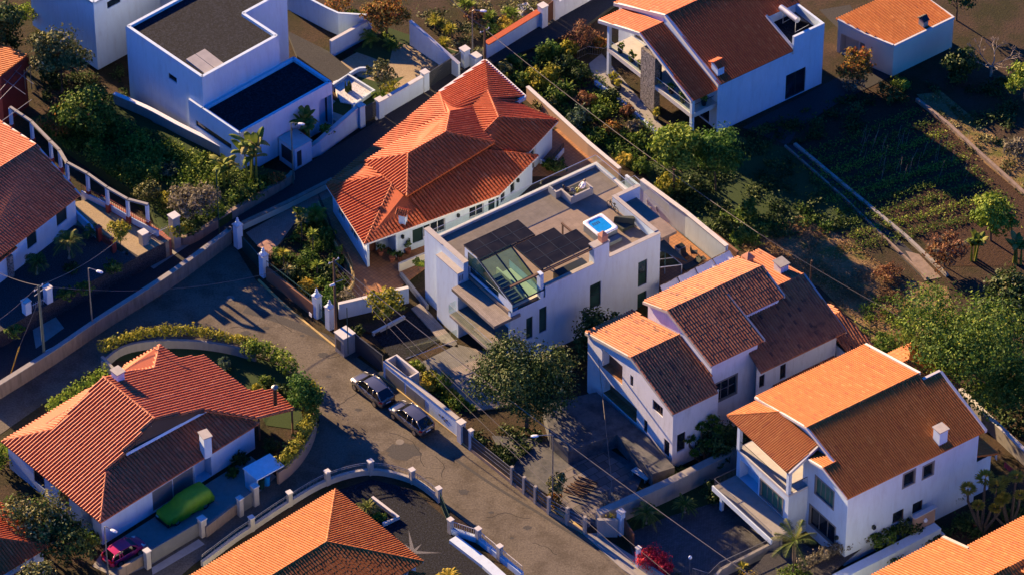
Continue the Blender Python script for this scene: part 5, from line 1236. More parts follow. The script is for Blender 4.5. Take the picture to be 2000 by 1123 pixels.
# centre house front garden
wall('garden_wall', 'cream', 'sunlit cream wall along the upper lane beside the pink forecourt', [(474, 448), (560, 408), (650, 362)], -0.1, 0.7, 0.3, cap=0.08, capmat='stonewall', smooth=False)
def white_post(x, y, lab, hgt=2.35): return gate_post(x, y, 0.62, hgt, 'white', lab, fin=True, az=40)
white_post(466, 482, 'tall white post with finial at the far end of the dark green driveway gate', 2.5); white_post(516, 538, 'white post with finial between the driveway gate and the brown wall')
white_post(620, 618, 'white post with finial at the end of the brown street wall'); white_post(645, 640, 'white post with finial beside the wooden utility pole')
panel_gate('driveway_gate', 'dark green solid driveway gate between two white finial posts', (474, 490), (510, 530), 0.1, 1.6, 'metal_green')
bar_gate('garden_gate', 'green barred garden gate between two white finial posts', (625, 625), (640, 637), 0.1, 1.9, 'metal_green', arch=0.4)
wall('street_wall', 'brownwall', 'reddish brown street wall below a green rail', [(522, 546), (565, 580), (614, 618)], -0.1, 1.45, 0.25, smooth=False)
t = MB(); a, b = P(522, 546, 0), P(614, 618, 0); railing(t, [a, a.lerp(b, .5), b], 1.45, 0.7, step=0.3, r=0.012, top=0.035); solo(t, 'green_rail', M['metal_green'], 'green metal rail on top of the brown street wall', 'railing', a.lerp(b, .5))
m = MB(); a, b = P(607, 614, 0.75), P(612, 618.5, 0.75); d = (b - a).normalized(); n_ = Vector((d.y, -d.x, 0)) * 0.15; m.hexa([a + n_, b + n_, b + n_ * 1.2, a + n_ * 1.2], [p + Vector((0, 0, 0.4)) for p in (a + n_, b + n_, b + n_ * 1.2, a + n_ * 1.2)]); solo(m, 'wall_plaque', M['acrylic'], 'small white plaque on the reddish brown street wall', 'plaque', a)
wall('stub_wall', 'brownwall', 'short brown wall left of the tall white finial post', [(440, 460), (460, 474)], -0.1, 1.0, 0.2, smooth=False)
wall('terrace_wall', 'ochre', 'low ochre retaining wall curving round the terracotta terrace', [(623, 402), (640, 440), (655, 480), (680, 518), (690, 545), (686, 565), (672, 580)], -0.1, 0.55, 0.2, k=6)
t = MB(); pts = fillet([P(x, y, 0) for x, y in ((623, 402), (640, 440), (655, 480), (680, 518), (690, 545), (686, 565), (672, 580))], 5); railing(t, pts, 0.56, 0.75, step=0.16, r=0.016, top=0.03); solo(t, 'curved_railing', M['metal_dark'], 'dark iron railing curving round the terracotta terrace', 'railing', pts[12])
t = MB(); pts = fillet([P(x, y, 0) for x, y in ((512, 516), (545, 492), (575, 460), (618, 418))], 4); railing(t, pts, 0.02, 0.8, step=0.25, r=0.014); solo(t, 'garden_railing', M['metal_dark'], 'thin dark railing between the pink forecourt and the tropical garden', 'railing', pts[4])
wall('garden_wall', 'cream', 'low cream wall with a clipped tree beside the white cube house', [(779, 532), (832, 510)], -0.1, 1.0, 0.2, smooth=False)
wall('garden_wall', 'white', 'white wall below the terracotta terrace behind the loose yellow green tree', [(662, 622), (798, 590)], -0.1, 1.7, 0.22, cap=0.05, smooth=False)
wall('side_wall', 'concrete', 'grey concrete wall running back beside the terracotta terrace', [(783, 540), (835, 604)], -0.1, 0.5, 0.25, smooth=False)
wall('boundary_wall', 'pinkwall', 'brown boundary wall between the red hipped house and the shrub garden', [(1030, 195), (1090, 250), (1150, 305), (1210, 355)], -0.1, 1.5, 0.25, smooth=False, cap=0.08, capmat='cap')
wall('boundary_wall', 'white', 'long white boundary wall beside the side terrace full of chairs', [(1252, 395), (1340, 460), (1418, 525)], -0.1, 2.6, 0.3, cap=0.08, smooth=False)
wall('boundary_wall', 'white', 'white boundary wall running from the glass screen to the awning', [(1222, 372), (1252, 396)], -0.1, 1.8, 0.25, smooth=False)
wall('boundary_wall', 'brownwall', 'dark brown wall behind the long white boundary wall', [(1330, 432), (1400, 480), (1440, 512)], -0.1, 1.2, 0.25, smooth=False)
sheet('side_patio', 'terra_floor', [(1230, 440), (1260, 400), (1400, 515), (1340, 560), (1290, 560)], 0.05)
# modern house front
panel_gate('sliding_gate', 'wide dark blue grey sliding gate of the white cube house', (692, 684), (748, 728), 0.05, 1.95, 'gate_dark', th=0.08)
f = Flat(P(676, 690, 0), 40); t = thing('gate_pier', 'big dark grey gate pier with letter boxes and doorbell beside the wooden pole', 'gate pier', f.o)
m = MB(); m.box(f, -0.5, 0.75, -0.35, 0.9, -0.2, 2.1); m.build('body', M['concrete'], t)
m = MB(); m.box(f, -0.53, -0.502, 0.1, 0.7, 0.5, 1.6); m.build('door', M['gate_dark'], t)
m = MB(); m.box(f, -0.56, 0.81, -0.41, 0.96, 2.102, 2.18); m.build('coping', M['cap'], t)
A, B = P(752, 737, 0), P(902, 858, 0); d = (B - A).normalized(); Lw = (B - A).length; nn = Vector((d.y, -d.x, 0))
t = thing('street_wall', 'white street wall with grey panels and a planter above the parked cars', 'wall', A.lerp(B, .5))
m = MB(); m.strip_wall([A, A + d * 3.0], -0.1, 1.9, 0.3); m.build('wall', M['white'], t)
m = MB(); m.strip_wall([A + d * 3.0, A + d * 10.0], -0.1, 2.0, 0.3); m.strip_wall([A + d * 10.0, B], -0.1, [1.85, 1.85], 0.3); m.build('wall', M['white'], t)
m = MB(); m.strip_wall([A, A + d * 3.0], 1.902, 1.97, 0.42); m.build('coping', M['grey_trim'], t)
m = MB(); m.strip_wall([A + d * 3.0, A + d * 10.0], 2.002, 2.07, 0.42); m.build('coping', M['grey_trim'], t)
m = MB(); m.strip_wall([A + d * 10.02, B], 1.852, 1.92, 0.42); m.build('coping', M['grey_trim'], t)
for s0, s1 in ((0.3, 1.6), (1.62, 2.9), (3.15, 4.4), (4.42, 5.7)):
    m = MB(); m.strip_wall([A + d * s0 + nn * 0.165, A + d * s1 + nn * 0.165], 0.1, 1.45 if s0 < 3 else 1.4, 0.03); m.build('grey_panel', M['gate_grey'], t)
for s0, z in ((7.6, 0.9), (8.05, 0.95), (8.3, 0.7), (8.6, 0.95)):
    m = MB(); m.strip_wall([A + d * s0 + nn * 0.165, A + d * (s0 + 0.18) + nn * 0.165], z, z + 0.22, 0.03); m.build('meter_box', M['metal_grey'], t)
m = MB(); back = -nn * 1.3; m.strip_wall([A - nn * 0.16, A + back, A + d * 3.0 + back, A + d * 3.0 - nn * 0.16], -0.1, 1.9, 0.2); m.build('planter', M['cap'], t)
gate_post(901, 862, 0.55, 2.2, 'cap', 'grey post at the lower end of the white street wall'); 
panel_gate('garden_gate', 'dark mesh gate beside the grey post below the magnolia', (905, 866), (916, 876), 0.05, 1.9, 'gate_dark')
gate_post(920, 878, 0.3, 2.2, 'cap', 'thin pale post where the dark mesh fence begins')
gl = MB(); gl.strip_wall([P(793, 700, 0), P(893, 664, 0)], 0.2, 1.25, 0.02); t = solo(gl, 'glass_screen', M['clear'], 'clear glass screen across the front court of the white cube house', 'glass screen', P(843, 682, 0))
gl = MB(); gl.tube([P(793, 700, 1.27), P(893, 664, 1.27)], 0.03, 6); gl.build('handrail', M['metal_light'], t)
m = MB(); m.strip_wall([P(728, 655, 0), P(790, 622, 0)], 0, 0.35, 0.25); solo(m, 'bed_edging', M['cap'], 'pale straight kerb of the planting bed under the yellow green tree', 'edging', P(759, 638, 0))
# mesh fence of the old house
fp = [(920, 880), (960, 912), (1000, 944), (1024, 964), (1046, 982), (1072, 1003), (1108, 1024), (1142, 1042)]
W_ = [P(x, y, 0) for x, y in fp]
t = thing('mesh_fence', 'dark wire mesh fence with rails and concrete posts along the lower street', 'fence', W_[3])
mm, nt, b = new_mat('wire_mesh'); b.inputs['Base Color'].default_value = (0.05, 0.045, 0.042, 1)
tr = nt.nodes.new('ShaderNodeBsdfTransparent'); mx = nt.nodes.new('ShaderNodeMixShader'); mx.inputs[0].default_value = 0.8
nt.links.new(tr.outputs[0], mx.inputs[1]); nt.links.new(b.outputs[0], mx.inputs[2]); nt.links.new(mx.outputs[0], [n for n in nt.nodes if n.type == 'OUTPUT_MATERIAL'][0].inputs[0])
m = MB(); m.strip_wall(W_[:6], 0.35, 1.7, 0.01); m.build('mesh', mm, t)
m = MB(); m.strip_wall(W_, -0.1, 0.36, 0.18); m.build('plinth', M['stonewall'], t)
for z in (1.72, 1.3, 0.85):
    m = MB(); m.tube([p + Vector((0, 0, z)) for p in W_], 0.03, 5); m.build('rail', M['metal_grey'], t)
for i in (2, 3, 4, 5, 6, 7):
    m = MB(); m.box(Flat(W_[i], 40), -0.13, 0.13, -0.13, 0.13, -0.1, 1.95); m.build('post', M['concrete'], t)
wall('retaining_wall', 'concrete', 'thick pale wall with wide sloping top between the old yard and the cobbled driveway', [(1168, 1032), (1215, 1012), (1300, 974), (1440, 905)], -0.1, 1.9, 0.75, smooth=False)
wall('entrance_wall', 'concrete', 'grey entrance wall with a letter slot plate beside the white gate post', [(1166, 1046), (1206, 1046)], -0.1, 1.9, 0.3, smooth=False)
gate_post(1212, 1042, 0.5, 2.5, 'white', 'tall white gate post at the mouth of the cobbled driveway')
panel_gate('driveway_gate', 'dark folding gate of the cobbled driveway', (1217, 1040), (1238, 1075), 0.05, 1.8, 'wood_door', slats=12)
gate_post(1246, 1106, 0.3, 2.1, 'white', 'slim white gate post below the red bougainvillea')
wall('street_wall', 'concrete', 'low grey wall with a small blue house number below the red bougainvillea', [(1250, 1110), (1330, 1165)], -0.1, 1.1, 0.2, smooth=False)
# railing with stairs beside the driveway
pts = [P(x, y, 0) for x, y in ((1520, 1075), (1405, 1128), (1383, 1150), (1352, 1140))]
wall('ramp_wall', 'concrete', 'low grey ramp wall under the barred railing below the white house', [(1525, 1072), (1408, 1126), (1385, 1150)], -0.1, (1.3, 0.6), 0.25, smooth=False)
t = MB(); railing(t, pts, 0.95, 0.85, step=0.13, r=0.016, top=0.03); solo(t, 'barred_railing', M['metal_grey'], 'grey barred railing going down beside the cobbled driveway', 'railing', pts[1])
# curved railing wall around the bottom corner house
cv = [(395, 1105), (460, 1056), (492, 1035), (560, 990), (640, 945), (724, 925), (805, 942), (857, 978)]
C1 = fillet([P(x, y, 0) for x, y in cv], 6)
t = thing('curved_wall', 'curved grey railing wall round the orange hipped house', 'wall', C1[len(C1) // 2])
m = MB(); m.strip_wall(C1, -0.1, 0.55, 0.3); m.build('wall', M['grey_trim'], t)
m = MB(); railing(m, C1, 0.56, 0.7, step=0.35, r=0.012, top=0.03); m.tube([p + Vector((0, 0, 1.08)) for p in C1], 0.02, 5); m.build('railing', M['metal_grey'], t)
for x, y in ((492, 1035), (566, 986), (640, 945), (724, 925), (805, 942), (857, 978)):
    f = Flat(P(x, y, 0), 35); m = MB(); m.box(f, -0.2, 0.2, -0.2, 0.2, -0.1, 1.45); o = m.build('post', M['grey_trim'], t)
    m = MB(); m.box(f, -0.25, 0.25, -0.25, 0.25, 1.452, 1.53); m.build('coping', M['cap'], o)
C2 = [P(x, y, 0) for x, y in ((880, 1040), (934, 1058), (976, 1092), (1020, 1128))]
t = thing('corner_wall', 'white wall with brass railing and grey posts along the street corner', 'wall', C2[1])
m = MB(); m.strip_wall(C2[:1] + C2[1:], -0.1, 0.6, 0.3); m.build('wall', M['white'], t)
m = MB(); railing(m, C2, 0.6, 0.75, step=0.2, r=0.014, top=0.03); m.build('railing', M['cap'], t)
for p in C2[:3]:
    f = Flat(p, 40); m = MB(); m.box(f, -0.2, 0.2, -0.2, 0.2, -0.1, 1.5); o = m.build('post', M['grey_trim'], t); m = MB(); m.box(f, -0.25, 0.25, -0.25, 0.25, 1.502, 1.58); m.build('coping', M['cap'], o)
bar_gate('garden_gate', 'dark green barred gate in the curved railing wall', (860, 985), (880, 1035), 0.05, 1.5, 'metal_green')
wall('ramp_wall', 'white', 'white sloping ramp wall beside the black paving', [(885, 1055), (950, 1105), (1000, 1150)], -0.1, 0.35, 0.9, smooth=False)
m = MB(); m.strip_wall([P(727, 975, 0), P(778, 1014, 0), P(748, 1027, 0)], 0, 0.35, 0.25); solo(m, 'bed_edging', M['cap'], 'pale kerb of the cycad bed beside the orange hipped roof', 'edging', P(778, 1014, 0))
# lower left property
wall('garden_wall', 'stonewall', 'stained rough wall between the covered car and the lower street', [(402, 1048), (465, 1000)], -0.1, 1.2, 0.25, smooth=False)
wall('garden_wall', 'stonewall', 'stained rough wall at the lower edge below the pink car', [(232, 1130), (283, 1100)], -0.1, 1.1, 0.25, smooth=False)
gate_post(289, 1108, 0.45, 1.9, 'grey_trim', 'grey pier at the near end of the wide grey sliding gate'); gate_post(396, 1045, 0.55, 1.9, 'grey_trim', 'grey pier at the far end of the wide grey sliding gate')
gate_post(470, 1006, 0.42, 1.95, 'grey_trim', 'grey pier left of the small grey side gate'); gate_post(499, 985, 0.5, 2.1, 'grey_trim', 'grey pier right of the small grey side gate')
panel_gate('sliding_gate', 'wide plain grey sliding gate in front of the green covered car', (296, 1100), (388, 1046), 0.05, 1.5, 'gate_grey', th=0.1)
panel_gate('side_gate', 'small plain grey gate beside the blue roofed bin shelter', (476, 1000), (493, 988), 0.05, 1.6, 'gate_grey')
sheet('gate_apron', 'grey_trim', [(296, 1108), (388, 1052), (400, 1062), (298, 1122)], 0.03)
wall('curved_wall', 'pinkwall', 'tall pinkish curved wall under the yellow green hedge', [(543, 945), (575, 918), (602, 880), (616, 840), (614, 800)], -0.1, 1.35, 0.25, k=6)
wall('curved_wall', 'concrete', 'curved grey wall holding the long hedge behind the salmon roof', [(200, 722), (240, 692), (300, 680), (380, 680), (450, 690), (500, 705)], -0.1, 0.9, 0.25, k=6)
wall('stub_wall', 'concrete', 'short grey wall end below the long hedge', [(200, 712), (222, 735)], -0.1, 1.0, 0.25, smooth=False)
f = Flat(P(505, 965, 0), 40); t = thing('bin_shelter', 'flat roofed shelter with a blue shaded roof for bins beside the curved wall', 'shelter', f.o)
m = MB(); m.box(f, -0.3, 2.6, -0.3, 1.7, 1.9, 2.0); m.build('roof', M['acrylic'], t)
m = MB(); m.box(f, -0.2, 2.5, 1.5, 1.62, 0, 1.898); m.build('back_wall', M['cream'], t)
m = MB(); m.box(f, -0.28, -0.16, -0.2, 1.49, 0, 1.898); m.build('side_wall', M['white'], t)
for u, col, nm in ((0.7, 'metal_green', 'green waste bin in the bin shelter'), (1.3, 'blue_water', 'blue waste bin in the bin shelter')):
    m = MB(); m.lathe(f(u, 0.5, 0), [(0.25, 0.02), (0.28, 0.9), (0.3, 0.92), (0.3, 1.0), (0.05, 1.05)], 12); solo(m, 'waste_bin', M[col], nm, 'bin', f(u, 0.5, 0))
# right side: field walls and channel
wall('channel_wall', 'stonewall', 'left stone edge of the water channel through the field', [(1533, 287), (1650, 390), (1740, 478), (1810, 545)], -0.1, 0.22, 0.18, smooth=False)
wall('channel_wall', 'concrete', 'wider right concrete edge of the water channel through the field', [(1552, 284), (1670, 382), (1770, 465), (1850, 540)], -0.1, 0.25, 0.3, smooth=False)
wall('field_wall', 'stonewall', 'thin low stone ridge separating the tilled field from the dry bank', [(1790, 198), (1850, 245), (1910, 300), (2010, 390)], -0.1, 0.35, 0.3, smooth=False)
wall('boundary_wall', 'concrete', 'grey boundary wall with laundry behind the lower right house', [(1840, 752), (1920, 830), (2010, 915)], -0.1, 1.5, 0.3, cap=0.06, smooth=False)
wall('boundary_wall', 'white', 'shaded pale garden wall above the lower right corner roof', [(1630, 1148), (1730, 1098), (1830, 1046)], -0.1, 1.2, 0.9, smooth=False)
wall('path_wall', 'white', 'low white kerb along the stone clad house terrace', [(1163, 165), (1225, 212), (1280, 262)], -0.1, 0.4, 0.25, smooth=False)
t = MB(); pts = [P(x, y, 0) for x, y in ((1128, 118), (1148, 108), (1180, 112), (1196, 100))]; railing(t, pts, 0.1, 0.9, step=0.2); solo(t, 'stair_railing', M['metal_grey'], 'thin railing at the garden steps beside the porch house', 'railing', pts[1])
# ------------------------------------------------------------------ lamps, poles, cables
def street_lamp(x, y, hgt, arm, az, lab, mat='metal_grey', r=0.075, z=0.0):
    c = P(x, y, z); t = thing('street_lamp', lab, 'street lamp', c, 'street lamps along the lanes')
    m = MB(); m.tube([c + Vector((0, 0, -0.1)), c + Vector((0, 0, hgt))], r, 8, r * 0.65); m.build('pole', M[mat], t)
    d = Vector((math.cos(rad(az)), math.sin(rad(az)), 0)); top = c + Vector((0, 0, hgt))
    m = MB(); m.tube([top, top + d * 0.15 + Vector((0, 0, 0.12)), top + d * arm + Vector((0, 0, 0.1))], 0.04, 6); o = m.build('arm', M[mat], t)
    h0 = top + d * (arm - 0.1) + Vector((0, 0, 0.06)); s_ = Vector((-d.y, d.x, 0))
    m = MB(); n = 8; rings = []
    for tt, w, zt, zb in ((0, 0.08, 0.05, -0.02), (0.15, 0.16, 0.1, -0.05), (0.45, 0.18, 0.1, -0.08), (0.65, 0.1, 0.05, -0.04)):
        p = h0 + d * tt; rings.append([p + s_ * (w * math.cos(a)) + Vector((0, 0, (zt if math.sin(a) > 0 else -zb) * math.sin(a))) for a in [2 * math.pi * i / n for i in range(n)]])
    loft(m, rings, True, True); m.build('lamp_head', M['lamp_white'], o)
    return t
street_lamp(182, 655, 7.6, 0.9, -25, 'street lamp standing on the brown stone wall at the left plaza')
street_lamp(923, 112, 5.4, 0.8, -5, 'tall grey street lamp beside the squat white meter post', z=0.4)
street_lamp(573, 360, 7.0, 0.7, -10, 'dark street lamp on the corner of the overgrown garden wall', 'pole_green', z=0.35)
street_lamp(1079, 985, 7.8, 1.3, 185, 'grey street lamp with a long rusty arm above the mesh fence')
street_lamp(212, 1132, 6.0, 0.75, -35, 'street lamp in front of the pink car at the lower left')
def utility_pole(x, y, hgt, lab, mat='wood_pole', r=0.13, arm_az=40, arms=1, z=0.0):
    c = P(x, y, z); t = thing('utility_pole', lab, 'utility pole', c)
    m = MB(); m.tube([c + Vector((0, 0, -0.1)), c + Vector((0, 0, hgt))], r, 8, r * 0.75); m.build('pole', M[mat], t)
    d = Vector((math.cos(rad(arm_az)), math.sin(rad(arm_az)), 0))
    m = MB()
    for i in range(arms):
        p = c + Vector((0, 0, hgt - 0.3 - 0.5 * i)); m.tube([p - d * 0.6, p + d * 0.6], 0.045, 5)
    m.build('crossarm', M['metal_grey'], t)
    m = MB()
    for k in (-0.5, 0.5): m.lathe(c + d * k + Vector((0, 0, hgt - 0.26)), [(0.05, 0), (0.06, 0.08), (0.02, 0.14)], 6)
    m.build('insulators', M['acrylic'], t)
    return c + Vector((0, 0, hgt))
up1 = utility_pole(657, 670, 9.6, 'brown wooden utility pole beside the white finial post')
c = P(657, 670, 0); t = thing('pole_lamp', 'white street lamp fixed to the brown wooden utility pole', 'lamp', c + Vector((0, 0, 7)))
d = Vector((0.8, 0.45, 0)); m = MB(); m.tube([c + Vector((0, 0, 6.9)) + d * 0.9, c + Vector((0, 0, 6.9)) - d * 0.1], 0.035, 5); m.build('arm', M['metal_light'], t)
m = MB(); m.tube([c + Vector((0.05, -0.15, 6.85)) - d * 0.05, c + Vector((0.0, -0.15, 6.85)) - d * 0.5], 0.13, 8, 0.09); m.build('lamp_head', M['lamp_white'], t)
up2 = utility_pole(88, 712, 9.0, 'green stained utility pole with cable bundle at the left edge', 'pole_green', 0.14, 53, 2)
up3 = utility_pole(947, 122, 4.0, 'short wooden utility pole at the top corner of the red hipped house', 'wood_pole', 0.12, 40, 1, 0.4)
m = MB(); c = P(680, 690, 2.1); m.tube([c, c + Vector((0, 0, 5.2))], 0.045, 6); solo(m, 'thin_pole', M['metal_green'], 'thin dark green mast on the grey gate pier', 'mast', c)
m = MB(); c = P(429, 470, 0.0); m.tube([c, c + Vector((0, 0, 8.2))], 0.05, 6); solo(m, 'thin_pole', M['metal_green'], 'thin dark green mast at the end of the brown stone wall', 'mast', c)
m = MB(); c = P(1582, 570, 0.0); m.tube([c, c + Vector((0, 0, 3.6))], 0.09, 6); solo(m, 'fence_stake', M['wood_pole'], 'wooden stake at the edge of the dry field behind the old house', 'stake', c)
m = MB(); c = P(1723, 475, 0.0); m.tube([c, c + Vector((0, 0, 1.0))], 0.05, 5); m.tube([c + Vector((-0.12, 0, 1.0)), c + Vector((0.12, 0, 1.0))], 0.04, 5); solo(m, 'marker_post', M['wood_pole'], 'small marker post beside the water channel', 'post', c)
def cable(a, b, sag, lab, r=0.02, n=14):
    m = MB(); m.tube([a.lerp(b, i / n) - Vector((0, 0, sag * 4 * (i / n) * (1 - i / n))) for i in range(n + 1)], r, 4)
    solo(m, 'overhead_cable', M['cable'], lab, 'cable', a.lerp(b, .5))
cable(up1 - Vector((0, 0, .3)), P(1330, 1140, 5.0), 1.2, 'overhead cable from the wooden pole down to the lower right, upper strand')
cable(up1 - Vector((0, 0, .9)), P(1300, 1150, 5.0), 1.4, 'overhead cable from the wooden pole down to the lower right, lower strand')
cable(up1 - Vector((0, 0, .25)), P(1650, 1250, 5.0), 1.0, 'thick cable bundle from the wooden pole past the white street wall', 0.04)
cable(up3 - Vector((0, 0, .1)), P(1480, 455, 4.0), 0.6, 'long pale cable crossing the shrub garden to the dry field', 0.035)
cable(P(1480, 455, 4.0), P(2050, 760, 4.0), 0.8, 'long cable crossing the dry field to the right edge', 0.03)
cable(P(880, 0, 6.0), up3, 0.2, 'short pale cable from the upper edge to the short wooden pole', 0.03)
cable(up2, P(-60, 500, 8.2), 0.5, 'cable from the green stained pole to the left edge', 0.035)
cable(up2, P(-60, 660, 7.0), 0.5, 'lower cable from the green stained pole towards the left edge', 0.03)
cable(up2, P(230, 470, 6.0), 0.5, 'cable from the green stained pole up to the left garden', 0.035)
cable(up2, P(560, 525, 3.0), 1.4, 'faint cable from the green stained pole across the plaza')
cable(P(1168, 690, 5.0), P(1198, 975, 1.2), 0.0, 'pale drop cable beside the old house porch', 0.025)
a, b = P(18, 738, 0), P(66, 590, 5.0)
t = thing('guy_wire', 'yellow sleeved guy wire of the green stained pole', 'guy wire', a)
m = MB(); m.tube([a, a.lerp(b, 0.42)], 0.06, 6); m.build('sleeve', M['yellow'], t); m = MB(); m.tube([a.lerp(b, .42), up2 - Vector((0, 0, 1.5))], 0.02, 4); m.build('wire', M['cable'], t)
f = Flat(P(92, 714, 0), 40); t = thing('meter_cabinet', 'pale electricity cabinet at the foot of the green stained pole', 'cabinet', f.o)
m = MB(); m.box(f, 0, 0.95, -0.2, 0.3, 0, 1.35); m.build('body', M['acrylic'], t); m = MB(); m.box(f, -0.04, 0.99, -0.24, 0.34, 1.352, 1.42); m.build('lid', M['cap'], t)
# lamp globes and small garden pieces
c = P(1347, 1118, 0); t = thing('globe_lamp', 'white globe garden lamp at the edge of the cobbled driveway', 'garden lamp', c); m = MB(); m.tube([c, c + Vector((0, 0, 1.6))], 0.035, 6); m.build('post', M['metal_grey'], t)
m = MB(); m.lathe(c + Vector((0, 0, 1.6)), [(0.05, 0), (0.15, 0.06), (0.17, 0.15), (0.12, 0.27), (0.02, 0.3)], 10); m.build('globe', M['acrylic'], t, smooth=True)

# ------------------------------------------------------------------ vehicles
M['car_grey'] = plain('graphite_paint', (0.22, 0.215, 0.21), 0.26, 0.7, var=0.03, spec=0.6)
M['car_pink'] = plain('magenta_paint', (0.50, 0.02, 0.12), 0.3, 0.0, var=0.05, spec=0.6)
M['car_glass'] = plain('car_glass', (0.006, 0.007, 0.009), 0.06, spec=0.8)
M['rim'] = plain('alloy_rim', (0.35, 0.34, 0.33), 0.35, 0.8)
M['red_lens'] = plain('red_lens', (0.45, 0.01, 0.01), 0.2)
M['lens'] = plain('headlight_lens', (0.75, 0.74, 0.70), 0.1)
M['plate'] = plain('number_plate', (0.75, 0.75, 0.75), 0.4)
M['trimblk'] = plain('black_plastic', (0.02, 0.02, 0.02), 0.5)
M['cover'] = plain('green_car_cover', (0.20, 0.40, 0.015), 0.55, var=0.15, scale=2.0)
def profile(t_list, x):
    for (x0, y0), (x1, y1) in zip(t_list, t_list[1:]):
        if x0 <= x <= x1: return y0 + (y1 - y0) * ((x - x0) / (x1 - x0) if x1 > x0 else 0)
    return t_list[-1][1]
def make_car(name, lab, paint, loc, yaw, Ln=4.5, Wd=1.84, hood=0.98, belt=1.02, roof=1.6, xs=(0.9, 1.75, 3.55, 4.35), group=None, tail=1.05):
    """x from the front bumper (0) to the rear (Ln); bonnet to xs0, windscreen xs0-xs1, roof to xs2, rear glass to xs3"""
    t = thing(name, lab, 'car', (0, 0, 0), group)
    hw = Wd / 2
    top = [(0, 0.72), (0.12, 0.84), (xs[0], hood), (xs[0] + 0.1, belt), (xs[3], belt + 0.04), (Ln - 0.1, tail), (Ln, tail - 0.12)]
    wid = [(0, hw * 0.74), (0.18, hw * 0.9), (0.7, hw * 0.985), (2.2, hw), (Ln - 0.7, hw * 0.98), (Ln - 0.15, hw * 0.9), (Ln, hw * 0.78)]
    X = [0, 0.06, 0.18, 0.4, 0.7, xs[0], xs[0] + 0.35, 1.6, 2.2, 2.8, 3.3, 3.8, Ln - 0.4, Ln - 0.16, Ln - 0.05, Ln]
    V = lambda x, y, z: Vector((x - Ln / 2, y, z))
    rings = []
    for x in X:
        w, z = profile(wid, x), profile(top, x); b = 0.30 if 0.1 < x < Ln - 0.1 else 0.4
        sec = [(-w * 0.86, b), (-w * 0.98, b + 0.12), (-w, 0.62), (-w * 0.985, z - 0.16), (-w * 0.9, z - 0.03), (-w * 0.55, z + 0.012), (0, z + 0.025)]
        sec = sec + [(-y, zz) for y, zz in sec[-2::-1]]
        rings.append([V(x, y, zz) for y, zz in sec])
    m = MB(); n = len(rings[0])
    m.add([p for r in rings for p in r], [(i * n + k, i * n + k + 1, (i + 1) * n + k + 1, (i + 1) * n + k) for i in range(len(rings) - 1) for k in range(n - 1)] + [(i * n + n - 1, i * n, (i + 1) * n, (i + 1) * n + n - 1) for i in range(len(rings) - 1)] + [tuple(range(n))[::-1], tuple((len(rings) - 1) * n + k for k in range(n))])
    body = m.build('body', M[paint], t, smooth=True)
    # cabin: roof shell and glass
    bw, rw = hw * 0.93, hw * 0.72
    B4 = [(xs[0] + 0.02, bw * 0.9), (xs[0] + 0.5, bw), (xs[3] - 0.5, bw * 0.98), (xs[3] + 0.05, bw * 0.84)]
    Rf = [(xs[1], rw * 0.93, roof - 0.05), ((xs[1] + xs[2]) / 2, rw, roof), (xs[2], rw * 0.92, roof - 0.06)]
    m = MB()
    rp = [V(xs[1], -rw * .93, roof - .07), V(xs[1] + .5, -rw, roof - .015), V((xs[1] + xs[2]) / 2, -rw, roof), V(xs[2] - .4, -rw * .97, roof - .03), V(xs[2] + .12, -rw * .9, roof - .1)]
    rq = [Vector((p.x, -p.y, p.z)) for p in rp]; mid = [Vector((p.x, 0, p.z + 0.03)) for p in rp]; k = len(rp)
    m.add(rp + mid + rq, [(i, i + 1, k + i + 1, k + i) for i in range(k - 1)] + [(k + i, k + i + 1, 2 * k + i + 1, 2 * k + i) for i in range(k - 1)])
    for s_ in (-1, 1):       # pillars and roof rails
        for (xa, ya, za), (xb, yb, zb), r_ in (((xs[0] + .05, bw * .9, belt - .02), (xs[1], rw * .95, roof - .06), 0.045), ((xs[3] + .02, bw * .86, belt), (xs[2] + .1, rw * .9, roof - .09), 0.07), ((2.55, bw, belt - .02), (2.6, rw * .99, roof - .03), 0.04), ((xs[2] - .25, bw * .97, belt), (xs[2] - .3, rw * .97, roof - .05), 0.06)):
            m.tube([V(xa, s_ * ya, za), V(xb, s_ * yb, zb)], r_, 5)
        m.tube([V(xs[1] + .1, s_ * (rw * .95), roof), V((xs[1] + xs[2]) / 2, s_ * rw * 1.0, roof + .045), V(xs[2] - .1, s_ * rw * .93, roof - .02)], 0.025, 5)
    m.build('roof', M[paint], t, smooth=True)
    def glass(pts, nm): m = MB(); m.poly(pts); m.build(nm, M['car_glass'], t)
    glass([V(xs[0] + .04, -bw * .88, belt - .01), V(xs[0] + .04, bw * .88, belt - .01), V(xs[1] + .02, rw * .92, roof - .07), V(xs[1] + .02, -rw * .92, roof - .07)], 'windscreen')
    glass([V(xs[3] + .04, bw * .84, belt + .03), V(xs[3] + .04, -bw * .84, belt + .03), V(xs[2] + .12, -rw * .88, roof - .1), V(xs[2] + .12, rw * .88, roof - .1)], 'rear_window')
    for s_ in (-1, 1):
        for x0, x1, x2, x3 in ((xs[0] + .2, 2.53, 2.55, xs[1] + .06), (2.58, xs[2] - .28, xs[2] - .32, 2.62), (xs[2] - .24, xs[3] - .06, xs[2] + .06, xs[2] - .26)):
            pts = [V(x0, s_ * bw * .985, belt - .02), V(x1, s_ * bw * .975, belt), V(x2, s_ * rw * .985, roof - .06), V(x3, s_ * rw * .985, roof - .06)]
            glass(pts if s_ < 0 else pts[::-1], 'side_window')
        m = MB(); m.tube([V(xs[0] + .32, s_ * bw * .98, belt + .04), V(xs[0] + .28, s_ * (bw + .17), belt + .08)], 0.07, 6, 0.09); m.build('mirror', M[paint], t)
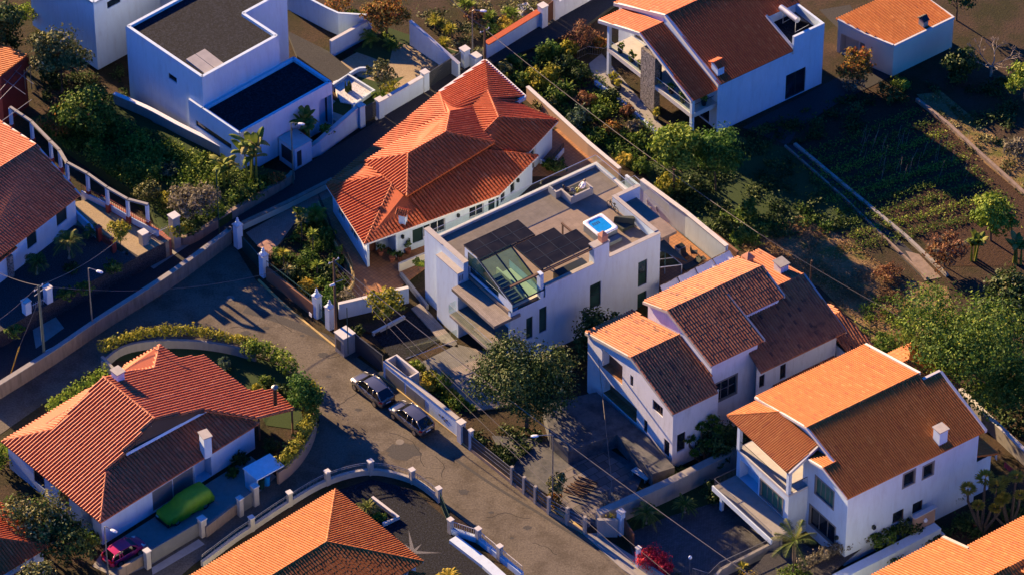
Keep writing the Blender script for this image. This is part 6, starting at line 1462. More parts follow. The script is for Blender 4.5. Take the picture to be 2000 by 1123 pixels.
        for x in (2.3, 3.2): m = MB(); m.tube([V(x, s_ * (hw + .005), .86), V(x + .2, s_ * (hw + .005), .86)], 0.022, 5); m.build('door_handle', M['rim'], t)
        m = MB(); w = hw; m.hexa([V(.1, s_ * w * .55, .66), V(.1, s_ * w * .86, .66), V(.42, s_ * w * .98, .70), V(.42, s_ * w * .6, .72)] if s_ > 0 else [V(.1, s_ * w * .86, .66), V(.1, s_ * w * .55, .66), V(.42, s_ * w * .6, .72), V(.42, s_ * w * .98, .70)],
                                 [V(.14, s_ * w * .55, .82), V(.14, s_ * w * .86, .8), V(.5, s_ * w * .96, .86), V(.46, s_ * w * .6, .9)] if s_ > 0 else [V(.14, s_ * w * .86, .8), V(.14, s_ * w * .55, .82), V(.46, s_ * w * .6, .9), V(.5, s_ * w * .96, .86)]); m.build('headlight', M['lens'], t)
        m = MB(); m.hexa([V(Ln - .22, s_ * w * .62, .8), V(Ln + .005, s_ * w * .5, .8), V(Ln + .005, s_ * w * .8, .8), V(Ln - .22, s_ * w * .97, .8)], [V(Ln - .22, s_ * w * .62, .97), V(Ln - .03, s_ * w * .5, .96), V(Ln - .03, s_ * w * .8, .96), V(Ln - .22, s_ * w * .95, .97)]); m.build('tail_light', M['red_lens'], t)
        for x in (0.85, Ln - 0.85):
            m = MB(); c0 = V(x, s_ * (hw - .2), 0.34); c1 = V(x, s_ * (hw + .015), 0.34); m.tube([c0, c1], 0.34, 18); wh = m.build('wheel', M['black'], t)
            m = MB(); m.tube([c1 - Vector((0, s_ * .02, 0)), c1 + Vector((0, s_ * .012, 0))], 0.215, 14); m.build('rim', M['rim'], wh)
    m = MB(); m.hexa([V(Ln - .02, -.26, .62), V(Ln + .02, -.26, .62), V(Ln + .02, .26, .62), V(Ln - .02, .26, .62)], [V(Ln - .02, -.26, .73), V(Ln + .015, -.26, .73), V(Ln + .015, .26, .73), V(Ln - .02, .26, .73)]); m.build('number_plate', M['plate'], t)
    m = MB(); m.hexa([V(Ln - .15, -hw * .8, .3), V(Ln + .03, -hw * .72, .3), V(Ln + .03, hw * .72, .3), V(Ln - .15, hw * .8, .3)], [V(Ln - .15, -hw * .8, .5), V(Ln + .03, -hw * .72, .5), V(Ln + .03, hw * .72, .5), V(Ln - .15, hw * .8, .5)]); m.build('bumper', M['trimblk'], t)
    m = MB(); m.hexa([V(-.02, -hw * .5, .42), V(.06, -hw * .5, .42), V(.06, hw * .5, .42), V(-.02, hw * .5, .42)], [V(-.02, -hw * .5, .62), V(.06, -hw * .5, .62), V(.06, hw * .5, .62), V(-.02, hw * .5, .62)]); m.build('grille', M['trimblk'], t)
    t.location = loc; t.rotation_euler = (0, 0, rad(yaw)); return t
c1 = make_car('parked_car', 'dark grey SUV parked in front, nearer the wooden utility pole', 'car_grey', P(728, 770, 0.005), -51, group='dark grey cars parked along the white wall')
c2 = copy_tree(c1); c2['label'] = 'dark grey SUV parked behind the other one, nearer the pale manhole cover'; c2.location = P(804, 826, 0.005); c2.rotation_euler = (0, 0, rad(-49))
make_car('parked_car', 'small magenta hatchback parked in the lower left yard beside the street lamp', 'car_pink', P(243, 1086, 0.02), 42 + 180, Ln=3.75, Wd=1.66, hood=0.9, belt=0.95, roof=1.46, xs=(0.75, 1.45, 3.1, 3.62), tail=0.95)
# covered car
def covered_car():
    o = P(362, 998, 0.02); t = thing('covered_car', 'estate car under a bright green cloth cover in front of the grey garage', 'covered car', o); f = Flat(o, 42)
    Ln = 5.0; prof = [(-2.5, 0.72, 0.74), (-2.4, 0.95, 0.84), (-1.5, 1.08, 0.93), (-1.05, 1.18, 0.95), (-0.3, 1.66, 0.97), (0.6, 1.76, 0.97), (1.6, 1.74, 0.96), (2.2, 1.62, 0.93), (2.45, 1.1, 0.9), (2.5, 0.8, 0.86)]
    m = MB(); rings = []; q_ = random.Random(4)
    xs_ = [-2.5 + 5.0 * i / 34 for i in range(35)]
    for x in xs_:
        z = profile([(a, b) for a, b, c in prof], x); w = profile([(a, c) for a, b, c in prof], x)
        hem = 0.28 + 0.10 * math.sin(3.1 * x + 1) + (0.25 if 1.2 < x < 1.9 else 0)
        sec = []
        for k in range(17):
            u = k / 16 * 2 - 1
            a = abs(u); sg = -1 if u < 0 else 1
            if a > 0.62: yy = w * (1.0 + 0.035 * math.sin(9 * x + 5 * a)) ; zz = hem + (min(z, 1.02) - hem) * (1 - a) / 0.38
            else:
                tt = a / 0.62; rw_ = w if z < 1.15 else w * 0.80
                yy = rw_ * min(1, tt * 1.08) if z < 1.15 else (w * 0.80 * tt / 0.75 if tt < 0.75 else w * (0.80 + 0.2 * (tt - 0.75) / 0.25))
                zz = z if z < 1.15 else (z - 0.03 * tt if tt < 0.75 else z - (z - 1.02) * (tt - 0.75) / 0.25)
            wr = 0.035 * abs(math.sin(3.3 * x + 4.2 * u + 1.3 * math.sin(2 * x))) + 0.03 * abs(math.sin(8 * u - 2.6 * x)) + 0.012 * math.sin(19 * u + 11 * x)
            sec.append(f(x, sg * yy, zz + wr))
        rings.append(sec)
    n = 17
    m.add([p for r in rings for p in r], [(i * n + k, i * n + k + 1, (i + 1) * n + k + 1, (i + 1) * n + k) for i in range(len(rings) - 1) for k in range(n - 1)] + [tuple(range(n))[::-1], tuple((len(rings) - 1) * n + k for k in range(n))])
    m.build('cover', M['cover'], t, smooth=True)
    for x in (-1.55, 1.5):
        for s_ in (-1, 1):
            m = MB(); m.tube([f(x, s_ * 0.68, 0.32), f(x, s_ * 0.9, 0.32)], 0.32, 16); w = m.build('wheel', M['black'], t)
            m = MB(); m.tube([f(x, s_ * 0.88, 0.32), f(x, s_ * 0.91, 0.32)], 0.2, 12); m.build('rim', M['rim'], w)
    m = MB(); m.box(f, -2.52, 2.45, -0.85, 0.85, 0.22, 0.55); m.build('body', M['trimblk'], t)
    m = MB(); m.box(f, -2.55, -2.5, 0.45, 0.75, 0.56, 0.7); m.build('headlight', M['lens'], t)
covered_car()

# ------------------------------------------------------------------ two people on the day bed
def person(lab, chain, skin, top, legs, hair, loc):
    """chain: dict of joints in world space; continuous skinned body"""
    names = ['pelvis', 'chest', 'neck', 'head', 'ls', 'le', 'lh', 'rs', 're', 'rh', 'lk', 'la', 'lt', 'rk', 'ra', 'rt']
    E_ = [('pelvis', 'chest'), ('chest', 'neck'), ('neck', 'head'), ('chest', 'ls'), ('ls', 'le'), ('le', 'lh'), ('chest', 'rs'), ('rs', 're'), ('re', 'rh'), ('pelvis', 'lk'), ('lk', 'la'), ('la', 'lt'), ('pelvis', 'rk'), ('rk', 'ra'), ('ra', 'rt')]
    R0 = dict(pelvis=.15, chest=.16, neck=.06, head=.105, ls=.075, le=.05, lh=.04, rs=.075, re=.05, rh=.04, lk=.075, la=.05, lt=.04, rk=.075, ra=.05, rt=.04)
    me = bpy.data.meshes.new('person'); me.from_pydata([tuple(chain[k] - Vector(loc)) for k in names], [(names.index(a), names.index(b)) for a, b in E_], [])
    o = bpy.data.objects.new('person', me); COL.objects.link(o); o.location = loc
    md = o.modifiers.new('skin', 'SKIN'); md.use_smooth_shade = True
    sv = me.skin_vertices[0] if len(me.skin_vertices) else None
    if sv is None:
        bm_ = __import__('bmesh').new(); bm_.from_mesh(me); bm_.verts.layers.skin.verify(); bm_.to_mesh(me); bm_.free(); sv = me.skin_vertices[0]
    for i, k in enumerate(names): sv.data[i].radius = (R0[k], R0[k])
    sv.data[0].use_root = True
    sd = o.modifiers.new('smooth', 'SUBSURF'); sd.levels = 1; sd.render_levels = 1
    me.materials.append(M[top]); tag(o, lab, 'person', None)
    hd = chain['head']; hl = bpy.data.objects
    m = MB(); m.lathe(hd + Vector((0, 0, -0.02)), [(0.112, -0.02), (0.125, 0.04), (0.11, 0.10), (0.06, 0.135), (0.01, 0.145)], 10); m.build('hair', M[hair], o, smooth=True)
    for s_, (a, b, c) in (('l', ('pelvis', 'lk', 'la')), ('r', ('pelvis', 'rk', 'ra'))):
        m = MB(); m.tube([chain[a], chain[b]], 0.125, 8, 0.095); m.tube([chain[b], chain[c]], 0.09, 8, 0.07); m.build('trousers_leg', M[legs], o, smooth=True)
    m = MB(); d = (hd - chain['neck']).normalized(); fwd = (chain['lk'] - chain['pelvis']); fwd.z = 0; fwd.normalize()
    m.lathe(hd + fwd * 0.05 + Vector((0, 0, -0.05)), [(0.03, -0.06), (0.075, -0.03), (0.085, 0.02), (0.07, 0.06), (0.02, 0.08)], 8); m.build('face', M[skin], o, smooth=True)
    for hnd in ('lh', 'rh'):
        m = MB(); p = chain[hnd]; b = (chain[hnd] - chain[hnd[0] + 'e']).normalized(); s2 = b.cross(Vector((0, 0, 1))).normalized()
        m.tube([p - b * 0.02, p + b * 0.08], 0.04, 6, 0.038)
        for i in range(4): m.tube([p + b * 0.07 + s2 * (i - 1.5) * 0.02, p + b * (0.15 + 0.012 * (1.5 - abs(i - 1.3))) + s2 * (i - 1.5) * 0.022 - Vector((0, 0, 0.015))], 0.009, 5)
        m.tube([p + b * 0.02 + s2 * 0.035, p + b * 0.07 + s2 * 0.075], 0.011, 5); m.build('hand', M[skin], o, smooth=True)
    return o
M['skin'] = plain('skin', (0.45, 0.22, 0.14), 0.6); M['cloth_dark'] = plain('dark_clothes', (0.02, 0.022, 0.028), 0.8); M['cloth_white'] = plain('white_shirt', (0.75, 0.74, 0.76), 0.8)
M['cloth_olive'] = plain('olive_trousers', (0.30, 0.30, 0.06), 0.8); M['hair_dark'] = plain('dark_hair', (0.015, 0.01, 0.008), 0.6); M['hair_fair'] = plain('fair_hair', (0.35, 0.24, 0.12), 0.6); M['jeans'] = plain('grey_trousers', (0.16, 0.17, 0.19), 0.8)
f = frH4; g0 = FZ + 0.3
def sit(u, v, du, dv, lean):
    """reclining pose: u,v of the hips; (du,dv) the direction the legs point"""
    Z = lambda a, b, z: f(u + du * a - dv * b, v + dv * a + du * b, g0 + z)
    return dict(pelvis=Z(0, 0, .16), chest=Z(-.30 * lean, 0, .48), neck=Z(-.42 * lean, 0, .68), head=Z(-.42 * lean + .02, 0, .84), ls=Z(-.33 * lean, .2, .58), le=Z(-.1, .3, .38), lh=Z(.15, .22, .34), rs=Z(-.33 * lean, -.2, .58), re=Z(-.12, -.3, .38), rh=Z(.12, -.2, .34),
                lk=Z(.42, .12, .34), la=Z(.75, .13, .08), lt=Z(.9, .14, .1), rk=Z(.44, -.12, .32), ra=Z(.78, -.12, .08), rt=Z(.93, -.12, .1))
person('person in dark clothes with dark hair reclining at the left end of the day bed', sit(14.15, -2.0, 0.9, -0.44, 1.0), 'skin', 'cloth_dark', 'jeans', 'hair_dark', f(14.15, -2.0, g0))
person('person in a white shirt and olive trousers reclining at the right of the day bed', sit(15.35, -2.35, -0.95, -0.1, 1.1), 'skin', 'cloth_white', 'cloth_olive', 'hair_fair', f(15.35, -2.35, g0))

# ------------------------------------------------------------------ side patio of the modern house
def chair(x, y, lab, az, mat='cushion', z=0.05):
    c = P(x, y, z); ff = Flat(c, az); t = thing('patio_chair', lab, 'chair', c, 'chairs on the side patio')
    m = MB(); m.box(ff, -0.26, 0.26, -0.26, 0.26, z + 0.40, z + 0.46); m.build('seat', M[mat], t)
    m = MB(); q_ = [(-0.26, 0.24), (0.26, 0.24), (0.26, 0.28), (-0.26, 0.28)]; m.hexa([ff(a, b, z + 0.47) for a, b in q_], [ff(a, b + 0.12, z + 0.95) for a, b in q_]); m.build('backrest', M[mat], t)
    for a in (-.23, .23):
        for b in (-.23, .23): m = MB(); m.tube([ff(a, b, z), ff(a, b, z + 0.4)], 0.02, 5); m.build('leg', M['wood_pole'], t)
chair(1338, 505, 'patio chair beside the white barbecue box', 30); chair(1356, 500, 'patio chair in the middle of the side patio', 80); chair(1372, 512, 'patio chair nearest the long white wall', 120, 'cushion')
for x, y, lab, az in ((1272, 408, 'tan folding chair leaning by the tall end of the long white wall', 40), (1290, 420, 'dark garden chair beside the tan folding chair', 60)): chair(x, y, lab, az, 'cap' if 'tan' in lab else 'lounger')
c = P(1328, 495, 0.05); ff = Flat(c, 36); t = thing('barbecue', 'white box barbecue on the side patio', 'barbecue', c); m = MB(); m.box(ff, -.4, .4, -.3, .3, 0.05, 0.85); m.build('body', M['acrylic'], t); m = MB(); m.box(ff, -.35, .35, -.25, .25, 0.853, 0.95); m.build('lid', M['metal_dark'], t)
for x, y, lab in ((1350, 522, 'dark green lounger nearest the white awning'), (1385, 530, 'dark green lounger below the long white wall')):
    c = P(x, y, 0.05); ff = Flat(c, 36); t = thing('sun_lounger', lab, 'sun lounger', c); m = MB(); m.box(ff, -.9, .5, -.35, .35, .25, .36); m.build('mattress', M['lounger'], t)
    m = MB(); m.hexa([ff(.5, -.35, .25), ff(1.0, -.35, .6), ff(1.0, .35, .6), ff(.5, .35, .25)], [ff(.45, -.35, .36), ff(.95, -.35, .7), ff(.95, .35, .7), ff(.45, .35, .36)]); m.build('backrest', M['lounger'], t)
    for a in (-.8, .4):
        for b in (-.3, .3): m = MB(); m.tube([ff(a, b, .03), ff(a, b, .25)], .025, 5); m.build('leg', M['metal_grey'], t)
# dark shade sail beside the parapet
A_, B_, C2_, D2_ = frH4(17.0, -5.9, 5.6), frH4(19.2, -5.9, 4.2), frH4(19.6, -12.6, 3.2), frH4(17.0, -11.0, 5.0)
m = MB(); NN = 8; gpts = [[(A_.lerp(B_, j / NN)).lerp(D2_.lerp(C2_, j / NN), i / NN) - Vector((0, 0, 0.5 * math.sin(math.pi * i / NN) * math.sin(math.pi * j / NN))) for j in range(NN + 1)] for i in range(NN + 1)]
m.add([p for r in gpts for p in r], [(i * (NN + 1) + j, i * (NN + 1) + j + 1, (i + 1) * (NN + 1) + j + 1, (i + 1) * (NN + 1) + j) for i in range(NN) for j in range(NN)]); solo(m, 'shade_sail', M['lounger'], 'dark green shade sail sagging beside the white parapet', 'shade sail', frH4(18, -9, 4), smooth=True)
# glass lean-to and white awning
t = thing('glass_canopy', 'sloping glass canopy on the far side of the white cube house', 'glass canopy', frH4(17.9, -11, 3)); m = MB(); m.poly([frH4(16.85, -12.0, 3.6), frH4(19.3, -12.0, 2.7), frH4(19.3, -9.6, 2.7), frH4(16.85, -9.6, 3.6)]); m.build('pane', M['skyglass'], t)
m = MB(); [m.tube([frH4(*a), frH4(*b)], .05, 5) for a, b in (((16.85, -12, 3.6), (19.3, -12, 2.7)), ((16.85, -9.6, 3.6), (19.3, -9.6, 2.7)), ((19.3, -12, 2.7), (19.3, -9.6, 2.7)), ((16.85, -10.8, 3.6), (19.3, -10.8, 2.7)), ((19.3, -12, 0), (19.3, -12, 2.7)), ((19.3, -9.6, 0), (19.3, -9.6, 2.7)))]; m.build('frame', M['frame_white'], t)
p0, p1, p2, p3 = P(1288, 558, 2.6), P(1300, 585, 2.4), P(1440, 512, 2.4), P(1425, 488, 2.6)
t = thing('awning', 'wrinkled white fabric awning between the cube house and the old house', 'awning', p0.lerp(p2, .5)); m = MB(); nx = 36
vs = []; 
for i in range(nx + 1):
    a, b = p0.lerp(p3, i / nx), p1.lerp(p2, i / nx)
    for j in range(7): vs.append(a.lerp(b, j / 6) - Vector((0, 0, 0.18 * math.sin(math.pi * j / 6) + 0.12 * abs(math.sin(i / nx * math.pi * 4)) + 0.03 * math.sin(i * 2.3 + j))))
m.add(vs, [(i * 7 + j, i * 7 + j + 1, (i + 1) * 7 + j + 1, (i + 1) * 7 + j) for i in range(nx) for j in range(6)]); m.build('fabric', M['awning'], t, smooth=True)
m = MB()
for s_ in (0, .25, .5, .75, 1): m.tube([p0.lerp(p3, s_), p1.lerp(p2, s_)], .04, 5); q_ = p0.lerp(p3, s_); m.tube([Vector((q_.x, q_.y, 0)), q_], .04, 5)
m.tube([p0, p3], .04, 5); m.tube([p1, p2], .04, 5); m.build('frame', M['wood_pole'], t)

# ------------------------------------------------------------------ laundry, fountain, benches, pots
a, b = P(1918, 862, 1.7), P(1990, 925, 1.7)
t = thing('clothes_line', 'clothes line with posts behind the lower right house', 'clothes line', a); m = MB(); m.tube([a, b], .012, 4); m.build('line', M['cable'], t)
for p in (a, b): m = MB(); m.tube([Vector((p.x, p.y, 0)), p], .035, 5); m.build('post', M['metal_dark'], t)
M['laundry_red'] = plain('red_laundry', (0.5, 0.06, 0.08), 0.8); M['laundry_blue'] = plain('blue_laundry', (0.06, 0.10, 0.25), 0.8)
for i, (s_, mt, lab) in enumerate(((.06, 'cloth_white', 'white shirt hanging first on the clothes line'), (.14, 'cloth_white', 'white vest hanging second on the clothes line'), (.24, 'laundry_blue', 'blue cloth hanging on the clothes line'), (.36, 'cloth_white', 'narrow white garment hanging beside the blue cloth'), (.62, 'laundry_red', 'red and white towel hanging near the clothes line end'), (.75, 'laundry_red', 'red cloth hanging last on the clothes line'))):
    p, q_ = a.lerp(b, s_), a.lerp(b, s_ + (.05 if i < 4 else .1)); m = MB(); k = 5
    vs = [p.lerp(q_, j / k) + Vector((0.04 * math.sin(j * 2 + i), 0.04 * math.cos(j * 2.2), -0.62 * r_)) for r_ in (0, .5, 1) for j in range(k + 1)]
    m.add(vs, [(r_ * (k + 1) + j, r_ * (k + 1) + j + 1, (r_ + 1) * (k + 1) + j + 1, (r_ + 1) * (k + 1) + j) for r_ in range(2) for j in range(k)]); solo(m, 'laundry', M[mt], lab, 'laundry', p)
f = Flat(P(1812, 1048, 0.4), 36); f.z0 = 0.4; t = thing('wall_fountain', 'tiled wall fountain with a round basin beside the shaded house wall', 'fountain', f.o)
G = lambda u, v, z: f(u, v, 0.0) + Vector((0, 0, z + 0.0))
m = MB(); fo = f.o; ff = Flat(fo, 36); m.box(ff, -1.1, 1.1, 0.5, 0.8, 0, 2.7); m.build('back_wall', M['pinkwall'], t)
m = MB(); m.box(ff, -1.2, 1.2, 0.42, 0.88, 2.702, 2.8); m.build('coping', M['cap'], t)
m = MB(); m.box(ff, 0.9, 1.1, -0.9, 0.498, 0, 0.8); m.build('side_wall', M['cap'], t)
m = MB(); m.lathe(ff(0, -0.1, 0), [(0.75, 0), (0.8, 0.5), (0.68, 0.52), (0.64, 0.3), (0.02, 0.3)], 18); m.build('basin', M['pinkwall'], t)
m = MB(); m.lathe(ff(0, 0.3, 0.9), [(0.06, -0.6), (0.1, 0.0), (0.42, 0.18), (0.44, 0.26), (0.3, 0.24), (0.02, 0.15)], 14); m.build('upper_bowl', M['cap'], t)
m = MB(); m.lathe(ff(0, 0.42, 1.75), [(0.02, 0), (0.16, 0.1), (0.2, 0.25), (0.12, 0.4), (0.02, 0.45)], 8); m.build('figure', M['acrylic'], t)
f = Flat(P(1252, 932, 0.0), -45); t = thing('garden_bench', 'pale slatted bench top lying in the old yard', 'bench', f.o)
for i in range(4): m = MB(); m.box(f, -0.9, 0.9, -0.33 + 0.17 * i, -0.19 + 0.17 * i, 0.42, 0.47); m.build('slat', M['cap'], t)
for a in (-.7, .7): m = MB(); m.box(f, a - .05, a + .05, -.3, .3, 0, .418); m.build('leg', M['concrete'], t)
def pot_plant(x, y, lab, z=0.0, r=0.28, leafm='lf_mid', hh=0.8):
    c = P(x, y, z); t = thing('potted_plant', lab, 'potted plant', c); m = MB(); m.lathe(c, [(r * .65, 0), (r, r * 1.5), (r * 1.1, r * 1.5), (r * 1.1, r * 1.7), (r * .9, r * 1.7), (0.02, r * 1.6)], 12); m.build('pot', M['terracotta_pot'], t)
    leaf_blob(t, [(c + Vector((0, 0, r * 1.7 + hh * .45)), (r * 1.3, r * 1.3, hh * .5))], 90, 0.13, leafm, 'foliage')
# ------------------------------------------------------------------ foliage
LM = dict(
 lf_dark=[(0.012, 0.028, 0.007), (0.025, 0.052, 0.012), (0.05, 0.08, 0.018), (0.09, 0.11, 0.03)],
 lf_mid=[(0.025, 0.055, 0.009), (0.055, 0.11, 0.016), (0.10, 0.155, 0.024), (0.18, 0.21, 0.035)],
 lf_bright=[(0.05, 0.10, 0.012), (0.11, 0.175, 0.02), (0.18, 0.24, 0.03), (0.27, 0.29, 0.045)],
 lf_yellow=[(0.10, 0.12, 0.014), (0.20, 0.20, 0.02), (0.30, 0.27, 0.03), (0.42, 0.34, 0.05)],
 lf_olive=[(0.025, 0.038, 0.012), (0.07, 0.085, 0.024), (0.15, 0.15, 0.045), (0.32, 0.27, 0.12)],
 lf_grey=[(0.06, 0.055, 0.04), (0.11, 0.10, 0.07), (0.17, 0.15, 0.10), (0.23, 0.19, 0.14)],
 lf_rust=[(0.10, 0.045, 0.025), (0.17, 0.075, 0.04), (0.23, 0.11, 0.05), (0.13, 0.09, 0.03)],
 lf_autumn=[(0.06, 0.06, 0.015), (0.14, 0.11, 0.025), (0.28, 0.13, 0.03), (0.34, 0.09, 0.03)],
 lf_straw=[(0.13, 0.08, 0.035), (0.22, 0.14, 0.06), (0.32, 0.21, 0.10), (0.12, 0.12, 0.04)],
 lf_blue=[(0.02, 0.04, 0.022), (0.04, 0.075, 0.045), (0.07, 0.11, 0.07), (0.10, 0.14, 0.09)],
 lf_conifer=[(0.02, 0.06, 0.010), (0.045, 0.11, 0.018), (0.08, 0.16, 0.025), (0.13, 0.20, 0.035)],
 lf_red=[(0.30, 0.012, 0.03), (0.55, 0.02, 0.05), (0.70, 0.05, 0.09), (0.10, 0.06, 0.02)],
 lf_banana=[(0.06, 0.10, 0.015), (0.11, 0.15, 0.02), (0.18, 0.19, 0.04), (0.26, 0.20, 0.08)],
 lf_palm=[(0.035, 0.06, 0.015), (0.07, 0.095, 0.022), (0.13, 0.13, 0.035), (0.26, 0.20, 0.08)],
 lf_flower=[(0.30, 0.20, 0.02), (0.42, 0.30, 0.03), (0.5, 0.36, 0.05), (0.15, 0.15, 0.03)])
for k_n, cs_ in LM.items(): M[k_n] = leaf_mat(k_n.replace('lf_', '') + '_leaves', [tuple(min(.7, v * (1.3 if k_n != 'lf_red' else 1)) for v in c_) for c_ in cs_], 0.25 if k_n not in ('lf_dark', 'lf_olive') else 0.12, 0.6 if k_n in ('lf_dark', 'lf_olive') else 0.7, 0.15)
def quads_obj(name, V4, rn, mat, parent=None, loc=(0, 0, 0)):
    """V4: (n,4,3) world corners"""
    o0 = np.array(parent_loc(parent)) if parent is not None else np.array(loc, float)
    n = len(V4); me = bpy.data.meshes.new(name)
    me.vertices.add(n * 4); me.vertices.foreach_set('co', (V4.reshape(-1, 3) - o0).astype(np.float32).ravel())
    me.loops.add(n * 4); me.loops.foreach_set('vertex_index', np.arange(n * 4, dtype=np.int32))
    me.polygons.add(n); me.polygons.foreach_set('loop_start', np.arange(0, n * 4, 4, dtype=np.int32)); me.polygons.foreach_set('loop_total', np.full(n, 4, np.int32))
    at = me.attributes.new('rnd', 'FLOAT', 'FACE'); at.data.foreach_set('value', np.clip(rn, 0, 1).astype(np.float32))
    me.materials.append(M[mat]); me.update(calc_edges=True)
    o = bpy.data.objects.new(name, me); COL.objects.link(o)
    if parent is not None: o.parent = parent
    else: o.location = Vector(o0)
    return o
def unit(a): return a / np.maximum(1e-9, np.linalg.norm(a, axis=-1, keepdims=True))
def leaf_quads(C, Nn, s, asp=0.55):
    n = len(C); t = unit(np.cross(Nn, NR.normal(size=(n, 3)))); b = np.cross(Nn, t); L = (s * NR.uniform(0.6, 1.35, n))[:, None]
    return np.stack([C - t * L, C + b * L * asp, C + t * L, C - b * L * asp], 1)
def blob_quads(lobes, n, s, clump=0.33, asp=0.55, ncl=None, fill=0.38):
    vol = np.array([r[0] * r[1] + r[1] * r[2] + r[0] * r[2] for c, r in lobes]); vol = vol / vol.sum(); V = []; Rn = []
    for (c, r), f_ in zip(lobes, vol):
        m = max(8, int(n * f_)); k = ncl or max(6, min(60, int(m / 28)))
        cd = unit(NR.normal(size=(k, 3))); cd[:, 2] = np.abs(cd[:, 2]) * 1.0 - 0.25 * (NR.rand(k) < 0.45); cd = unit(cd)
        cr = NR.uniform(0.62, 1.06, k)[:, None]; cc = cd * cr; tone = NR.uniform(0.05, 0.75, k)
        ix = NR.randint(0, k, m); off = NR.normal(size=(m, 3)) * clump * 0.55
        p = cc[ix] + off
        mf = int(m * fill); q = unit(NR.normal(size=(mf, 3))) * (NR.uniform(0.25, 1.0, mf) ** 0.5)[:, None] * 0.9; p[:mf] = q; off[:mf] = q
        nn = unit(unit(p) * 0.8 + unit(off + 1e-6) * 0.5 + NR.normal(size=(m, 3)) * 0.55)
        C = np.array(c) + p * np.array(r); C[:, 2] = np.maximum(C[:, 2], 0.03)
        V.append(leaf_quads(C, nn, s, asp)); Rn.append(tone[ix] + NR.uniform(-0.2, 0.35, m))
    return np.concatenate(V), np.concatenate(Rn)
def leaf_blob(parent, lobes, n, s, mat, name='crown', clump=0.33, asp=0.55, ncl=None):
    V, R = blob_quads(lobes, n, s, clump, asp, ncl); return quads_obj(name, V, R, mat, parent)
def crown_lobes(c, r, h, k, seed, flat=1.0):
    q_ = random.Random(seed); out = [((c.x, c.y, c.z), (r * .72, r * .72, h * .36))]
    for i in range(k):
        a = 2 * math.pi * (i + q_.uniform(-.3, .3)) / k; d = r * q_.uniform(.42, .66); rr = r * q_.uniform(.34, .52)
        out.append(((c.x + d * math.cos(a), c.y + d * math.sin(a), c.z + h * q_.uniform(-.28, .24)), (rr, rr, rr * q_.uniform(.7, 1.0) * flat)))
    return out
PLN = [0]
GZ = 0.0
def tree(lab, px, py, h, r, mat, n=1600, s=0.2, tr=0.14, bark='bark', k=6, cat='tree', name='tree', cz=None, ch=None, clump=0.33, z=0.0, extra=None):
    PLN[0] += 1; c = P(px, py, z or GZ); t = thing(name, lab, cat, c); cz = cz or h * .6; ch = ch or h * .8
    m = MB(); q_ = random.Random(PLN[0]); top = c + Vector((q_.uniform(-.2, .2), q_.uniform(-.2, .2), cz))
    m.tube([c + Vector((0, 0, -.1)), c.lerp(top, .5) + Vector((q_.uniform(-.15, .15), q_.uniform(-.15, .15), 0)), top], tr, 7, tr * .55)
    for i in range(6):
        a = 2 * math.pi * i / 6 + q_.uniform(-.4, .4); b0 = c.lerp(top, q_.uniform(.45, .9)); e_ = b0 + Vector((math.cos(a) * r * .6, math.sin(a) * r * .6, h * q_.uniform(.08, .25))); m.tube([b0, b0.lerp(e_, .5) + Vector((0, 0, .1 * h * .3)), e_], tr * .45, 5, tr * .15)
    m.build('trunk', M[bark], t)
    leaf_blob(t, crown_lobes(c + Vector((0, 0, cz)), r, ch, k, PLN[0]), int(n * 1.6), s, mat, 'crown', clump)
    if extra: leaf_blob(t, crown_lobes(c + Vector((0, 0, cz + .1)), r * 1.02, ch * 1.02, k, PLN[0]), extra[1], s, extra[0], 'accent_leaves', .2)
    return t
def shrub(lab, px, py, h, r, mat, n=420, s=0.15, cat='shrub', name='shrub', group=None, k=4, asp=0.55, extra=None, z=0.0):
    """a bush that hides its own stems"""
    PLN[0] += 1; c = P(px, py, z or GZ); t = thing(name, lab, cat, c, group); q_ = random.Random(PLN[0])
    m = MB()
    for i in range(5):
        a = q_.uniform(0, 6.28); m.tube([c, c + Vector((math.cos(a) * r * .3, math.sin(a) * r * .3, h * .5)), c + Vector((math.cos(a) * r * .6, math.sin(a) * r * .6, h * .8))], .03, 4, .012)
    m.build('stems', M['bark'], t)
    lobes = [((c.x, c.y, c.z + h * .45), (r * .8, r * .8, h * .5))]
    for i in range(k):
        a = 6.28 * i / k + q_.uniform(-.4, .4); d = r * q_.uniform(.4, .6); rr = r * q_.uniform(.35, .5); lobes.append(((c.x + d * math.cos(a), c.y + d * math.sin(a), c.z + h * q_.uniform(.3, .6)), (rr, rr, h * .38)))
    leaf_blob(t, lobes, int(n * 1.5), s, mat, 'foliage', asp=asp)
    if extra: leaf_blob(t, lobes, extra[1], s * .8, extra[0], 'blossom', clump=.2)
    return t
def frond_quads(base, az, L, up, droop, w, nl=16, blade=False, curl=0.35):
    """one arching frond: list of quads (leaflets or one split blade)"""
    d = Vector((math.cos(az), math.sin(az), 0)); s_ = Vector((-d.y, d.x, 0)); pts = []
    for i in range(nl + 1):
        u = i / nl; pts.append(base + d * (L * u * math.cos(up) * (1 - .15 * u)) + Vector((0, 0, L * (u * math.sin(up) - droop * u * u))))
    Q = []
    for i in range(nl):
        a, b = pts[i], pts[i + 1]; u = (i + .5) / nl; ww = w * (math.sin(math.pi * min(1, u * .92 + .08)) ** .6)
        if blade:
            for sg in (-1, 1):
                e0 = s_ * sg * ww + Vector((0, 0, -ww * curl)); j = rng.uniform(.75, 1.0); Q.append((a, b, b + e0 * j, a + e0))
        else:
            f_ = (b - a).normalized()
            for sg in (-1, 1):
                tip = a + (s_ * sg * .8 + f_ * .6).normalized() * ww + Vector((0, 0, -ww * curl * rng.uniform(.6, 1.4))); Q.append((a, a + f_ * (L / nl * .55), tip + f_ * .02, tip))
    return Q, pts
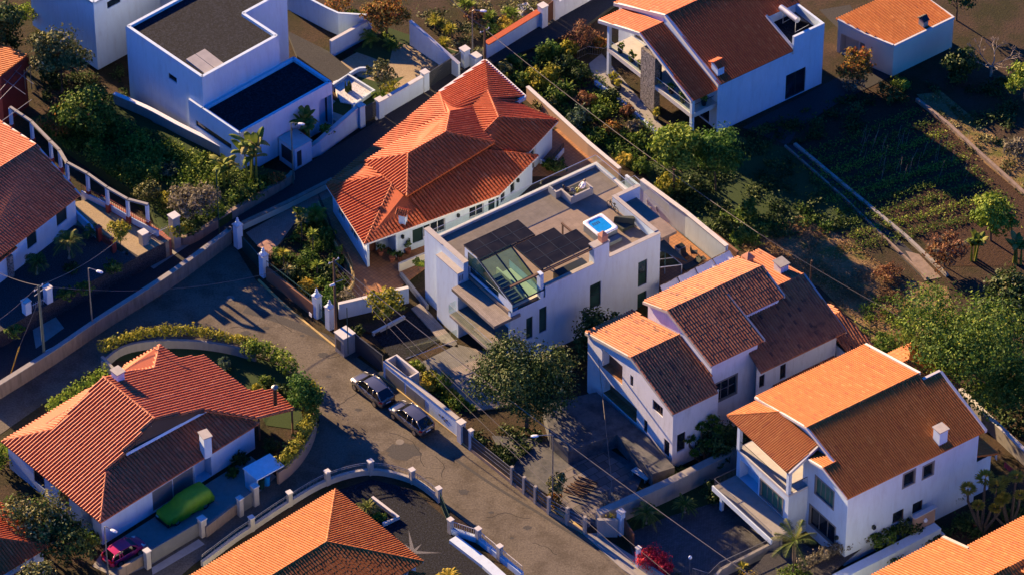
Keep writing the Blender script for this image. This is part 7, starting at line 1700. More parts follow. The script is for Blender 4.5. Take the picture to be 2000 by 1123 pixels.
def palm(lab, px, py, h, L, nf, mat='lf_palm', name='palm', cat='palm', tr=0.16, w=0.5, up=(0.1, 1.1), droop=(.35, .6), z=0.0, nl=16, skirt=0, bark='bark_grey', blade=False):
    PLN[0] += 1; c = P(px, py, z or GZ); t = thing(name, lab, cat, c); q_ = random.Random(PLN[0] * 3)
    if h > .15:
        m = MB(); m.tube([c + Vector((0, 0, -.1)), c + Vector((.05, .03, h * .5)), c + Vector((0, 0, h))], tr * 1.15, 8, tr * .85); m.build('trunk', M[bark], t)
    top = c + Vector((0, 0, h)); Q = []; R = []; ms = MB()
    for i in range(nf):
        az = i * 2.399 + q_.uniform(-.2, .2); lv = i / max(1, nf - 1); u = up[1] - (up[1] - up[0]) * lv + q_.uniform(-.12, .12)
        qq, pts = frond_quads(top, az, L * q_.uniform(.85, 1.1), u, q_.uniform(*droop), w * q_.uniform(.85, 1.1), nl, blade); Q += qq; tone = q_.uniform(.1, .8); R += [tone + q_.uniform(-.12, .12) for _ in qq]; ms.tube(pts[::2], .025, 4, .008, cap=False)
    quads_obj('fronds', np.array([[tuple(p) for p in x] for x in Q]), np.array(R), mat, t); ms.build('frond_ribs', M['lf_bright'], t)
    return t
def banana(lab, px, py, h, n, mat='lf_banana', L=2.0, w=.3, z=0.0, name='banana_plant'):
    PLN[0] += 1; c = P(px, py, z or GZ); t = thing(name, lab, 'banana plant', c); q_ = random.Random(PLN[0] * 5); m = MB(); Q = []; R = []
    for s_ in range(n):
        b = c + Vector((q_.uniform(-.5, .5), q_.uniform(-.5, .5), 0)) * (0 if s_ == 0 else 1); hh = h * q_.uniform(.6, 1.0); top = b + Vector((q_.uniform(-.2, .2), 0, hh)); m.tube([b, top], .13, 7, .07)
        for i in range(6):
            qq, pts = frond_quads(top, i * 1.05 + q_.uniform(-.3, .3) + s_, L * q_.uniform(.7, 1.1), q_.uniform(.6, 1.35), q_.uniform(.35, .75), w, 9, True); Q += qq; tone = q_.uniform(.1, .9); R += [tone + q_.uniform(-.1, .1) for _ in qq]
    m.build('stems', M['lf_banana'], t); quads_obj('leaves', np.array([[tuple(p) for p in x] for x in Q]), np.array(R), mat, t); return t
def rosette(lab, px, py, h, L, nb, mat, heads=1, cat='yucca', name='yucca', spread=.5, w=.06, z=0.0):
    PLN[0] += 1; c = P(px, py, z or GZ); t = thing(name, lab, cat, c); q_ = random.Random(PLN[0] * 7); m = MB(); V = []; R = []
    for k in range(heads):
        a = q_.uniform(0, 6.28); e_ = c + Vector((math.cos(a) * spread * (k > 0), math.sin(a) * spread * (k > 0), h * (1 - .25 * q_.random() * (k > 0)))); m.tube([c, c.lerp(e_, .5) + Vector((0, 0, .05)), e_], .07, 6, .05)
        for i in range(nb):
            az, el = q_.uniform(0, 6.28), math.asin(q_.uniform(-.25, 1)); d = Vector((math.cos(az) * math.cos(el), math.sin(az) * math.cos(el), math.sin(el))); s_ = d.cross(Vector((0, 0, 1))).normalized() * w
            tip = e_ + d * L * q_.uniform(.75, 1.1) - Vector((0, 0, .12 * L)); md = e_ + d * L * .5; V.append((tuple(e_), tuple(md + s_), tuple(tip), tuple(md - s_))); R.append(q_.random())
    m.build('stem', M['bark'], t); quads_obj('leaves', np.array(V), np.array(R), mat, t); return t
def hedge(lab, px, w, h, mat, n, s=.13, z=0.0, h0=0.0):
    z = z or GZ; pts = fillet([P(x, y, z) for x, y in px], 5); t = thing('hedge', lab, 'hedge', pts[len(pts) // 2]); lobes = []
    q_ = random.Random(len(px) * 13 + n)
    L = sum((b - a).length for a, b in zip(pts, pts[1:])); step = w * .55; acc = 0
    for a, b in zip(pts, pts[1:]):
        l = (b - a).length; 
        while acc < l: p = a.lerp(b, acc / l); lobes.append(((p.x + q_.uniform(-.1, .1), p.y + q_.uniform(-.1, .1), z + h0 + (h - h0) * .55), (w * .55, w * .55, (h - h0) * q_.uniform(.42, .58)))); acc += step
        acc -= l
    leaf_blob(t, lobes, n, s, mat, 'foliage', clump=.4, ncl=14)
    m = MB(); m.tube([p + Vector((0, 0, h0 + .05)) for p in pts], .05, 4); m.build('stems', M['bark'], t); return t
def stuff_cover(name, px, z, n, s, mat, hmax=.35, seed=1, thr=None):
    """ground cover of leaves scattered over a polygon (pixel outline)"""
    z = z or GZ; pts = [P(x, y, z) for x, y in px]; X = np.array([(p.x, p.y) for p in pts]); lo, hi = X.min(0), X.max(0); out = []
    rs = np.random.RandomState(seed); k = 14; cl = rs.uniform(lo, hi, (max(20, n // 60), 2)); hv = rs.uniform(.15, 1, len(cl)); tn = rs.uniform(0, .8, len(cl))
    ix = rs.randint(0, len(cl), n * 2); p = cl[ix] + rs.normal(size=(n * 2, 2)) * np.maximum(.35, (hi - lo).mean() * .03)
    ins = np.zeros(len(p), bool); j = len(X) - 1
    for i in range(len(X)):
        c_ = ((X[i, 1] > p[:, 1]) != (X[j, 1] > p[:, 1])) & (p[:, 0] < (X[j, 0] - X[i, 0]) * (p[:, 1] - X[i, 1]) / (X[j, 1] - X[i, 1] + 1e-9) + X[i, 0]); ins ^= c_; j = i
    p = p[ins][:n]; ix = ix[ins][:n]; C = np.column_stack([p, z + .03 + hmax * hv[ix] * rs.rand(len(p))]); Nn = unit(rs.normal(size=(len(p), 3)) * .7 + np.array([0, 0, .8]))
    o = quads_obj(name, leaf_quads(C, Nn, s), tn[ix] + rs.uniform(-.2, .3, len(p)), mat, None, tuple(pts[0])); o['kind'] = 'stuff'; return o

# ---- top left and left gardens
GZ = 1.2
tree('glossy olive brown tree in front of the white block at the upper left', 122, 178, 7.2, 2.9, 'lf_olive', 2600, .17, .17, cz=4.6, ch=6)
tree('dense dark green tree left of the white coping wall', 172, 262, 5.2, 3.0, 'lf_mid', 2600, .17, .15, cz=2.9, ch=5, extra=('lf_autumn', 120))
shrub('reddish green bush at the left foot of the dense dark tree', 112, 262, 2.6, 1.9, 'lf_autumn', 500, .15)
tree('black green cypress at the upper left corner', 18, 130, 8.0, 1.9, 'lf_dark', 1800, .17, cz=4.4, ch=8.4, k=7)
shrub('green bush behind the cypress at the upper left edge', 45, 40, 1.6, 1.6, 'lf_bright', 500, .14)
stuff_cover('undergrowth', [(62, 250), (215, 225), (300, 262), (440, 330), (540, 350), (520, 385), (430, 420), (345, 455), (290, 400), (215, 345), (140, 300)], 0.0, 14000, .12, 'lf_mid', 1.2, 3)
stuff_cover('undergrowth', [(62, 250), (215, 235), (300, 282), (440, 340), (420, 385), (300, 385), (215, 345), (140, 300)], 0.0, 9000, .13, 'lf_bright', 1.5, 5)
for i, (x, y, h_, r_, mt, lb) in enumerate(((225, 268, 1.4, 1.1, 'lf_mid', 'leafy green bush just right of the dense dark tree'), (262, 290, 1.3, 1.0, 'lf_bright', 'light green bush in the middle of the overgrown garden'), (330, 300, 1.2, 1.1, 'lf_mid', 'green bush under the white coping wall'), (400, 322, 1.2, 1.0, 'lf_bright', 'yellowish bush below the low flat roof'), (250, 340, 1.5, 1.1, 'lf_mid', 'tall grassy bush beside the pergola beams'), (185, 300, 1.5, 1.0, 'lf_bright', 'bright weed bush above the pergola'), (330, 345, 1.4, 1.0, 'lf_blue', 'bluish bush in the overgrown garden'))):
    shrub(lb, x, y, h_, r_, mt, 330, .14)
shrub('round brown clipped bush beside the end of the pergola', 292, 388, 1.9, 1.5, 'lf_olive', 700, .12); tree('grey brown feathery tree behind the tall grey gate pier', 378, 432, 3.9, 2.6, 'lf_grey', 2000, .14, .12, cz=2.3, ch=3.6)
shrub('yellow green bush between the round brown bush and the grey tree', 330, 405, 1.5, 1.1, 'lf_yellow', 350, .14); shrub('dark bush at the foot of the grey tree', 370, 452, 1.2, 1.1, 'lf_dark', 350, .13)
banana('tall banana plant in front of the low flat roof corner', 492, 356, 4.6, 4, L=3.2, w=.38); banana('smaller banana plant beside the white coping wall end', 438, 362, 2.6, 4, L=2.5); banana('ragged brownish banana clump behind the white street wall', 598, 275, 2.6, 5, L=2.6, w=.3)
shrub('reddish flowering bush beside the ragged banana clump', 575, 275, 1.5, 1.2, 'lf_autumn', 350, .14); shrub('flowering red green bush on the garden wall corner', 540, 356, 1.0, 1.0, 'lf_autumn', 320, .12); shrub('leafy bush above the small white plate on the garden wall', 500, 372, 1.1, 1.0, 'lf_mid', 320, .13); shrub('dark green bush along the brown garden wall', 462, 392, 1.2, 1.1, 'lf_mid', 350, .13); shrub('low bush on the brown garden wall near the dark mast', 425, 420, 1.2, 1.1, 'lf_bright', 350, .13)
shrub('broad leaved plant right of the ragged banana clump', 640, 262, 1.1, .8, 'lf_bright', 200, .16)
GZ = 2.2
tree('round clipped yellow green tree beside the grated gate', 237, 488, 3.0, 1.2, 'lf_yellow', 1100, .10, .06, cz=2.15, ch=2.1, k=7)
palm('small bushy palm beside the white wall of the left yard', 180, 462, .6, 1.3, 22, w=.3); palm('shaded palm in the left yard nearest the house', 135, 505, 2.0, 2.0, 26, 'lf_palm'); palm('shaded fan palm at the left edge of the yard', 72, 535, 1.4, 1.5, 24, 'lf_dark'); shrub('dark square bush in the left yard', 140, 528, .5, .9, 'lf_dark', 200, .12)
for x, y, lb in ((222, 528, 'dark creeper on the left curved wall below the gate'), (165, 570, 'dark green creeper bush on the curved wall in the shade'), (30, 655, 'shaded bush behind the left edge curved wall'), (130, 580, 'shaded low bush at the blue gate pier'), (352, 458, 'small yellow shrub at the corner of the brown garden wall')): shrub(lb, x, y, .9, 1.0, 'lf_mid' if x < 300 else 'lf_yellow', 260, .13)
GZ = 0.0
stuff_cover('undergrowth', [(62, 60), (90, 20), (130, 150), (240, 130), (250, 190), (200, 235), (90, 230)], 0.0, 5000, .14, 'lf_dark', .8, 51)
for x, y, h_, lb in ((-70, 60, 10, 'tall dark tree added out of view beyond the upper left edge for shade'), (-20, -60, 10, 'second tall dark tree added out of view beyond the upper left edge for shade'), (90, -120, 9, 'third tall dark tree added out of view beyond the upper left edge for shade')): tree(lb, x, y, h_, 3.4, 'lf_dark', 1500, .22, .2, cz=6, ch=8)  # unseen trees added to cast shade over the upper left ground
# ---- top middle
GZ = 0.41
tree('rust tinged bushy tree behind the sunlit courtyard', 757, 72, 5.0, 2.6, 'lf_autumn', 1800, .16, .12, cz=2.9, ch=4.6); tree('loose pale leaved small tree on the courtyard lawn', 745, 182, 3.6, 1.7, 'lf_olive', 800, .14, .07, cz=2.3, ch=2.6, clump=.24)
shrub('brown bush at the upper edge behind the stepped wall', 660, 30, 2.2, 1.5, 'lf_autumn', 450, .14); shrub('green bush beside the brown bush at the upper edge', 692, 45, 1.6, 1.2, 'lf_bright', 350, .14)
palm('bushy palm in the shaded corner of the courtyard', 722, 82, .5, 1.4, 24, 'lf_bright', w=.3); palm('dark ferny palm below the rust tinged tree', 762, 92, .3, 1.3, 20, 'lf_mid', w=.3); shrub('grassy bush inside the white street wall', 762, 178, .9, 1.1, 'lf_yellow', 320, .12); shrub('low fern bush inside the white street wall', 742, 196, .8, .9, 'lf_mid', 260, .12)
hedge('low green hedge tongue in the courtyard', [(745, 62), (765, 85), (780, 98)], .7, .5, 'lf_bright', 500, .1)
c = P(680, 178, 0.5); t = thing('cactus', 'dark clump of upright cactus columns in the white pebble bed', 'cactus', c); m = MB(); q_ = random.Random(3)
for i in range(14): a = q_.uniform(0, 6.28); d = q_.uniform(0, .35); p = c + Vector((d * math.cos(a), d * math.sin(a), 0)); m.tube([p, p + Vector((0, 0, q_.uniform(.6, 1.1)))], .07, 6, .05)
m.build('columns', M['lf_dark'], t)
stuff_cover('scrub', [(800, 20), (860, -10), (1050, -20), (1050, 30), (950, 100), (900, 120), (880, 90)], 0.0, 3500, .13, 'lf_olive', .7, 8)
for x, y, h_, lb in ((850, 60, .9, 'yucca clump nearest the courtyard wall'), (882, 75, 1.0, 'yucca clump behind the long slatted gate'), (908, 35, 1.6, 'tall yucca left of the tall street lamp'), (868, 95, .8, 'low yucca beside the slatted gate'), (958, 45, .9, 'yucca in the middle of the scrubby garden'), (1000, 45, 1.0, 'green yucca near the pale circular seat')): rosette(lb, x, y, h_, .8, 46, 'lf_yellow' if x < 900 else 'lf_bright', 3, spread=.6)
shrub('bright yellow flowering bush behind the red topped wall', 985, 55, 1.0, .9, 'lf_flower', 260, .13); shrub('green shrub beside the yellow flowering bush', 962, 62, 1.1, .9, 'lf_mid', 260, .13); shrub('brown dry shrub in the scrubby garden', 930, 40, 1.0, 1.2, 'lf_rust', 260, .13)
sheet('garden_paving', 'cap', [(1003, 12), (1030, 5), (1055, 35), (1012, 50)], 0.05); m = MB(); m.lathe(P(1032, 30, .05), [(.5, 0), (.52, .3), (.42, .31), (.4, .1), (.02, .1)], 16); solo(m, 'round_planter', M['stonewall'], 'round dark planter on the pale paving behind the red topped wall', 'planter', P(1032, 30, .05))
GZ = 0.0
# ---- garden between the red roof and the porch house
G1_ = [(985, 148, 1.4, .9, 'lf_olive', 'spiky bush nearest the roof corner of the hipped house'), (1010, 130, 1.2, .9, 'lf_mid', 'green spiky bush beside the lane in the shrub garden'), (1050, 172, 1.9, 1.2, 'lf_yellow', 'golden yellow bush in the shrub garden'), (1078, 158, 1.5, .9, 'lf_yellow', 'smaller golden bush beside the golden one'), (1022, 168, 1.3, 1.0, 'lf_mid', 'dark green bush left of the golden bush'), (1136, 90, 2.0, 1.9, 'lf_rust', 'big rust brown bush beside the lane'), (1112, 108, 1.3, 1.1, 'lf_yellow', 'yellow green bush below the rust brown bush'), (1080, 112, 1.6, 1.1, 'lf_conifer', 'bright green conifer bush beside the lane'), (1058, 118, 1.8, .8, 'lf_mid', 'upright dark bush left of the conifer bush'), (1098, 140, 1.5, 1.3, 'lf_dark', 'dark bush in the middle of the shrub garden'), (1172, 95, 1.0, .9, 'lf_autumn', 'small reddish bush near the garden steps'), (1130, 155, 1.4, 1.2, 'lf_dark', 'black green bush beside the kerb of the porch house'), (1090, 195, 1.5, 1.3, 'lf_mid', 'leafy bush along the overhead cable'), (1140, 205, 1.2, 1.2, 'lf_rust', 'reddish brown bush in the shrub garden'), (1065, 215, 1.2, 1.2, 'lf_olive', 'dull olive bush beside the brown boundary wall'), (1130, 245, 1.9, 1.5, 'lf_blue', 'blue green bush in the shrub garden'), (1172, 232, 1.2, 1.0, 'lf_mid', 'green bush right of the blue green bush'), (1195, 262, 1.1, 1.0, 'lf_autumn', 'reddish bush near the terrace wall'), (1165, 275, 1.0, 1.1, 'lf_mid', 'low bush below the blue green bush'), (1240, 258, 1.0, .9, 'lf_grey', 'pale grassy bush at the terrace corner'), (1250, 285, 1.2, 1.0, 'lf_mid', 'green bush left of the yellow green tree'), (1192, 195, 1.1, .9, 'lf_dark', 'dark bush along the terrace kerb'), (1225, 225, .9, .8, 'lf_rust', 'small brown bush along the terrace kerb'), (1255, 335, 1.0, 1.0, 'lf_mid', 'low bush behind the glass screen')]
for x, y, h_, r_, mt, lb in G1_: shrub(lb, x, y, h_ * 1.15, r_, mt, int(260 + 160 * r_), .15 if mt != 'lf_rust' else .12)
rosette('long leaved green plant beside the overhead cable', 1108, 185, .5, 1.0, 60, 'lf_bright', 2); palm('orange leaved palm bush behind the glass screen', 1222, 318, .4, 1.2, 26, 'lf_flower', w=.3)
stuff_cover('ground_cover', [(980, 150), (1100, 100), (1180, 165), (1290, 265), (1300, 330), (1240, 340), (1100, 235)], 0.0, 9000, .12, 'lf_mid', .8, 12); stuff_cover('ground_cover', [(980, 150), (1100, 100), (1180, 165), (1290, 265), (1300, 330), (1240, 340), (1100, 235)], 0.0, 3000, .12, 'lf_bright', 1.1, 13)
tree('yellow green leafy tree in front of the porch house', 1316, 378, 7.6, 2.6, 'lf_bright', 3200, .17, .12, cz=5.2, ch=5.0); tree('bushy bright green conifer beside the yellow green tree', 1398, 372, 7.4, 2.7, 'lf_conifer', 3200, .15, .13, cz=4.4, ch=7.0, k=8); shrub('yellowish bush at the foot of the yellow green tree', 1305, 375, 1.8, 1.2, 'lf_yellow', 450, .14); shrub('dark bush under the green conifer', 1350, 372, 1.4, 1.5, 'lf_dark', 450, .14)
# ---- upper right
tree('orange flowering bush beside the outbuilding', 1670, 160, 3.3, 1.9, 'lf_autumn', 1300, .14, .08, cz=1.9, ch=3.2, name='flowering_bush', cat='bush', extra=('lf_flower', 160)); shrub('pale feathery bush at the front of the orange flowering bush', 1668, 175, 1.5, 1.3, 'lf_grey', 420, .12); shrub('yellow green bush at the corner of the outbuilding path', 1760, 178, 1.6, 1.1, 'lf_bright', 380, .14); shrub('dark leafy bush below the path corner', 1735, 195, 1.6, 1.6, 'lf_dark', 450, .14)
tree('dark leafy tree against the outbuilding wall', 1875, 158, 3.4, 1.9, 'lf_dark', 1100, .17, .1, cz=2.0, ch=3.2); tree('light barked tree behind the outbuilding', 1868, 40, 4.0, 1.8, 'lf_dark', 600, .16, .1, cz=2.8)
tree('leafy tree at the right edge with yellowish leaves', 2000, 200, 4.6, 1.9, 'lf_bright', 1100, .17, .1, cz=2.8, ch=4); shrub('pale leaved bush at the right edge of the dry bank', 1990, 320, 2.6, 1.7, 'lf_grey', 600, .15)
c = P(1935, 150, 0); t = thing('bare_tree', 'leafless grey tree right of the outbuilding', 'tree', c); m = MB(); q_ = random.Random(21); m.tube([c, c + Vector((0, 0, 1.2))], .14, 7, .11)
def twig(p, d, L, r, n):
    e_ = p + d * L; m.tube([p, p.lerp(e_, .5) + Vector((q_.uniform(-.1, .1), q_.uniform(-.1, .1), .05)), e_], r, 4, r * .55, cap=False)
    if n:
        for i in range(3): twig(e_, (d + Vector((q_.uniform(-.8, .8), q_.uniform(-.8, .8), q_.uniform(-.25, .6)))).normalized(), L * .72, r * .6, n - 1)
for i in range(5): a = i * 1.26; twig(c + Vector((0, 0, 1.1)), Vector((math.cos(a) * .8, math.sin(a) * .8, .55)).normalized(), 1.25, .07, 3)
m.build('branches', M['bark_grey'], t)
stuff_cover('weeds', [(1450, 262), (1640, 190), (1760, 180), (1790, 205), (1640, 270), (1545, 285), (1500, 330)], 0.0, 3500, .13, 'lf_dark', .6, 15); stuff_cover('weeds', [(1800, 160), (1950, 120), (2030, 220), (2030, 330), (1900, 260)], 0.0, 3000, .13, 'lf_dark', .6, 16); stuff_cover('grass', [(1790, 192), (1840, 190), (2020, 335), (2010, 395), (1905, 310)], 0.0, 2600, .10, 'lf_olive', .4, 17)
# crops in rows (nobody could count them)
for j, (y0, mt, n_) in enumerate(((252, 'lf_mid', 900), (272, 'lf_mid', 1000), (292, 'lf_bright', 1300), (314, 'lf_mid', 1300), (336, 'lf_bright', 1500), (358, 'lf_mid', 1500), (380, 'lf_mid', 1400), (402, 'lf_bright', 1300), (424, 'lf_mid', 1200))):
    a, b = P(1560 + j * 14, y0 + 60, 0), P(1800 + j * 22, y0 - 35 + j * 2, 0); V = []; R = []; k = n_
    rs = np.random.RandomState(40 + j); u = rs.rand(k); C = np.array(a)[None] * (1 - u[:, None]) + np.array(b)[None] * u[:, None] + rs.normal(size=(k, 3)) * np.array([.4, .4, 0]); C[:, 2] = .03 + .3 * rs.rand(k)
    o = quads_obj('crop_row', leaf_quads(C, unit(rs.normal(size=(k, 3)) * .7 + np.array([0, 0, .8])), .10), rs.rand(k), mt, None, tuple(a)); o['kind'] = 'stuff'
m = MB(); q_ = random.Random(31)
for i in range(38): p = P(q_.uniform(1680, 1890), q_.uniform(270, 360), 0); m.tube([p, p + Vector((q_.uniform(.1, .5), q_.uniform(-.2, .3), q_.uniform(1.4, 2.3)))], .014, 4, .010)
o = m.build('bean_canes', M['bark_grey'], None, loc=P(1750, 320, 0)); o['kind'] = 'stuff'
stuff_cover('field_weeds', [(1260, 345), (1420, 275), (1530, 300), (1700, 440), (1560, 460), (1430, 480), (1330, 430)], 0.0, 7000, .14, 'lf_dark', .8, 19); stuff_cover('field_weeds', [(1400, 420), (1560, 400), (1680, 455), (1560, 465), (1450, 490)], 0.0, 1500, .14, 'lf_mid', .8, 20)
for x, y, h_, r_, lb in ((1460, 428, 1.6, 1.1, 'small round tree bush nearer the cable in the dark field'), (1450, 482, 2.0, 1.3, 'round glossy bush at the edge of the dry field')): tree(lb, x, y, h_ + .6, r_, 'lf_mid', 700, .14, .06, cz=h_ * .6, ch=h_ * 1.1, cat='bush', name='bush')
stuff_cover('dry_grass', [(1445, 480), (1560, 425), (1660, 470), (1760, 545), (1800, 560), (1760, 690), (1690, 640), (1600, 560), (1500, 520)], 0.0, 10000, .08, 'lf_straw', .16, 22); stuff_cover('dry_grass', [(1445, 480), (1560, 425), (1660, 470), (1760, 545), (1800, 560), (1760, 690), (1690, 640), (1600, 560), (1500, 520)], 0.0, 2500, .08, 'lf_rust', .2, 23); stuff_cover('grass', [(1640, 630), (1700, 575), (1780, 590), (1780, 680), (1720, 690)], 0.0, 1500, .11, 'lf_bright', .4, 24)
shrub('purplish dry bush in the dry field', 1735, 540, 1.0, 1.6, 'lf_rust', 420, .11)
tree('brown leaved bush beside the end of the water channel', 1845, 520, 3.0, 2.1, 'lf_rust', 1100, .14, .08, cz=1.7, ch=3.0, cat='bush', name='bush', extra=('lf_grey', 300)); tree('bright topped tree above the banana plants at the right', 1935, 470, 5.2, 2.4, 'lf_bright', 1700, .17, .12, cz=3.2, ch=4.6); banana('banana plant below the bright topped tree', 1905, 510, 2.6, 3, L=2.1); banana('banana plant at the right edge', 1985, 515, 2.6, 3, L=2.1)
tree('very large pale flecked leafy tree behind the lower right house', 1862, 800, 11.5, 6.4, 'lf_mid', 9500, .15, .28, cz=7.0, ch=10.5, k=14, extra=('lf_bright', 3500)); tree('dark tree at the right edge behind the large leafy tree', 1975, 665, 7.2, 3.6, 'lf_dark', 3000, .19, .2, cz=4.0, ch=6.8, k=8, extra=('lf_olive', 700)); tree('dark leafy tree at the right edge below the large tree', 1965, 790, 5.4, 3.4, 'lf_mid', 2400, .18, .16, cz=3.0, ch=5.0, k=8); shrub('green bush between the old house annex and the large tree', 1728, 690, 1.8, 1.8, 'lf_mid', 700, .14)
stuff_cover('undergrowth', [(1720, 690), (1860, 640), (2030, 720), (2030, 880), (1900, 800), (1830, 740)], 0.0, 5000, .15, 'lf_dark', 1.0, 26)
# ---- centre
tree('big dark glossy magnolia in front of the white cube house', 1028, 838, 8.4, 4.5, 'lf_dark', 10500, .13, .22, cz=4.9, ch=8.6, k=9, extra=('lf_olive', 1500)); tree('dark tree squeezed between the cube house and the old house', 1168, 705, 5.4, 2.6, 'lf_dark', 1600, .17, .14, cz=3.2, ch=5.2)  # olive leaves mixed into the magnolia crown as painted warm highlights
tree('small loose yellow green tree beside the terracotta terrace', 755, 652, 5.0, 1.9, 'lf_yellow', 1000, .16, .07, cz=3.3, ch=3.6, clump=.22); tree('tiny clipped ball tree on the cream wall', 818, 545, 2.2, .55, 'lf_bright', 320, .09, .04, cz=1.8, ch=.9); shrub('dark round bush below the terrace wall', 695, 660, 1.3, .9, 'lf_dark', 320, .12, z=.2); shrub('yellow and pale bush below the curved railing', 678, 598, 1.6, 1.2, 'lf_grey', 420, .12)
for x, y, h_, r_, mt, lb in ((845, 748, 1.4, 1.0, 'lf_yellow', 'round golden green ball bush behind the white street wall'), (868, 758, 1.4, 1.0, 'lf_bright', 'darker ball bush beside the golden ball bush'), (815, 722, 1.1, .8, 'lf_bright', 'leafy bush at the glass screen end'), (895, 790, .8, .8, 'lf_mid', 'low leafy bush before the timber deck'), (880, 775, .7, .7, 'lf_yellow', 'low yellow green bush beside the ball bushes'), (772, 713, .8, .4, 'lf_mid', 'small plant in the street wall planter')): shrub(lb, x, y, h_, r_, mt, 380, .11)
palm('small golden palm bush leaning over the white street wall', 835, 762, .5, .9, 22, 'lf_flower', w=.22); rosette('spiky plant hanging over the white street wall', 816, 750, .9, .6, 30, 'lf_grey', 1)
stuff_cover('ground_cover', [(800, 705), (935, 800), (905, 815), (800, 738)], 0.03, 1100, .11, 'lf_bright', .35, 33)
# tropical garden of the hipped house
stuff_cover('ground_cover', [(528, 508), (602, 428), (632, 424), (668, 500), (685, 560), (655, 605), (640, 600)], 0.0, 4500, .13, 'lf_mid', .8, 35)
for x, y, h_, r_, mt, lb in ((545, 515, 1.6, 1.0, 'lf_mid', 'green bush behind the brown street wall, nearest the driveway gate'), (575, 545, 1.2, 1.0, 'lf_dark', 'dark fern bush behind the brown street wall'), (600, 520, 1.5, 1.1, 'lf_mid', 'leafy green bush in the middle of the tropical garden'), (620, 590, 1.1, .8, 'lf_bright', 'green bush nearest the white finial post'), (600, 572, 1.3, 1.1, 'lf_flower', 'orange yellow flowering bush in the tropical garden'), (640, 540, 1.3, 1.0, 'lf_dark', 'dark bush near the curved railing'), (658, 515, 1.0, .8, 'lf_mid', 'bush under the curved railing'), (642, 470, 1.5, 1.0, 'lf_mid', 'dark leafy bush at the back of the tropical garden')): shrub(lb, x, y, h_, r_, mt, 360, .13)
tree('dark clipped dome bush beside the wooden utility pole', 637, 600, 1.5, 1.15, 'lf_conifer', 1300, .08, .06, cz=.8, ch=1.6, cat='bush', name='dome_bush', k=8)
banana('banana plant at the top of the tropical garden', 592, 445, 1.8, 3, L=1.6); palm('palm at the top of the tropical garden beside the curved railing', 618, 440, 1.4, 1.4, 22, 'lf_bright')
for x, y, h_, mt, lb in ((612, 500, 2.6, 'lf_bright', 'tall single stem dracaena in the middle of the garden'), (555, 535, 2.4, 'lf_yellow', 'tall pale dracaena near the street wall'), (562, 560, 2.0, 'lf_olive', 'shorter pale dracaena near the street wall'), (620, 545, 1.6, 'lf_bright', 'broad leaved dracaena left of the utility pole'), (590, 470, 2.2, 'lf_olive', 'dracaena below the banana plant')): rosette(lb, x, y, h_, .75, 44, mt, 1, 'dracaena', 'dracaena', w=.07)
shrub('shaded dark shrub behind the hipped house', 1090, 335, 1.4, 1.1, 'lf_dark', 420, .12); shrub('second dark shrub behind the hipped house', 1072, 330, 1.0, .8, 'lf_mid', 260, .12)
pot_plant(744, 498, 'potted plant left of the hipped house entrance', .1, .3, 'lf_dark'); pot_plant(766, 510, 'potted plant at the entrance corner of the hipped house', .1, .3, 'lf_dark'); pot_plant(781, 508, 'small terracotta pot on the terracotta terrace', .1, .25, 'lf_dark', .4); pot_plant(797, 495, 'pot with an upright cactus below the dark shutter', .1, .28, 'lf_dark', 1.2); pot_plant(664, 500, 'pot plant on the curved railing wall', .3, .25, 'lf_bright')
# porch house pots
for u, v, lb in ((-4.5, 12.0, 'leafy pot at the left end of the upper glass balcony'), (-4.5, 10.3, 'dark pot plant in the middle of the upper left balcony'), (-4.5, 8.9, 'spiky pot plant nearest the stone pillar'), (-4.5, 4.3, 'pot plant left on the right hand balcony'), (-4.5, 2.6, 'pot plant in the middle of the right hand balcony'), (-3.2, 1.1, 'bushy pot plant at the side railing of the porch')):
    p = frH5(u, v, 3.16); cc = p; t = thing('potted_plant', lb, 'potted plant', cc); m = MB(); m.lathe(cc, [(.2, 0), (.28, .4), (.24, .41), (.02, .38)], 10); m.build('pot', M['frame_dark'], t); leaf_blob(t, [((cc.x, cc.y, cc.z + .75), (.4, .4, .35))], 110, .13, 'lf_bright', 'foliage')
for u, v, lb in ((-5.4, 11.9, 'round bush in a pot at the foot of the left porch post'), (-5.6, 10.8, 'golden pot shrub on the lower terrace'), (-5.5, 5.2, 'small round shrub at the foot of the stone pillar')): p = frH5(u, v, 0); t = thing('potted_plant', lb, 'potted plant', p); m = MB(); m.lathe(p, [(.2, 0), (.3, .45), (.26, .46), (.02, .42)], 10); m.build('pot', M['frame_dark'], t); leaf_blob(t, [((p.x, p.y, .85), (.45, .45, .45))], 160, .12, 'lf_yellow', 'foliage')
# ---- lower left
hedge('long curved hedge with golden tips behind the salmon roof', [(205, 700), (250, 680), (300, 668), (380, 668), (450, 680), (500, 695)], 1.0, 1.7, 'lf_yellow', 3400, .12, h0=.6)
hedge('dark hedge turning into the curved garden corner', [(500, 697), (540, 712), (575, 745)], 1.5, 1.9, 'lf_bright', 1500, .14)
hedge('tall yellow green hedge on the pinkish curved wall', [(612, 790), (610, 835), (598, 872), (572, 912), (546, 938)], 1.3, 2.5, 'lf_yellow', 3200, .13, h0=1.0)
hedge('green hedge along the left side of the salmon roof', [(200, 742), (150, 775), (95, 812)], 1.1, 1.5, 'lf_bright', 1100, .13); shrub('yellow green bush at the left corner of the salmon roof', 8, 905, 2.0, 1.8, 'lf_bright', 600, .14)
tree('dark green conifer at the bend of the street hedge', 592, 812, 5.2, 1.7, 'lf_conifer', 2200, .13, .12, cz=2.7, ch=5.4, k=8)
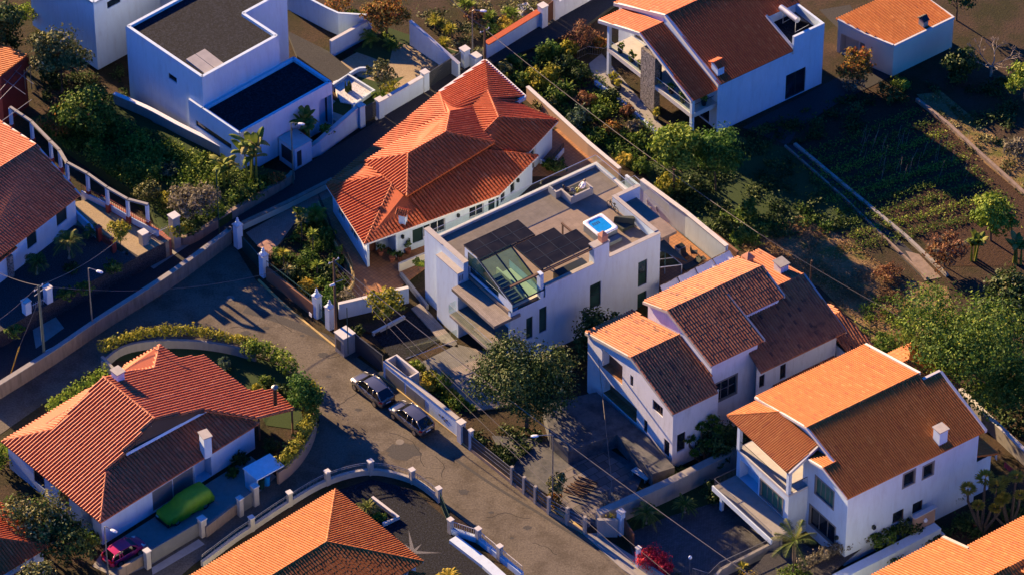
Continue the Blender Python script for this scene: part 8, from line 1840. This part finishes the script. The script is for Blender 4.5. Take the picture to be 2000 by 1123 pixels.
for x, y, h_, r_, mt, lb in ((490, 700, 2.0, 1.1, 'lf_bright', 'golden green bush rising from the curved hedge'), (440, 720, 1.0, .8, 'lf_blue', 'small grey green bush in the hedged garden'), (520, 750, .9, .8, 'lf_mid', 'low bush at the dark hedge corner'), (555, 770, 1.0, .9, 'lf_dark', 'dark bush left of the conifer'), (500, 770, .8, .9, 'lf_yellow', 'yellowish low bush beside the rockery'), (470, 905, 1.2, .9, 'lf_dark', 'dark bush behind the bin shelter'), (530, 880, 1.3, 1.0, 'lf_dark', 'shaded bush under the porch roof'), (455, 930, .8, .7, 'lf_mid', 'small green bush beside the covered car')): shrub(lb, x, y, h_, r_, mt, 330, .12)
tree('bushy pale flecked tree left of the salmon roof', 75, 1075, 5.6, 3.0, 'lf_olive', 2800, .15, .16, cz=3.2, ch=5.2, k=8, extra=('lf_mid', 500)); tree('dark green tree behind the bushy pale flecked tree', 130, 1095, 4.6, 2.6, 'lf_dark', 2000, .15, .14, cz=2.6, ch=4.2, k=7, extra=('lf_rust', 60)); tree('glossy tree at the lower edge beside the red corner roof', 75, 1180, 4.6, 2.2, 'lf_olive', 1500, .15, .12, cz=2.6, ch=4.2); shrub('dark bush above the pink car', 175, 1065, 1.4, 1.2, 'lf_mid', 420, .13)
# ---- bottom centre and right
palm('cycad with pale arching fronds beside the orange hipped roof', 718, 1000, .5, 1.5, 34, 'lf_palm', 'cycad', 'cycad', w=.22, nl=18); palm('cycad with golden fronds at the lower edge', 877, 1138, .6, 1.7, 36, 'lf_flower', 'cycad', 'cycad', w=.24, nl=18); shrub('low green bush below the cycad in the kerbed bed', 742, 1012, .5, .7, 'lf_bright', 240, .11)
palm('sunlit date palm beside the thick driveway wall', 1262, 1022, 1.3, 1.7, 34, 'lf_palm', w=.3, nl=18, up=(-.3, 1.2)); palm('dark cycad in the shade of the driveway wall', 1337, 1000, .9, 1.5, 32, 'lf_dark', 'cycad', 'cycad', w=.25, nl=18); shrub('dark ferny bush by the white veranda post', 1395, 972, 1.7, 1.4, 'lf_dark', 520, .14)
shrub('mass of bright red bougainvillea over the low street wall', 1270, 1107, 2.0, 1.5, 'lf_red', 1900, .09, name='bougainvillea', k=8); shrub('second half of the red bougainvillea nearest the driveway', 1292, 1122, 1.6, 1.1, 'lf_red', 1000, .09, name='bougainvillea'); shrub('small white flowered bush beside the bougainvillea', 1322, 1135, .8, .6, 'lf_grey', 220, .11)
palm('tall coconut like palm with torn fronds in front of the white house', 1548, 1124, 3.9, 2.9, 13, 'lf_palm', tr=.17, w=.55, nl=22, up=(-.1, 1.25), droop=(.25, .5), z=1.0, bark='bark'); rosette('spiky plant beside the barred railing', 1450, 1112, .3, .7, 34, 'lf_yellow', 1, z=.6)
shrub('round clipped green bed at the foot of the tall palm', 1552, 1128, .6, 1.7, 'lf_mid', 800, .1, z=1.0); shrub('bright yellow green mound at the lower edge', 1462, 1150, .9, 2.0, 'lf_flower', 900, .1, z=.5)
hedge('flowering grey hedge at the corner of the white house', [(1570, 1112), (1610, 1092), (1650, 1075), (1690, 1060)], 1.2, 1.2, 'lf_grey', 1500, .11, z=1.0); shrub('dark creeping bush under the lower windows', 1722, 1060, 1.6, 1.6, 'lf_mid', 600, .14, z=.8); shrub('dark bush left of the wall fountain', 1765, 1040, 1.5, 1.5, 'lf_dark', 500, .14, z=.8)
# old house yard
stuff_cover('ground_cover', [(905, 855), (960, 830), (1080, 850), (1010, 900), (1000, 935), (950, 900)], 0.0, 2600, .14, 'lf_dark', .6, 61)
tree('leafless twiggy bush at the corner of the old yard', 1192, 1008, 2.4, 1.2, 'lf_rust', 120, .08, .05, 'bark_grey', cat='bush', name='twiggy_bush')
c = P(1192, 1006, 0); m = MB(); q_ = random.Random(77)
t = thing('bare_bush', 'pinkish bare branched bush beside the thick driveway wall', 'bush', c)
for i in range(34): a = q_.uniform(0, 6.28); e_ = c + Vector((math.cos(a) * q_.uniform(.4, 1.3), math.sin(a) * q_.uniform(.4, 1.3), q_.uniform(1.1, 2.3))); m.tube([c, c.lerp(e_, .5) + Vector((0, 0, .25)), e_], .025, 4, .01, cap=False)
m.build('branches', M['bark_grey'], t)
tree('columnar bush behind the grey street lamp', 1088, 975, 3.0, .95, 'lf_olive', 700, .12, .06, cz=1.6, ch=3.0, cat='bush', name='bush'); shrub('dry leafy plant at the foot of the grey street lamp', 1080, 985, 1.1, .9, 'lf_autumn', 260, .13); shrub('yellow flowering plant on the grey entrance wall', 1193, 1040, 2.3, .5, 'lf_flower', 160, .1); shrub('dark garden bush along the old house wall', 1280, 920, 1.1, 1.3, 'lf_dark', 420, .13); shrub('shaded bush along the driveway wall top', 1330, 935, 1.0, 1.3, 'lf_dark', 400, .13)
m = MB()
for i in range(14): p = P(1120 + 7 * (i % 5), 962 - 6 * (i % 5) + 5 * (i // 5), 0.02); d = Vector((.8, -.5 + .1 * (i % 3), 0)).normalized() * .9; m.tube([p - d + Vector((0, 0, .1 + .12 * (i // 5))), p + d + Vector((0, 0, .12 + .12 * (i // 5)))], .07, 5)
o = m.build('timber_pile', M['wood_pole'], None, loc=P(1130, 955, 0)); tag(o, 'pile of brown timber and branches in the old yard', 'timber pile')
def dragon(lab, px, py, arms, z=0.0, mat='lf_yellow', col='lf_dark'):
    PLN[0] += 1; c = P(px, py, z or GZ); t = thing('dragon_tree', lab, 'dragon tree', c); q_ = random.Random(PLN[0]); m = MB(); V = []; R = []
    for dx, dy, hh, rr in arms:
        e_ = c + Vector((dx, dy, hh)); m.tube([c, c + Vector((dx * .5, dy * .5, hh * .35)), c + Vector((dx * .95, dy * .95, hh * .7)), e_], .16, 6, .08)
        for i in range(260):
            az, el = q_.uniform(0, 6.28), math.asin(q_.uniform(-.1, 1)); d = Vector((math.cos(az) * math.cos(el), math.sin(az) * math.cos(el), math.sin(el) * .8)); s_ = d.cross(Vector((0, 0, 1))).normalized() * .05; b0 = e_ + d * rr * .35; tip = e_ + d * rr * q_.uniform(.8, 1.1); md = b0.lerp(tip, .5); V.append((tuple(b0), tuple(md + s_), tuple(tip), tuple(md - s_))); R.append(q_.random())
    m.build('trunk', M['bark'], t); quads_obj('crown', np.array(V), np.array(R), mat, t); return t
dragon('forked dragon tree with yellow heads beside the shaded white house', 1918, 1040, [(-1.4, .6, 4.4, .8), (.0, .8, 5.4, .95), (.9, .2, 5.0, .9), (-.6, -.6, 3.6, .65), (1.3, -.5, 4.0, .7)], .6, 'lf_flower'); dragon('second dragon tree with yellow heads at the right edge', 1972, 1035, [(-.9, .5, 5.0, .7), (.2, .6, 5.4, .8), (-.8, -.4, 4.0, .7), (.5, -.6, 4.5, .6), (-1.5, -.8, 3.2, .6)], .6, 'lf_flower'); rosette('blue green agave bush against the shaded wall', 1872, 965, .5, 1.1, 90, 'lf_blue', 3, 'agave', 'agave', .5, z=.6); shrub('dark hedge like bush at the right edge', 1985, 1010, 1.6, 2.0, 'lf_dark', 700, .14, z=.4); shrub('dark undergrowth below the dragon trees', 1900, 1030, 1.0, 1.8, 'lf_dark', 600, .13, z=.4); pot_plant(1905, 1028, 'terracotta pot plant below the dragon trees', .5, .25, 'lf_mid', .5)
dragon('thick stemmed cactus like tree against the old house front', 1378, 905, [(-1.5, .3, 2.6, .7), (-.4, .6, 3.6, .65), (.5, .9, 4.2, .6), (1.0, .3, 3.6, .55), (-1.0, -.5, 1.6, .5), (.3, -.4, 2.6, .5), (1.5, .2, 2.4, .5)], 0, 'lf_bright'); tree('dense dark green bush behind the cactus like tree', 1400, 900, 4.2, 2.1, 'lf_dark', 1700, .15, .12, cz=2.3, ch=4.2, k=8)
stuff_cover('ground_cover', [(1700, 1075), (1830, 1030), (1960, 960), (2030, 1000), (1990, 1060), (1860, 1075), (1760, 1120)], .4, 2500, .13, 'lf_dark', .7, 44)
